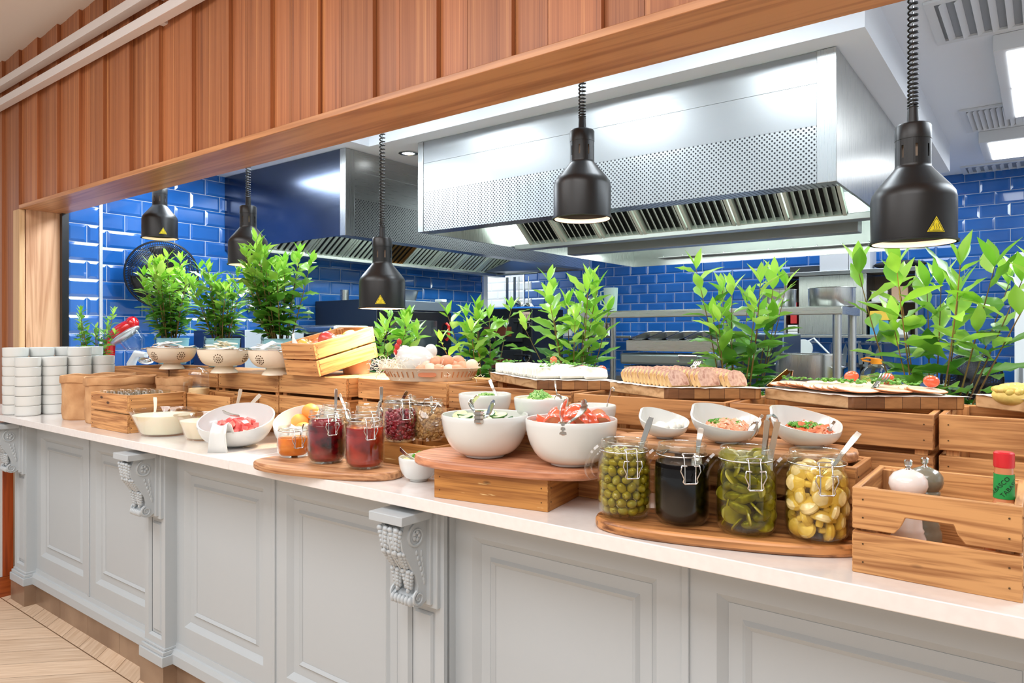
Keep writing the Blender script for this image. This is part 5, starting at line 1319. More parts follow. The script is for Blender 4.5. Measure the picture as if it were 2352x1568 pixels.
for i, (px, pyf, lab, rz) in enumerate(((395, 846, 'far cream colander full of white and brown sachets', .9), (515, 855, 'middle cream colander of cream-coloured sachets', .2), (640, 864, 'cream colander of white milk portions beside the fruit crate', -.3))):
    x, y = P(px, pyf, KT); d = math.hypot(x, y); x *= (d+.05)/d; y *= (d+.05)/d
    if i == 2: x, y = PX(634, 1.625), 1.625
    COL.append(colander(x, y, lab, rz))
def sachet_mesh(L, W, col):
    mb = MB(); n, m = 8, 5; vs = []; fs = []
    for s in (1, -1):
        for i in range(n+1):
            for j in range(m+1):
                u, v = i/n, j/m; e_ = min(1, 5*min(u, 1-u))*min(1, 4*min(v, 1-v)); vs.append(((u-.5)*L, (v-.5)*W, s*.003*e_))
    o_ = (n+1)*(m+1)
    for i in range(n):
        for j in range(m):
            a = i*(m+1)+j; fs.append((a, a+m+1, a+m+2, a+1)); fs.append((o_+a, o_+a+1, o_+a+m+2, o_+a+m+1))
    mb.add(vs, fs); return mb.mesh('sachet', col, 60)
S_a = sachet_mesh(.085, .020, base('white_sachet', (236, 240, 242), .45)); S_b = sachet_mesh(.055, .022, base('cream_sachet', (240, 232, 208), .5)); S_c = sachet_mesh(.06, .026, base('brown_print_sachet', (196, 140, 110), .5))
r3 = random.Random(21)
for ci, (me, n, lab) in enumerate(((S_a, 16, 'slim white sugar sachet in the far colander'), (S_b, 18, 'cream sachet in the middle colander'), (S_a, 16, 'white sachet in the colander beside the fruit crate'))):
    for i in range(n):
        a = r3.uniform(0, 2*PI); q = .066*math.sqrt(r3.random()); c_ = COL[ci].location
        inst('sachet', me, (c_.x+q*math.cos(a), c_.y+q*math.sin(a), c_.z+.088+.0025*i*.9), (r3.uniform(-.35, .35), r3.uniform(-.3, .3), r3.uniform(0, 6) if ci else r3.uniform(.9, 1.9)), lab, 'sachet', 'sachets in the colanders')
for i in range(5):
    a = -1.9+i*.35; c_ = COL[0].location
    inst('sachet', S_c, (c_.x+.06*math.cos(a), c_.y+.06*math.sin(a), c_.z+.098), (.3, .2, i), 'brown printed sachet at the near rim of the far colander', 'sachet', 'brown sachets in the far colander')
M_bucket = base('light_blue_enamel', (138, 196, 210), .4)
k = NT('bay_leaf'); g = k.n('NewGeometry'); at_ = k.n('Attribute', attribute_name='age'); 
c_old = k.ramp(g.outputs['Random Per Island'], [(0, lin((46, 100, 30))), (.5, lin((78, 138, 44))), (1, lin((112, 168, 62)))])
c_new = k.ramp(g.outputs['Random Per Island'], [(0, lin((118, 184, 50))), (.5, lin((156, 210, 74))), (1, lin((192, 228, 108)))])
mx = k.n('MixRGB'); k.l(at_.outputs['Fac'], mx.inputs[0]); k.l(c_old, mx.inputs[1]); k.l(c_new, mx.inputs[2])
k.l(mx.outputs[0], k.b.inputs['Base Color']); k.b.inputs['Roughness'].default_value = .32; k.b.inputs['Coat Weight'].default_value = .25
tl = k.n('BsdfTranslucent'); hs = k.n('HueSaturation'); hs.inputs['Value'].default_value = 1.3; k.l(mx.outputs[0], hs.inputs['Color']); k.l(hs.outputs[0], tl.inputs[0])
ms = k.n('MixShader'); ms.inputs[0].default_value = .35; k.l(k.b.outputs[0], ms.inputs[1]); k.l(tl.outputs[0], ms.inputs[2]); k.l(ms.outputs[0], k.out.inputs[0])
M_leaf = k.m; M_stem = spotty('bay_stem', (96, 62, 30), (120, 104, 44), 20, .6); M_soil = spotty('potting_soil', (40, 28, 20), (66, 48, 34), 60, .9, .5)
def leaf(mb, M, L, W, fold, curl, ages, age, wave=0.):
    n = 6; vs = []; fs = []
    prof = [0, .55, .92, 1, .82, .45, 0]
    for i in range(n+1):
        f_ = i/n; w_ = W*.5*prof[i] if 0 < i < n else W*.02
        zc = -curl*f_*f_*L; y_ = f_*L
        ww = wave*math.sin(i*2.6)*W*.3
        vs += [(-w_, y_, zc+fold*w_+ww), (0, y_, zc), (w_, y_, zc+fold*w_-ww)]
    for i in range(n):
        a = i*3; fs += [(a, a+3, a+4, a+1), (a+1, a+4, a+5, a+2)]
    mb.add(vs, fs, M); ages += [age]*len(vs)
def plant(px, y, zb, height, spread, nst, label, seed, pot='bucket', pr=.078, ph=.135, leafL=.060, per=15, bare=.1, ybias=0, leafW=.36, young=.5, arch=.0):
    r3 = random.Random(seed)
    t = empty('potted_bay', (PX(px, y), y, zb), 0, label, 'potted plant', 'bay plants along the buffet')
    if pot == 'bucket':
        b = MB().lathe([(0, .003), (pr*.80, 0), (pr*.82, .002), (pr*.98, ph-.03), (pr*.98, ph-.026), (pr, ph-.022), (pr, ph-.004), (pr+.003, ph-.002), (pr+.003, ph+.001), (pr-.001, ph), (pr-.003, ph-.02), (pr*.8, .006)], 48).build('bucket', M_bucket, t)
        hb = MB(); hb.cyl(.009, -.002, .002, 14, T(-.02, -pr-.001, ph+.002) @ R(PI/2, 'X')); 
        hb.tube([(-pr*.99, 0, ph-.01), (-pr*.9, -pr*.6, ph-.03), (-pr*.45, -pr*1.02, ph-.055), (-.02, -pr-.004, ph-.0)], .0016, 6); hb.build('handle', base('bucket_wire', (120, 150, 160), .3, .7), b, ang=60)
    else:
        MB().lathe([(0, 0), (pr*.75, 0), (pr*.98, ph-.02), (pr, ph-.018), (pr, ph), (pr-.004, ph), (pr-.006, ph-.02), (pr*.72, .004)], 40).build('plant_pot', base('dark_plant_pot', (60, 50, 42), .6), t)
    MB().lathe([(0, ph-.012), (pr-.005, ph-.014)], 32).build('soil', M_soil, t)
    st = MB(); lv = MB(); ages = []
    for s in range(nst):
        a = r3.uniform(0, 2*PI); q = math.sqrt(r3.random()); b0 = Vector((pr*.65*q*math.cos(a), pr*.65*q*math.sin(a), ph-.015))
        hh = height*r3.uniform(.62, 1.0) if s else height
        tip = b0+Vector((spread*q*1.0*math.cos(a)+r3.uniform(-.02, .02)+arch*hh, spread*q*math.sin(a)*.8+r3.uniform(-.02, .02), hh))
        mid = (b0+tip)/2+Vector((r3.uniform(-.015, .015), r3.uniform(-.015, .015), .0))
        N = 10; pts = []
        for i in range(N+1):
            f_ = i/N; pts.append(b0*(1-f_)**2+mid*2*f_*(1-f_)+tip*f_*f_)
        st.tube(pts, [.0028-.0018*i/N for i in range(N+1)], 6)
        nl = int(per*hh/height+.5); ang = r3.uniform(0, 6)
        for j in range(nl):
            f_ = bare+(1-bare)*(j+.5)/nl; u = f_*N; i0 = min(int(u), N-1); p = pts[i0].lerp(pts[i0+1], u-i0)
            ang += 2.4+r3.uniform(-.3, .3); up_ = .15+.65*f_**2+r3.uniform(-.35, .35)
            L2 = leafL*r3.uniform(.7, 1.15)*(1-.35*(f_ > .92)); 
            M = Matrix.Translation(p) @ R(ang) @ R(min(1.35, up_), 'X') @ R(r3.uniform(-.5, .5), 'Y')
            age = max(0, min(1, (f_-young)*1.8+r3.uniform(-.25, .3)))
            leaf(lv, M @ T(0, .004, 0), L2, L2*leafW*r3.uniform(.85, 1.2), r3.uniform(.1, .5), r3.uniform(-.1, .35), ages, age, r3.uniform(-.3, .3))
        for j in range(3):
            M = Matrix.Translation(pts[-1]) @ R(j*2.1+ang) @ R(1.1+r3.uniform(-.15, .2), 'X'); leaf(lv, M, leafL*.75, leafL*.26, .3, .1, ages, 1.0)
    st.build('stems', M_stem, t, ang=80)
    o = lv.build('foliage', M_leaf, t, ang=80)
    at2 = o.data.attributes.new('age', 'FLOAT', 'POINT'); at2.data.foreach_set('value', ages)
    return t
plant(215, 1.73, 1.02, .34, .12, 14, 'low dark leafy bay plant behind the ramekin stacks', 3, 'pot', .07, .10, .055, 16, .05, leafW=.45, young=.75)
plant(397, 1.845, KT+.0, .42, .135, 22, 'bushy bay plant in a light blue bucket behind the far colander', 4, leafL=.082, per=23, young=.42)
plant(512, 1.845, KT+.0, .35, .115, 20, 'dark green bay plant in a light blue bucket, middle of the three buckets', 5, leafL=.076, per=22, young=.7)
plant(645, 1.845, KT+.0, .43, .14, 22, 'tallest bucket plant, beside the tilted fruit crate', 6, leafL=.080, per=23, young=.5, leafW=.45)
plant(893, 2.13, .932, .40, .11, 12, 'bay plant rising below the lit heat lamp', 7, 'pot', .08, .12, .095, 13, .2, young=.35, leafW=.42)
plant(1112, 2.10, .932, .38, .13, 12, 'low bay plant between the egg basket and the cheese board', 8, 'pot', .08, .12, .085, 14, .15, young=.5, leafW=.42)
plant(1318, 2.12, .932, .455, .15, 13, 'bay plant behind the cheese board with reddish stems', 9, 'pot', .08, .14, .095, 14, .15, young=.42, leafW=.42)
plant(1692, 2.08, .932, .455, .13, 13, 'bay plant with dark stems behind the meatloaf board', 10, 'pot', .08, .14, .090, 15, .15, young=.5, leafW=.42)
plant(2135, 2.0, .932, .44, .16, 12, 'large near bay plant behind the ham board', 12, 'pot', .08, .13, .112, 11, .12, young=.45, leafW=.42)

# ================================================================== FRUIT IN THE TILTED CRATE
M_app = spotty('red_apple', (176, 30, 50), (214, 70, 62), 4, .22, 0, 3, c3=(226, 160, 70), Coat_Weight=.4); M_app2 = spotty('yellow_red_apple', (236, 196, 80), (232, 150, 84), 3, .25, 0, 3, c3=(214, 90, 80), Coat_Weight=.4); M_app3 = spotty('green_apple', (176, 200, 70), (206, 220, 110), 4, .22, Coat_Weight=.4)
def apple(mat, loc, r, label, rot=(0, 0, 0)):
    t = empty('apple', loc, 0, label, 'apple', 'apples in the tilted crate', rot=rot)
    MB().lathe([(0, -r*.78), (r*.3, -r*.84), (r*.7, -r*.66), (r*.97, -r*.1), (r, r*.15), (r*.9, r*.55), (r*.6, r*.8), (r*.3, r*.82), (r*.1, r*.68), (0, r*.62)], 32).build('fruit', mat, t, ang=80)
    MB().tube([(0, 0, r*.6), (r*.08, 0, r*.85), (r*.16, 0, r*1.0)], r*.04, 6).build('stem', M_stem, t)
Mc = T(fx-.195, fy, KT+.001) @ R(frot[0], 'X')
def inc(x, y, z): return tuple(Mc @ Vector((x, y, z)))
for (x, y, z, m_, r, lab) in ((.150, .10, .108, M_app, .038, 'large red apple on top of the tilted crate'), (.085, .045, .096, M_app2, .036, 'yellow and red apple at the low corner of the tilted crate'), (.155, .20, .092, M_app3, .036, 'green apple at the high end of the tilted crate'), (.06, .13, .08, M_app2, .036, 'yellow apple behind the paper sheet in the crate'), (.10, .20, .075, M_app, .036, 'red apple deep in the middle of the crate'), (.175-.02, .155, .060, M_app3, .034, 'pale green apple between the red and the green ones'), (.05, .22, .07, M_app2, .036, 'yellow apple at the rear of the tilted crate'), (.05, .05, .045, M_app, .034, 'red apple at the bottom of the tilted crate'), (.14, .05, .045, M_app2, .034, 'yellow apple at the bottom of the tilted crate'), (.10, .255-.02, .05, M_app3, .034, 'green apple at the bottom of the tilted crate')):
    apple(m_, inc(x, y, z), r, lab, (rnd.uniform(-.6, .6), rnd.uniform(-.6, .6), rnd.uniform(0, 6)))
mb = MB(); vs = [inc(.035, .013, .06), inc(.09, .016, .07), inc(.085, .02, .11), inc(.055, .02, .155), inc(.05, .035, .155), inc(.03, .03, .10)]
mb.add(vs, [(0, 1, 2, 3), (0, 3, 4, 5)]); o = mb.build('tissue_paper', M_paper, None); o.modifiers.new('s', 'SOLIDIFY').thickness = .0006; tag(o, 'white tissue paper sticking up from the fruit crate', 'paper')
t = MB().lathe([(0, 0), (.05, 0), (.06, .052), (.056, .052), (.048, .004), (0, .004)], 32).build('small_tub', base('beige_tub', (232, 190, 150), .5), None); t.location = (fx-.075, fy+.235, KT+.0005); tag(t, 'beige tub propping up the tilted fruit crate', 'tub')

# ================================================================== EGG BASKET
ex, ey = P(990, 877, KT); d = math.hypot(ex, ey); ex *= (d+.10)/d; ey *= (d+.10)/d
t = empty('egg_basket', (ex, ey, KT), .64, 'oval white perforated basket of brown eggs with a china hen', 'basket')
a_, b_, h_ = .165, .105, .042
def ov(k_, z_): return [(x*k_, y*k_) for x, y in ellipse(a_, b_, 64, 2.3)], z_
loft(MB(), [ov(.82, 0), ov(.84, .002), ov(.97, h_-.004), ov(1.03, h_), ov(1.03, h_+.002), ov(.985, h_), ov(.83, .006)], cap=False).add([(0, 0, .003)]+[(x*.83, y*.83, .003) for x, y in ellipse(a_, b_, 64, 2.3)], [(0, i+1, (i+1) % 64+1) for i in range(64)]).build('basket_body', M_cream, t, ang=50)
sl_ = MB(); EL = ellipse(a_, b_, 96, 2.3)
for i in range(0, 96, 2):
    if 68 < i < 76: continue
    x, y = EL[i]; nrm = Vector((x/a_**2, y/b_**2, 0)).normalized(); k0_, k1_ = .885, .945
    sl_.tube([(x*k0_+nrm.x*.0015, y*k0_+nrm.y*.0015, .014), (x*k1_+nrm.x*.0015, y*k1_+nrm.y*.0015, .032)], .0018, 6)
o = sl_.build('slots', base('basket_slot', (196, 130, 80), .6), t); o['kind'] = 'stuff'
hd = MB(); hd.prism([(x, y) for x, y in ellipse(.030, .008, 24, 3)], -.001, .0015, T(.0, -b_*.945, .023) @ R(PI/2-.25, 'X')); hd.build('handle_hole', base('handle_hole_inside', (200, 120, 78), .6), t)
M_egg = spotty('brown_egg_shell', (206, 140, 104), (222, 164, 130), 30, .5); M_egg2 = base('pale_egg_shell', (236, 200, 176), .5)
def egg_mesh(m_): return MB().lathe([(0, -.024)]+[(.0215*math.cos(a)*(1-.12*math.sin(a)), .026*math.sin(a)+.001) for a in [(-PI/2+PI*i/14) for i in range(1, 14)]]+[(0, .027)], 24).mesh('egg', m_, 80)
eg1, eg2 = egg_mesh(M_egg), egg_mesh(M_egg2)
Mb = T(ex, ey, KT) @ R(.64)
r3 = random.Random(4); ne = 0
for i in range(6):
    for j in range(3):
        u, v = -.025+i*.030+(.012 if j % 2 else 0), -.055+j*.046
        if (u/.15)**2+(v/.095)**2 > .92: continue
        p = Mb @ Vector((u, v, .032+r3.uniform(0, .006)+(.012 if j == 1 else 0)))
        inst('egg', eg1 if r3.random() < .75 else eg2, tuple(p), (r3.uniform(.9, 2.2), r3.uniform(-.5, .5), r3.uniform(0, 6)), 'brown egg lying in the oval basket', 'egg', 'eggs in the oval basket')
for (u, v, zz) in ((.055, -.02, .064), (.02, -.02, .062), (.09, .01, .062)):
    p = Mb @ Vector((u, v, zz)); inst('egg', eg1, tuple(p), (1.4, .2, r3.uniform(0, 6)), 'brown egg heaped on top of the others', 'egg', 'top eggs in the basket')
hn = empty('china_hen', tuple(Mb @ Vector((-.055, .03, .028))), .5, 'white china hen with a red comb sitting in the egg basket', 'ornament'); hn.scale = (1.15, 1.15, 1.15)
MB().sph((0, 0, .030), (.062, .048, .046), 28, 16).sph((.045, 0, .060), (.020, .012, .022), 16, 10).sph((-.036, 0, .048), (.026, .022, .030), 18, 12).build('hen_body', M_white, hn, ang=80)
MB().sph((-.050, -.008, .088), (.008, .004, .010), 12, 8).sph((-.056, -.010, .074), (.008, .005, .010), 12, 8).sph((-.060, -.014, .058), (.006, .005, .010), 12, 8).build('comb', base('hen_red', (196, 50, 44), .4), hn, ang=80)
MB().sph((-.040, -.020, .076), .0022, 8, 6).build('eye', M_black, hn)
mb = MB(); r3 = random.Random(6)
for i in range(170):
    a = r3.uniform(0, 2*PI); q = math.sqrt(r3.random()); left = r3.random() < .55
    c_ = Vector((-.135+r3.gauss(0, .022), -.01+r3.gauss(0, .03), .040+r3.random()*.025)) if left else Vector((a_*.85*q*math.cos(a), b_*.85*q*math.sin(a), .014+r3.random()*.018))
    pts = []; dr = Vector((r3.gauss(0, 1), r3.gauss(0, 1), r3.gauss(0, .5))).normalized()
    for j in range(7): pts.append(c_+dr*.009*j+Vector((r3.gauss(0, .004), r3.gauss(0, .004), r3.gauss(0, .004)))); 
    mb.strap(pts, (r3.gauss(0, 1), r3.gauss(0, 1), 1), .0022, .0004)
o = mb.build('shredded_paper', base('shredded_white_paper', (244, 236, 220), .7), None, M=Mb, ang=80); stuff(o, 'white shredded paper nest at the end of the egg basket', 'paper straw')

# ================================================================== FOOD ON THE PLATTERS
def onp(t, u, v, z): return tuple(T(*t.location) @ R(t.rotation_euler[2]) @ Vector((u+v*math.cos(SH), v*math.sin(SH), z)))
M_feta = spotty('white_cheese', (240, 238, 222), (248, 247, 238), 40, .55, .4)
r3 = random.Random(14)
sl = MB(); sl.box(-.022, .022, -.0035, .0035, -.014, .014)
fe = MB(); vs = []
fe = MB().prism([(-.028, -.013), (.026, -.013), (.030, .006), (.018, .013), (-.022, .012)], -.004, .004, R(PI/2, 'X')).mesh('cheese_slice', M_feta)
t = PLT[0]; al = t.rotation_euler[2]+SH-PI/2
for row, (u0, n) in enumerate(((.045, 33), (.112, 33), (.180, 31))):
    for i in range(n):
        v = .035+i*.0122
        inst('cheese_slice', fe, onp(t, u0+r3.uniform(-.002, .002), v, .0455+.0005*math.sin(i)), (-.75+r3.uniform(-.06, .06), 0, al+r3.uniform(-.05, .05)), 'white cheese slice in the rows on the first board', 'cheese', 'white cheese slices on the board', 1.22)
M_loaf = spotty('meatloaf', (204, 160, 140), (228, 192, 172), 50, .6, .5, 6, c3=(186, 134, 116)); M_crust = spotty('meatloaf_crust', (206, 160, 96), (236, 204, 150), 50, .6, .5)
def loaf_slice():
    poly = [(-.040, 0), (.040, 0), (.045, .016), (.042, .034), (.028, .045), (0, .050), (-.028, .045), (-.042, .034), (-.045, .016)]
    mb = MB(); n = len(poly)
    mb.add([(x, -.006, z) for x, z in poly]+[(x, .006, z) for x, z in poly], [tuple(range(n)), tuple(range(n, 2*n))[::-1]], None, 0)
    mb.add([(x, -.006, z) for x, z in poly]+[(x, .006, z) for x, z in poly], [((i+1) % n, i, i+n, (i+1) % n+n) for i in range(n)], None, 1)
    return mb.mesh('meatloaf_slice', [M_loaf, M_crust], 30)
lf = loaf_slice(); t = PLT[1]; al = t.rotation_euler[2]+SH-PI/2
for row, (u0, n, k_) in enumerate(((.050, 13, .9), (.122, 13, .94), (.190, 12, .86))):
    for i in range(n):
        v = .022+i*.0168; hh = math.sin(PI*min(1, (i+1.5)/(n+1)))*.12+.9
        inst('meatloaf_slice', lf, onp(t, u0-.004*i*.0, v, .0295), (-.5+r3.uniform(-.08, .08), 0, al+.12+r3.uniform(-.06, .06)), 'pink meatloaf slice with a pale crust on the middle board', 'meatloaf', 'meatloaf slices on the board', (k_*.78, 1, k_*1.02*hh))
M_ham = spotty('roast_ham', (236, 206, 184), (244, 222, 204), 30, .45, .1); M_hame = spotty('ham_rind', (196, 116, 66), (224, 150, 100), 30, .5)
hm = MB().lathe([(0, -.0012), (.036, -.0012)], 20, None, 0, 1.15, .85).lathe([(.036, -.0012), (.038, -.0006), (.038, .0006), (.036, .0012)], 20, None, 1, 1.15, .85).lathe([(.036, .0012), (0, .0012)], 20, None, 0, 1.15, .85).mesh('ham_slice', [M_ham, M_hame])
t = PLT[2]; al = t.rotation_euler[2]+SH-PI/2
for row, (u0, n) in enumerate(((.046, 18), (.116, 18), (.186, 18))):
    for i in range(n):
        v = .030+(n-1-i)*.0122
        inst('ham_slice', hm, onp(t, u0+r3.uniform(-.003, .003), v, .0375+.0008*(i % 3)), (.13+r3.uniform(-.04, .04), r3.uniform(-.05, .05), al+r3.uniform(-.25, .25)), 'thin pale ham slice with a brown rind on the long board', 'ham', 'ham slices on the board')
def herbs_on(t, seed, n, z, label, u0=.02, u1=.215, v0=.02, v1=.25, s=.0045):
    r4 = random.Random(seed); mb = MB()
    cl = [(r4.uniform(u0, u1), r4.uniform(v0, v1)) for _ in range(7)]
    for i in range(n):
        cu, cv = cl[i % 7]; u, v = cu+r4.gauss(0, .016), cv+r4.gauss(0, .016)
        if not (u0 < u < u1 and v0 < v < v1): continue
        M = T(*onp(t, u, v, z+r4.uniform(0, .006))) @ Euler((r4.uniform(-.6, .6), r4.uniform(-.6, .6), r4.uniform(0, 6))).to_matrix().to_4x4()
        mb.prism([(s*r4.uniform(.6, 1.4)*math.cos(j*PI/3), s*r4.uniform(.4, 1.1)*math.sin(j*PI/3)) for j in range(6)], -.0006, .0006, M)
    stuff(mb.build('chopped_parsley', M_green, None), label, 'parsley')
herbs_on(PLT[0], 1, 130, .064, 'chopped parsley scattered on the white cheese', v1=.42); herbs_on(PLT[1], 2, 14, .082, 'few parsley bits on the meatloaf slices'); herbs_on(PLT[2], 3, 260, .050, 'chopped parsley and onion on the sliced ham')
cht = MB().sph((0, 0, 0), (.013, .013, .016), 16, 10).mesh('cherry_tomato', M_tom)
for (t, u, v, z, lab) in ((PLT[0], .20, .40, .07, 'red cherry tomato at the far end of the cheese board'), (PLT[0], .225, .10, .052, 'shiny cherry tomato behind the cheese slices'), (PLT[0], .215, .20, .052, 'orange cherry tomato beside the cheese fork'), (PLT[2], .19, .235, .056, 'cherry tomato half at the far end of the ham'), (PLT[2], .19, .135, .056, 'cut cherry tomato in the middle of the ham'), (PLT[2], .205, .045, .056, 'cherry tomato half at the near end of the ham')):
    inst('cherry_tomato', cht, onp(t, u, v, z), (r3.uniform(0, 6), 1.3, r3.uniform(0, 6)), lab, 'tomato', 'cherry tomatoes on the boards')
def fork(pa, pb, label):
    """pa = tine end, pb = handle end"""
    pa, pb = Vector(pa), Vector(pb); d = pb-pa; side = d.cross(Vector((0, 0, 1))).normalized(); nn = side.cross(d).normalized(); dn = d.normalized()
    t = empty('serving_fork', tuple(pa), 0, label, 'fork', 'serving forks on the boards')
    MB().strap([dn*.045, dn*.07+nn*.002, d*.6+nn*.004, d*.9, d], side, [.010, .006, .008, .013, .013], .0018).build('handle', M_cut, t, bevel=.0004)
    mb = MB(); mb.strap([dn*.028+nn*.0, dn*.047], side, [.022, .014], .0018)
    for q in (-1.5, -.5, .5, 1.5): mb.strap([side*q*.0062+nn*.004, side*q*.0062+dn*.012, side*q*.0060+dn*.029], side, [.0018, .0030, .0034], .0016)
    mb.build('tines', M_cut, t)
t = PLT[0]; fork(onp(t, .17, .08, .070), onp(t, .03, .05, .040), 'silver fork resting on the cheese slices'); t = PLT[1]; fork(onp(t, .14, .09, .086), onp(t, .055, .045, .034), 'silver fork resting on the meatloaf slices'); t = PLT[2]; fork(onp(t, .145, .085, .066), onp(t, .075, .03, .042), 'silver fork resting on the ham slices')
# flat tongs standing behind the ham board
tt = empty('flat_tongs', at(1772, 880, 1.78), 0, 'brass-coloured flat tongs sticking up behind the ham board', 'tongs'); o0 = Vector(tt.location)
MB().strap([Vector(at(a_, b_, 1.78))-o0 for a_, b_ in ((1765, 888), (1790, 868), (1812, 850))], (A, B, 0), .014, .0015).build('arm', base('brass_tint_steel', (226, 206, 140), .2, 1), tt)
MB().strap([Vector(at(a_, b_, 1.78))-o0 for a_, b_ in ((1812, 850), (1819, 851), (1816, 864))], (-B, A, 0), .016, .0015).build('bend', M_cut, tt)
# potato salad on the last board
t = PLT[3]; px_, py_ = P(2335, 915, KT+.03)
px_, py_ = PX(2345, 1.76), 1.76
mound('potato_salad', px_, py_, KT+.030, .05, .05, .024, spotty('potato_salad_mix', (222, 186, 80), (240, 214, 128), 60, .5, .4, c3=(190, 176, 70), island=.8), 'yellow potato salad on the board at the frame edge', 'salad', 5, 60, .012)

# ================================================================== CONDIMENT CRATE
def mill(px, y, topy, mat, label, sc_=1):
    x = PX(px, y); zt = PZ(px, topy, y); zb2 = Zt+.0085; hh = zt-zb2
    t = empty('pepper_mill', (x, y, zb2), 0, label, 'pepper mill', 'pepper mills in the open crate'); k_ = hh/.165
    def pr(l): return [(r*k_, z*k_) for r, z in l]
    MB().lathe(pr([(0, 0), (.026, 0), (.027, .002), (.027, .010), (.0245, .013), (.025, .018), (.026, .030), (.0255, .040), (.022, .048), (.023, .052), (.0205, .056), (.0195, .075), (.0205, .090), (.0235, .094), (.0235, .099), (.022, .101)]), 36).build('mill_body', mat, t, ang=50)
    MB().lathe(pr([(.0225, .101), (.0235, .103), (.0235, .108), (.0215, .110), (.026, .116), (.0285, .124), (.0275, .134), (.021, .143), (.008, .149), (0, .150)]), 36).build('mill_head', mat, t, ang=50)
    MB().lathe(pr([(.006, .149), (.004, .151), (.004, .154), (.0065, .157), (.0065, .163), (.004, .165), (0, .165)]), 20).build('knob', M_chrome, t)
mill(2086, 1.325, 1055, spotty('white_lacquered_mill', (236, 222, 214), (240, 230, 224), 12, .22, 0, 5, .30, .36, Coat_Weight=.6), 'worn white pepper mill with a steel knob')
mill(2124, 1.385, 1050, spotty('grey_lacquered_mill', (122, 118, 102), (134, 130, 114), 12, .22, Coat_Weight=.6), 'grey green pepper mill behind the white one')
by = 1.315; bx_ = PX(2306, by); zt_ = PZ(2306, 1037, by); zb3 = Zt+.0085; hh = zt_-zb3
t = empty('sauce_bottle', (bx_, by, zb3), 0, 'glass hot sauce bottle with red cap and green neck label', 'bottle')
k_ = hh/.20
MB().lathe([(r*k_, z*k_) for r, z in [(0, 0), (.025, 0), (.027, .004), (.027, .075), (.0245, .095), (.016, .118), (.0135, .128), (.0130, .176), (0, .177)]], 32).build('bottle_glass', base('sauce_through_glass', (206, 132, 84), .12, Coat_Weight=.8), t, ang=50)
MB().lathe([(r*k_, z*k_) for r, z in [(0, .176), (.0135, .176), (.0142, .178), (.0140, .198), (.012, .2), (0, .2)]], 28).build('cap', base('red_cap', (210, 34, 44), .35), t)
lb = MB().lathe([(r*k_, z*k_) for r, z in [(.0144, .128), (.0137, .166)]], 40).build('neck_label', base('green_label', (30, 150, 70), .4), t)
M_ink = base('label_ink', (14, 26, 20), .5)
def wrap_text(body, size, rad, a0, z0, parent, tilt):
    o = text_mesh('label_lettering', body, size, M_ink, parent, None, .0)
    for v in o.data.vertices:
        x, y = v.co.x*math.cos(tilt)-v.co.y*math.sin(tilt), v.co.x*math.sin(tilt)+v.co.y*math.cos(tilt)
        a = a0+x/rad; v.co = (rad*math.cos(a), rad*math.sin(a), z0+y)
    return o
aa = math.atan2(-by, -bx_)
wrap_text('TABASCO', .0095*k_, .0145*k_, aa-.50, .146*k_, lb, .85); wrap_text('TABASCO', .0095*k_, .0145*k_, aa+.75, .148*k_, lb, .85)
# ================================================================== KITCHEN BEHIND
def bevbox(name, x0, x1, y0, y1, z0, z1, mat, parent=None, bv=.003): return MB().box(x0, x1, y0, y1, z0, z1).build(name, mat, parent, bevel=bv)
M_gran = spotty('speckled_granite', (60, 62, 66), (170, 168, 164), 160, .3, detail=2, lo=.4, hi=.6)
def counter(x0, x1, y0, y1, zt, label, top=None):
    t = empty('kitchen_counter', ((x0+x1)/2, (y0+y1)/2, 0), 0, label, 'kitchen counter', 'steel kitchen counters'); a, b = (x1-x0)/2, (y1-y0)/2
    bevbox('counter_top', -a, a, -b, b, zt-.04, zt, top or M_steel, t); bevbox('cabinet_body', -a+.03, a-.03, -b+.03, b-.03, .12, zt-.04, M_steel_z, t)
    for sx in (-1, 1):
        for sy in (-1, 1): MB().cyl(.018, 0, .12, 12, T(sx*(a-.08), sy*(b-.08), 0)).build('leg', M_steel_z, t)
    return t
counter(-4.77, -4.02, 2.45, 5.70, .88, 'steel counter along the blue left wall under the ovens')
counter(-2.60, -.72, 4.15, 5.0, .90, 'island counter with granite top beneath the big hood', M_gran)
counter(-4.9, 0.62-.9, 6.25, 6.88, .90, 'steel counter along the blue back wall')
# combi oven
t = empty('combi_oven', (-4.39, 4.01, .885), 0, 'large dark combi oven with glass door at the left wall', 'oven')
bevbox('casing', -.38, .36, -.41, .41, 0, .70, base('oven_dark_grey', (72, 80, 92), .35, .5), t); bevbox('door_frame', .362, .388, -.40, .40, .03, .61, base('oven_door_black', (20, 22, 26), .15), t)
bevbox('door_glass', .389, .393, -.30, .22, .09, .54, base('smoked_glass', (46, 54, 58), .06, Coat_Weight=.8), t); bevbox('control_band', .362, .390, -.40, .40, .62, .695, base('oven_band_grey', (120, 130, 142), .3, .6), t)
MB().tube([(.395, .33, .52), (.42, .33, .50), (.42, .33, .40), (.395, .33, .38)], .012, 8).build('latch', base('red_latch', (200, 34, 30), .35), t)
pan = empty('gastro_pan', (-4.25, 4.0, 1.586), .1, 'steel gastro pan standing on the dark oven', 'pan')
loft(MB(), [(ellipse(.12, .15, 32, 5), 0), (ellipse(.14, .17, 32, 5), .085), (ellipse(.165, .195, 32, 6), .088), (ellipse(.165, .195, 32, 6), .090), (ellipse(.137, .167, 32, 5), .088), (ellipse(.118, .148, 32, 5), .003)]).build('pan_body', M_steel, pan, ang=30)
cup = MB().lathe([(0, 0), (.035, 0), (.035, .09), (.032, .09), (.032, .004), (0, .004)], 24).build('steel_cup', M_steel, None); cup.location = (-4.55, 3.72, 1.586); tag(cup, 'small steel cup at the far corner of the dark oven', 'cup')
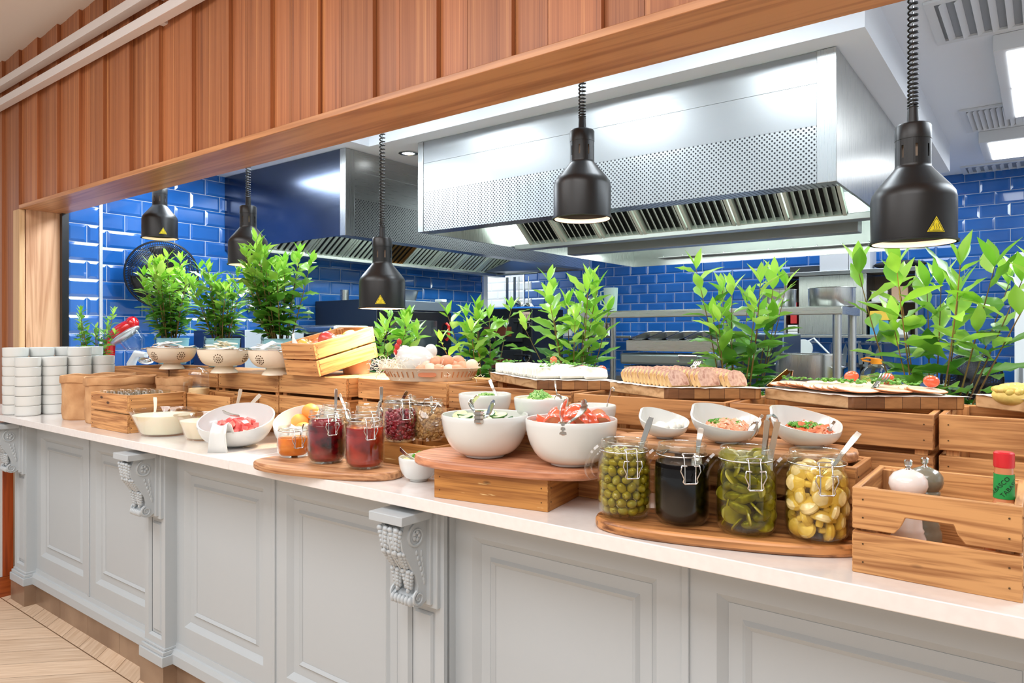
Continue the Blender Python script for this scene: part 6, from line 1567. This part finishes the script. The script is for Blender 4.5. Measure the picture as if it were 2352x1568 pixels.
tm = empty('kitchen_timer', (-4.06, 4.34, 1.586), 0, 'small white timer on the near corner of the dark oven', 'timer'); bevbox('case', -.04, .04, -.03, .03, 0, .022, base('timer_white', (220, 226, 230), .4), tm)
# griddle with black handle
t = empty('contact_grill', (-4.23, 3.33, .882), 0, 'steel contact grill with thick black handle behind the apples', 'grill')
bevbox('lower_body', -.26, .26, -.20, .18, .0, .30, M_steel, t, .006); bevbox('upper_plate', -.25, .25, -.16, .16, .31, .50, M_steel, t, .02)
MB().tube([(-.19, -.18, .42), (-.19, -.25, .43), (.15, -.25, .43), (.15, -.18, .42)], .020, 12).build('handle', M_black, t, ang=60)
tr = MB(); tr.prism([(-.022, 0), (.022, 0), (0, .038)], 0, .0015, T(.20, -.1615, .44) @ R(PI/2, 'X')); tr.build('warning_triangle', base('warning_yellow', (235, 215, 30)), t)
# dark appliances at the left
t = empty('under_counter_oven', (-4.35, 2.72, .882), 0, 'dark blue-grey appliance behind the blue buckets', 'oven'); bevbox('casing', -.30, .32, -.22, .22, 0, .46, base('appliance_navy', (38, 58, 100), .3, .3), t)
MB().box(.1, .28, -.223, -.221, .30, .42).build('vent_panel', M_black, t); bevbox('trim_strip', .322, .327, -.22, .22, 0, .46, base('pale_strip', (170, 180, 190), .4), t)
# pizza oven
t = empty('pizza_oven', (-4.0+.0, 5.50, .885), 0, 'black double pizza oven with two handles at the back', 'oven'); x1_ = PX(1222, 5.2)+4.0
bevbox('casing', -.42, x1_, -.30, .22, 0, .668, base('oven_black', (22, 23, 26), .35, .2), t, .006)
for z0 in (.06, .36):
    d_ = bevbox('door', -.38, x1_-.10, -.318, -.302, z0, z0+.22, base('oven_door', (34, 35, 38), .3), t); bevbox('window', -.28, x1_-.22, -.322, -.319, z0+.05, z0+.14, base('oven_window', (92, 50, 36), .1, Coat_Weight=.7), d_, .001)
    MB().tube([(x1_-.14, -.318, z0+.18), (x1_-.15, -.37, z0+.18), (x1_-.02, -.37, z0+.18)], .010, 8).build('handle', M_black, t, ang=60); MB().lathe([(.035, 0), (.035, .012), (.026, .014), (.026, 0)], 24, T(x1_-.05, -.302, z0+.15) @ R(PI/2, 'X')).build('dial', M_chrome, t)
for z0 in (.02, .14, .31, .44): MB().cyl(.013, 0, .02, 16, T(x1_-.045, -.302, z0) @ R(PI/2, 'X')).build('knob', M_black, t)
bp = bevbox('badge', x1_-.105, x1_-.02, -.306, -.301, .555, .635, base('bronze_badge', (186, 160, 150), .4), t, .001)
text_mesh('badge_lettering', 'XTS', .038, base('badge_dark', (36, 28, 26), .5), bp, T(x1_-.062, -.3075, .595) @ R(PI/2, 'X'))
t = empty('blue_tray', (-4.02, 5.35, 1.5535), 0, 'flat blue tray lying on top of the pizza oven', 'tray'); bevbox('tray_body', -.30, .24, -.12, .12, 0, .016, base('blue_plastic', (40, 110, 200), .35), t, .004)
# hanging utensils above the pizza oven
yu = 5.30
def hang(px, kind, label, top=638, bot=705):
    x = PX(px, yu); zt_ = PZ(px, top, yu); zb_2 = PZ(px, bot, yu); t = empty('hanging_'+kind, (x, yu, zb_2), 0, label, kind, 'utensils hanging above the pizza oven'); L = zt_-zb_2
    if kind == 'brush': MB().box(-.012, .012, -.004, .004, .03, L).build('handle', M_steel_z, t); MB().box(-.06, .06, -.03, .03, 0, .028).build('bristles', base('brush_bristle', (66, 44, 30), .9), t)
    elif kind == 'spatula': MB().box(-.014, .014, -.003, .003, 0, L).build('blade', M_steel_z, t)
    else:
        MB().tube([(0, 0, .05), (0, 0, L)], .005, 8).build('handle', M_steel_z, t); MB().sph((0, 0, .03), (.058, .02, .05), 18, 10).build('strainer', M_chrome, t)
hang(1165, 'spatula', 'flat steel spatula hanging at the far left of the white tiles', 637, 706); hang(1182, 'brush', 'oven brush with dark bristles hanging between spatula and ladles', 636, 712); hang(1192, 'ladle', 'slim ladle hanging slightly slanted above the pizza oven', 635, 709); hang(1214, 'ladle', 'skimmer with perforated bowl hanging above the oven badge', 634, 714)
xr_ = PX(1150, yu+.02); t = MB().tube([(PX(1140, yu), yu, PZ(1180, 630, yu)), (PX(1235, yu), yu, PZ(1180, 630, yu))], .008, 8).build('utensil_rail', M_steel, None); tag(t, 'thin steel rail holding the hanging utensils', 'rail')
# back shelf with crockery
ys = 6.45; t = empty('wall_shelf', (PX(1330, ys), ys+.2, PZ(1330, 776, ys)), 0, 'narrow steel shelf with stacked crockery on the back wall', 'shelf'); bevbox('shelf_board', -.62, .62, -.2, .2, 0, .025, M_steel, t)
for sx in (-.5, .5): MB().box(sx-.01, sx+.01, .0, .2, -.12, 0).build('bracket', M_steel, t)
zsh = t.location.z+.0255
def stack(px, r, h, n, mat, nm, label):
    me = MB().lathe([(0, 0), (r*.7, 0), (r, h*.9), (r*1.02, h), (r*.95, h), (r*.66, .003), (0, .003)], 24).mesh(nm, mat)
    for i in range(n):
        o = bpy.data.objects.new(nm, me); C.objects.link(o); o.location = (PX(px, ys+.15), ys+.15, zsh+i*h*.45); tag(o, '%s, %s in the stack' % (label, ['lowest', 'second from below', 'third from below', 'fourth from below', 'fifth from below', 'sixth from below', 'seventh from below'][i]), nm.replace('_', ' '), 'crockery on the back shelf')
stack(1237, .055, .05, 6, M_steel, 'steel_cup', 'steel cup beside the pizza oven'); stack(1268, .085, .028, 7, M_white, 'plate', 'white plate on the back shelf'); stack(1305, .06, .05, 3, M_white, 'small_bowl', 'white bowl behind the plant leaves'); stack(1400, .07, .07, 3, M_steel, 'steel_bowl', 'steel bowl at the right of the back shelf')
for px, lab in ((1345, 'round steel mixing bowl hanging high among the leaves'), (1360, 'steel sieve hanging behind the bay leaves')):
    o = MB().sph((0, 0, 0), (.075, .03, .075), 24, 14).build('mixing_bowl', M_chrome, None); o.location = (PX(px, 6.86), 6.86, PZ(px, 695, 6.86)); tag(o, lab, 'bowl')
# overhead gantry shelf
yg = 4.3; zg = 1.430; xa_, xb_ = -2.68, -.916
t = empty('gantry_shelf', (0, 0, zg), 0, 'stainless overhead shelf on round posts above the island', 'shelf')
sh = MB(); sh.box(xa_, xb_, yg, yg+.47, .02, .047); sh.build('shelf_top', M_steel, t, bevel=.004); MB().box(xa_, xb_, yg-.001, yg+.012, -.002, .047).build('front_edge', M_steel, t, bevel=.006); MB().box(xb_-.006, xb_+.002, yg, yg+.47, -.002, .0465).build('side_edge', M_steel_y, t, bevel=.002)
for xx in (xa_+.05, xb_+.015-.05):
    for yy2 in (yg+.035, yg+.43): MB().cyl(.024, .902-zg, .02, 20, T(xx, yy2, 0)).build('post', M_steel_z, t)
def pot(px, w_px, y, h, zb4, label, handle=False, rimh=.004, scale_t=None):
    x = PX(px, y); tt_ = y/ray(px)[1]; r = w_px*tt_/F/2*.97
    t = empty('steel_pot', (x, y, zb4), 0, label, 'pot', 'steel pots in the kitchen'); MB().lathe([(0, 0), (r-.006, 0), (r, .006), (r, h-.004), (r+.005, h-.002), (r+.004, h), (r-.003, h-.001), (r-.003, .008), (0, .005)], 48).build('pot_body', M_steel_z, t, ang=50)
    if handle:
        for a_ in (-.45, PI-.45):
            MB().tube([(r*math.cos(a_-.12), r*math.sin(a_-.12), h*.72), ((r+.05)*math.cos(a_-.10), (r+.05)*math.sin(a_-.10), h*.76), ((r+.05)*math.cos(a_+.10), (r+.05)*math.sin(a_+.10), h*.76), (r*math.cos(a_+.12), r*math.sin(a_+.12), h*.72)], .007, 8).build('handle', M_chrome, t, ang=60)
    return t
pot(1789, 76, 4.50, .115, zg+.0475, 'smaller steel pot on the overhead shelf with a ladle in it'); pot(1910, 102, 4.50, .115, zg+.0475, 'wider steel pot on the overhead shelf beside the post')
sp_ = spoon((PX(1795, 4.5)+.01, 4.5, zg+.07), at(1806, 648, 4.52), 'steel ladle handle sticking out of the smaller shelf pot', .02, name='ladle', group='kitchen ladles')
pot(1857, 146, 4.52, .295, .9005, 'big steel stock pot on the island counter', True)
t = empty('measuring_jug', (PX(1403, 4.5), 4.5, zg+.0475), 0, 'tall white plastic measuring jug on the overhead shelf end', 'jug'); M_milk = base('frosted_plastic', (214, 236, 232), .35, Transmission_Weight=.15)
MB().lathe([(0, 0), (.044, 0), (.052, .175), (.049, .175), (.041, .004), (0, .004)], 32).build('jug_body', M_milk, t, ang=50); MB().tube([(-.05, 0, .155), (-.085, 0, .15), (-.085, 0, .06), (-.045, 0, .04)], .006, 8).build('handle', M_milk, t, ang=60)
# topping unit with gastro pans
x0_, x1_ = PX(1432, 4.32), PX(1655, 4.32)
t = empty('topping_unit', (x0_, 4.32, .9005), 0, 'steel topping unit with five tilted gastro pans', 'topping unit'); W_ = x1_-x0_
bevbox('base_unit', .0, W_, 0, .30, 0, .20, M_steel, t, .006); bevbox('glass_lid', -.02, W_, -.02, .28, .21, .285, steel('dull_steel', (150, 160, 160), .35), t, .015); MB().tube([(W_*.62, -.03, .26), (W_*.62, -.05, .275), (W_*.8, -.05, .275), (W_*.8, -.03, .26)], .006, 8).build('handle', M_chrome, t)
bevbox('front_panel', .02, W_-.01, .0, .02, .30, .375, M_steel, t, .003)
MB().add([(.02, .02, .30), (W_-.01, .02, .30), (W_-.01, .34, .30), (.02, .34, .30), (.02, .02, .372), (W_-.01, .02, .372), (W_-.01, .34, .43), (.02, .34, .43)], [(3, 2, 1, 0), (0, 1, 5, 4), (1, 2, 6, 5), (2, 3, 7, 6), (3, 0, 4, 7)]).build('pan_housing', M_steel, t)
pw_ = (W_-.03)/5; tilt = math.atan2(.058, .32)
for i in range(5):
    M = T(.02+(i+.5)*pw_, .18, .404) @ R(tilt, 'X'); a2, b2 = pw_*.47, .155
    loft(MB(), [(ellipse(a2, b2, 32, 6), .002), (ellipse(a2, b2, 32, 6), .006), (ellipse(a2*.86, b2*.90, 32, 6), .004), (ellipse(a2*.80, b2*.86, 32, 6), -.05)], M, cap=False).add([tuple(M @ Vector((x, y, -.05))) for x, y in ellipse(a2*.8, b2*.86, 32, 6)], [tuple(range(32))]).build('gastro_pan', M_steel, t, ang=40)
# grey display appliance behind the plant
xg0, xg1 = PX(1690, 5.2), PX(1800, 5.2)
t = empty('microwave', ((xg0+xg1)/2, 5.45, .9005), 0, 'grey counter appliance beside the wall cabinet', 'microwave'); t.location.y = 5.45; hw_ = (xg1-xg0)/2
bb = bevbox('casing', -hw_, hw_, -.25, .2, 0, .42, steel('blue_grey_steel', (110, 124, 146), .35), t, .01); bevbox('door', -hw_+.03, hw_-.05, -.258, -.251, .06, .36, base('appliance_glass', (50, 60, 76), .12), t)
tb = empty('appliance_table', (t.location.x, 5.45, 0), 0, 'steel table under the grey counter appliance', 'table'); bevbox('table_top', -.35, .35, -.27, .27, .86, .90, M_steel, tb)
for sx in (-.3, .3):
    for sy in (-.22, .22): MB().cyl(.02, 0, .86, 12, T(sx, sy, 0)).build('leg', M_steel_z, tb)
# wall cabinet
yc = 6.50; xc0, xc1, xc2 = PX(1800, yc), PX(1990, yc), PX(2108, yc); zc0, zc1 = 1.285, 1.865
t = empty('wall_cabinet', (xc0, yc, zc0), 0, 'steel wall cabinet with sliding door and open shelves', 'wall cabinet'); cw = xc2-xc0; dw = xc1-xc0; chh = zc1-zc0
bevbox('top', 0, cw, 0, .37, chh-.035, chh, M_steel, t); bevbox('bottom', 0, cw, 0, .37, 0, .025, M_steel, t); bevbox('side', 0, .02, .002, .37, .026, chh-.036, M_steel_z, t); bevbox('side', dw-.03, dw, .002, .37, .026, chh-.036, M_steel_z, t); bevbox('side', cw-.02, cw, .002, .37, .026, chh-.036, M_steel_z, t)
bevbox('back', 0, cw, .35, .37, .03, chh-.04, base('cabinet_inside', (120, 100, 84), .5), t, .0); bevbox('shelf', dw, cw-.02, .02, .35, .29, .305, M_steel, t); bevbox('sliding_door', .13, dw-.031, .005, .015, .03, chh-.04, M_steel_z, t, .001)
sub = (t.location.x, t.location.y, t.location.z)
def ktag(nm, x0, x1, y0, y1, z0, z1, col, label, cat, rough=.5):
    o = MB().box(-(x1-x0)/2, (x1-x0)/2, -(y1-y0)/2, (y1-y0)/2, 0, z1-z0).build(nm, base(nm+'_paint', col, rough), None, bevel=.002); o.location = ((x0+x1)/2, (y0+y1)/2, z0); return tag(o, label, cat)
bxs = sub[0]; cz = zc0+.026
ktag('red_book', bxs+.05, bxs+.105, yc+.03, yc+.25, cz+.10, cz+.29, (200, 40, 44), 'red book standing in the open gap of the wall cabinet', 'book')
for i in range(3): ktag('notebook', bxs+.03, bxs+.115, yc+.02, yc+.26, cz+.002+i*.030, cz+.027+i*.030, (40, 44, 52) if i % 2 else (226, 226, 224), ['lowest white notebook in the cabinet gap', 'dark notebook between two white ones in the cabinet gap', 'upper white notebook under the red book'][i], 'notebook')
ktag('yellow_box', bxs+dw+.02, bxs+dw+.20, yc+.03, yc+.25, cz+.12, cz+.20, (236, 196, 70), 'yellow carton in the open shelf of the wall cabinet', 'box'); ktag('blue_box', bxs+dw+.02, bxs+dw+.16, yc+.03, yc+.25, cz+.001, cz+.118, (80, 150, 190), 'light blue carton under the yellow one', 'box'); ktag('white_tub', bxs+dw+.21, bxs+dw+.30, yc+.05, yc+.2, cz+.001, cz+.13, (220, 220, 216), 'white tub beside the cartons in the wall cabinet', 'tub'); ktag('white_tub', bxs+dw+.03, bxs+dw+.15, yc+.05, yc+.2, cz+.282, cz+.37, (226, 222, 216), 'white tub on the upper open shelf', 'tub'); ktag('beige_tub', bxs+dw+.18, bxs+dw+.30, yc+.05, yc+.2, cz+.282, cz+.40, (196, 160, 130), 'beige tub on the upper open shelf', 'tub')
ktag('grille_tray', bxs+.04, bxs+.29, yc+.05, yc+.3, zc1+.001, zc1+.055, (60, 62, 66), 'dark ribbed tray on top of the wall cabinet', 'tray'); ktag('paper_pack', bxs+.30, bxs+.53, yc+.02, yc+.3, zc1+.001, zc1+.20, (240, 242, 244), 'tall white pack on the wall cabinet, left of the two', 'pack'); ktag('paper_pack', bxs+.535, bxs+.70, yc+.02, yc+.3, zc1+.001, zc1+.20, (232, 236, 240), 'tall white pack on the wall cabinet next to the black bag', 'pack')
t = empty('black_bag', (bxs+.90, yc+.16, zc1+.001), 0, 'flat black bag lying on the wall cabinet', 'bag'); MB().sph((0, 0, .035), (.20, .13, .035), 24, 8).build('bag_body', base('bag_cloth', (42, 42, 46), .8), t, ang=60); MB().tube([(.12, -.1, .05), (.17, -.14, .02), (.19, -.15, -.06), (.17, -.15, -.12)], .010, 6).build('strap', base('bag_cloth', (42, 42, 46)), t)
# magnetic knife strip
yk = 6.86; kb = empty('knife_rack', (PX(1960, yk), yk, PZ(1960, 838, yk)), 0, 'dark magnetic knife strip on the blue back wall', 'rack'); bevbox('strip', -.38, .42, -.012, .02, -.02, .02, base('rack_dark', (60, 66, 80), .4), kb)
for i, (px, tip, rot_) in enumerate(((1942, 788, .12), (1972, 785, -.10), (2000, 792, .28), (2022, 790, .24))):
    x = PX(px, yk-.03); z0 = PZ(px, tip, yk-.03)
    t = empty('kitchen_knife', (x, yk-.024, z0), 0, ['broad knife half hidden by the steel post', 'long chef knife right of the steel post', 'slanted knife, third on the magnetic strip', 'slanted knife with dimpled blade, outermost on the strip'][i], 'knife', 'knives on the magnetic strip', rot=(0, rot_, 0))
    MB().prism([(0, 0), (.022, -.05), (.026, -.20), (-.018, -.20), (-.016, -.06)], -.0012, .0012, R(PI/2, 'X')).build('blade', base('knife_blade', (180, 188, 192), .25, .9), t); bevbox('handle', -.014, .014, -.008, .010, -.32, -.20, M_black, t, .003)
# small white meat slicer behind the stock pot
t = empty('meat_slicer', (PX(1862, 6.5), 6.5, .9005), 0, 'white metal slicer behind the stock pot', 'slicer'); bevbox('base', -.12, .10, -.12, .12, 0, .2, base('slicer_white', (206, 212, 214), .4), t, .02); MB().lathe([(0, 0), (.08, 0), (.08, .02), (0, .025)], 28, T(-.03, -.12, .29) @ R(PI/2, 'X')).build('blade_guard', MATS['slicer_white'], t); MB().tube([(0, -.1, .35), (.05, -.1, .38), (.22, -.1, .2), (.26, -.1, .16)], .008, 8).build('arm', MATS['slicer_white'], t, ang=60)
# oil bottle and small tub behind the ham board
yo = 4.45; xo = PX(2013, yo); t = empty('oil_bottle', (xo, yo, .9005), 0, 'big clear bottle of yellow oil with an orange cap', 'bottle')
M_oil = NT('yellow_oil'); M_oil.b.inputs['Base Color'].default_value = (*lin((238, 220, 110)), 1); M_oil.b.inputs['Roughness'].default_value = .08; M_oil.b.inputs['Transmission Weight'].default_value = .3; M_oil = M_oil.m
MB().lathe([(0, 0), (.083, 0), (.088, .01), (.088, .17), (.075, .205), (.045, .235), (.026, .245), (.026, .262), (0, .262)], 40).build('bottle_body', M_glass, t, ang=50); MB().lathe([(0, .004), (.082, .005), (.085, .012), (.085, .168), (.082, .178), (0, .178)], 40).build('oil', M_oil, t, ang=50)
MB().cyl(.030, .245, .272, 24).build('cap', base('orange_cap', (244, 150, 24), .4), t); MB().tube([(.02, 0, .27), (-.05, 0, .28), (-.08, 0, .27), (-.07, 0, .262), (-.02, 0, .255)], .005, 8).build('cap_handle', base('orange_cap', (244, 150, 24)), t, ang=60)
sd_ = counter(xo-.22+.28, xo+1.0, 4.2, 5.0, .895, 'steel side counter at the right of the island'); 
t = MB().lathe([(0, 0), (.022, 0), (.022, .05), (.025, .052), (.025, .062), (0, .064)], 24).build('white_tub', M_white, None); t.location = (PX(1978, 4.25), 4.25, .9005+.001); tag(t, 'tiny white lidded tub beside the steel post', 'tub')
# fridge at the right edge
xf = PX(2330, 6.3); t = empty('fridge', (xf, 6.3, 0), 0, 'tall white fridge cut off at the right edge of the picture', 'fridge'); bevbox('body', 0, .62, .03, .58, .05, 1.915, base('fridge_white', (232, 236, 238), .35), t, .01); bevbox('door', 0, .62, .0, .028, .08, 1.91, base('fridge_white', (232, 236, 238)), t, .008); bevbox('handle', .03, .05, -.03, 0, .9, 1.1, base('grey_handle', (120, 124, 128), .4), t)
# fans
def fan(x, y, z, r, label, rot, stand_z, sx=0, sy=0, tilt=0.2):
    t = empty('fan', (x, y, stand_z), 0, label, 'fan', 'black pedestal fans'); M = T(0, 0, z-stand_z) @ R(rot) @ R(tilt, 'X')   # axis along local -y
    cg = MB(); n = 48
    for rr, yy_ in ((r, 0), (r*.99, -.02), (r*.99, .02)): cg.tube([(rr*math.cos(2*PI*i/n), yy_, rr*math.sin(2*PI*i/n)) for i in range(n)], .006 if yy_ == 0 else .004, 6, M, closed=True)
    for i in range(120):
        a = 2*PI*i/120
        for s in (-1, 1): cg.tube([(r*math.cos(a), 0, r*math.sin(a)), (r*.8*math.cos(a+.06), s*.05, r*.8*math.sin(a+.06)), (r*.18*math.cos(a+.2), s*.07, r*.18*math.sin(a+.2))], .0020, 4, M)
    for rr, yy_ in ((.9, .03), (.84, .042), (.78, .05), (.69, .055), (.6, .058), (.5, .061), (.4, .064), (.3, .066)):
        for s in (-1, 1): cg.tube([(r*rr*math.cos(2*PI*i/n), s*yy_, r*rr*math.sin(2*PI*i/n)) for i in range(n)], .0016, 4, M, closed=True)
    cage = cg.build('cage', M_black, t, ang=80); cage['kind'] = 'stuff' if False else 'part'; del cage['kind']
    MB().lathe([(0, -.075), (r*.18, -.072), (r*.2, -.06), (r*.2, .06), (r*.26, .075), (r*.24, .16), (r*.1, .18), (0, .18)], 28, M @ R(-PI/2, 'X')).build('motor', M_black, t, ang=50)
    for q in range(3):
        mb = MB(); M2 = M @ R(q*2*PI/3, 'Y'); vs = []; fs = []
        for i in range(7):
            for j in range(5):
                rr = r*(.15+.72*i/6); a = (-.5+j/4)*(.55+.35*i/6); vs.append((rr*math.sin(a), .02*(j-2)/2, rr*math.cos(a)))
        for i in range(6):
            for j in range(4): a_ = i*5+j; fs.append((a_, a_+5, a_+6, a_+1))
        mb.add(vs, fs, M2); o = mb.build('blade', base('fan_blade_dark', (26, 26, 30), .3), t, ang=80); o.modifiers.new('s', 'SOLIDIFY').thickness = .002
    MB().cyl(.022, .02, z-stand_z, 16, T(sx, sy, 0)).build('pole', M_black, t); MB().lathe([(0, 0), (.16, 0), (.15, .015), (.03, .03), (0, .03)], 32, T(sx, sy, 0)).build('base', M_black, t)
    return t
fx_, fy_ = PX(372, 2.24), 2.24
FA = fan(fx_, fy_, PZ(372, 630, fy_), .215, 'large black mesh fan in front of the blue tiles behind the bay plant', 1.12, Zt+.0005, -.13, .08, .15)
fan(PX(2232, 5.7), 5.7, PZ(2232, 872, 5.7), .185, 'black mesh fan half hidden behind the large near plant', .35, .0, 0, .1, .1)
# stand mixer, tilted head
mx_, my_ = PX(283, 2.0), 2.0
t = empty('stand_mixer', (mx_, my_, Zt+.0005), .64, 'red stand mixer with tilted head and glass bowl by the blue pier', 'stand mixer'); t.scale = (.9, .9, .98); M_red = base('mixer_red', (186, 14, 22), .15, Coat_Weight=.8)
M = T(.0, 0, .40) @ R(-.55, 'Y')
MB().sph((0, 0, .015), (.115, .055, .050), 28, 14, M).sph((.085, 0, .02), (.045, .042, .045), 20, 12, M).build('head', M_red, t, ang=80); MB().sph((0, 0, -.02), (.118, .057, .028), 28, 12, M).build('head_underside', base('mixer_silver', (196, 198, 200), .25, .7), t, ang=80)
MB().lathe([(0, -.16), (.04, -.155), (.07, -.10), (.078, -.04), (.075, -.04), (.066, -.10), (0, -.15)], 32, M @ T(.03, 0, -.0)).build('bowl', M_glass, t, ang=60); MB().tube([(-.09, 0, .02), (-.10, 0, .18), (-.09, 0, .36)], .035, 14).build('column', M_red, t, ang=60); bevbox('base', -.14, .14, -.09, .09, 0, .03, M_red, t, .012)
# white slicer beside the fan pole
t = empty('food_slicer', (PX(327, 1.86), 1.86, Zt+.0005), .3, 'white curved kitchen machine between the small plant and the far colander', 'kitchen machine'); bevbox('base', -.07, .10, -.07, .07, 0, .12, base('machine_white', (214, 220, 226), .35), t, .02)
MB().tube([(-.05, -.02, .10), (-.06, -.02, .22), (-.02, -.02, .275), (.05, -.02, .27)], [.022, .024, .022, .016], 12).build('arm', MATS['machine_white'], t, ang=60); MB().sph((.05, -.02, .24), (.05, .03, .022), 20, 10).build('cover', M_chrome, t, ang=60)
t = empty('serving_shelf_block', (PX(215, 1.73), 1.73, Zt), 0, 'small white box raising the dark leafy plant', 'box'); bevbox('body', -.10, .10, -.10, .10, 0, .089, base('white_box', (214, 216, 218), .5), t)
# ladles on the blue left wall
for py_, yy_, lab in ((668, 2.72, 'round steel ladle hanging high on the blue left wall'), (705, 2.78, 'round steel ladle hanging lower on the blue left wall')):
    yy_ = PY(572, Xl+.05); t = empty('hanging_ladle', (Xl+.05, yy_+(0 if py_ < 700 else .02), PZ(572, py_, yy_)), 0, lab, 'ladle', 'ladles by the blue left wall'); MB().sph((0, 0, 0), (.04, .04, .035), 20, 12).build('bowl', M_chrome, t); MB().tube([(-.02, .0, .02), (-.035, .0, .1), (-.036, .0, .22), (-.047, 0, .225)], .003, 6).build('handle', M_chrome, t)
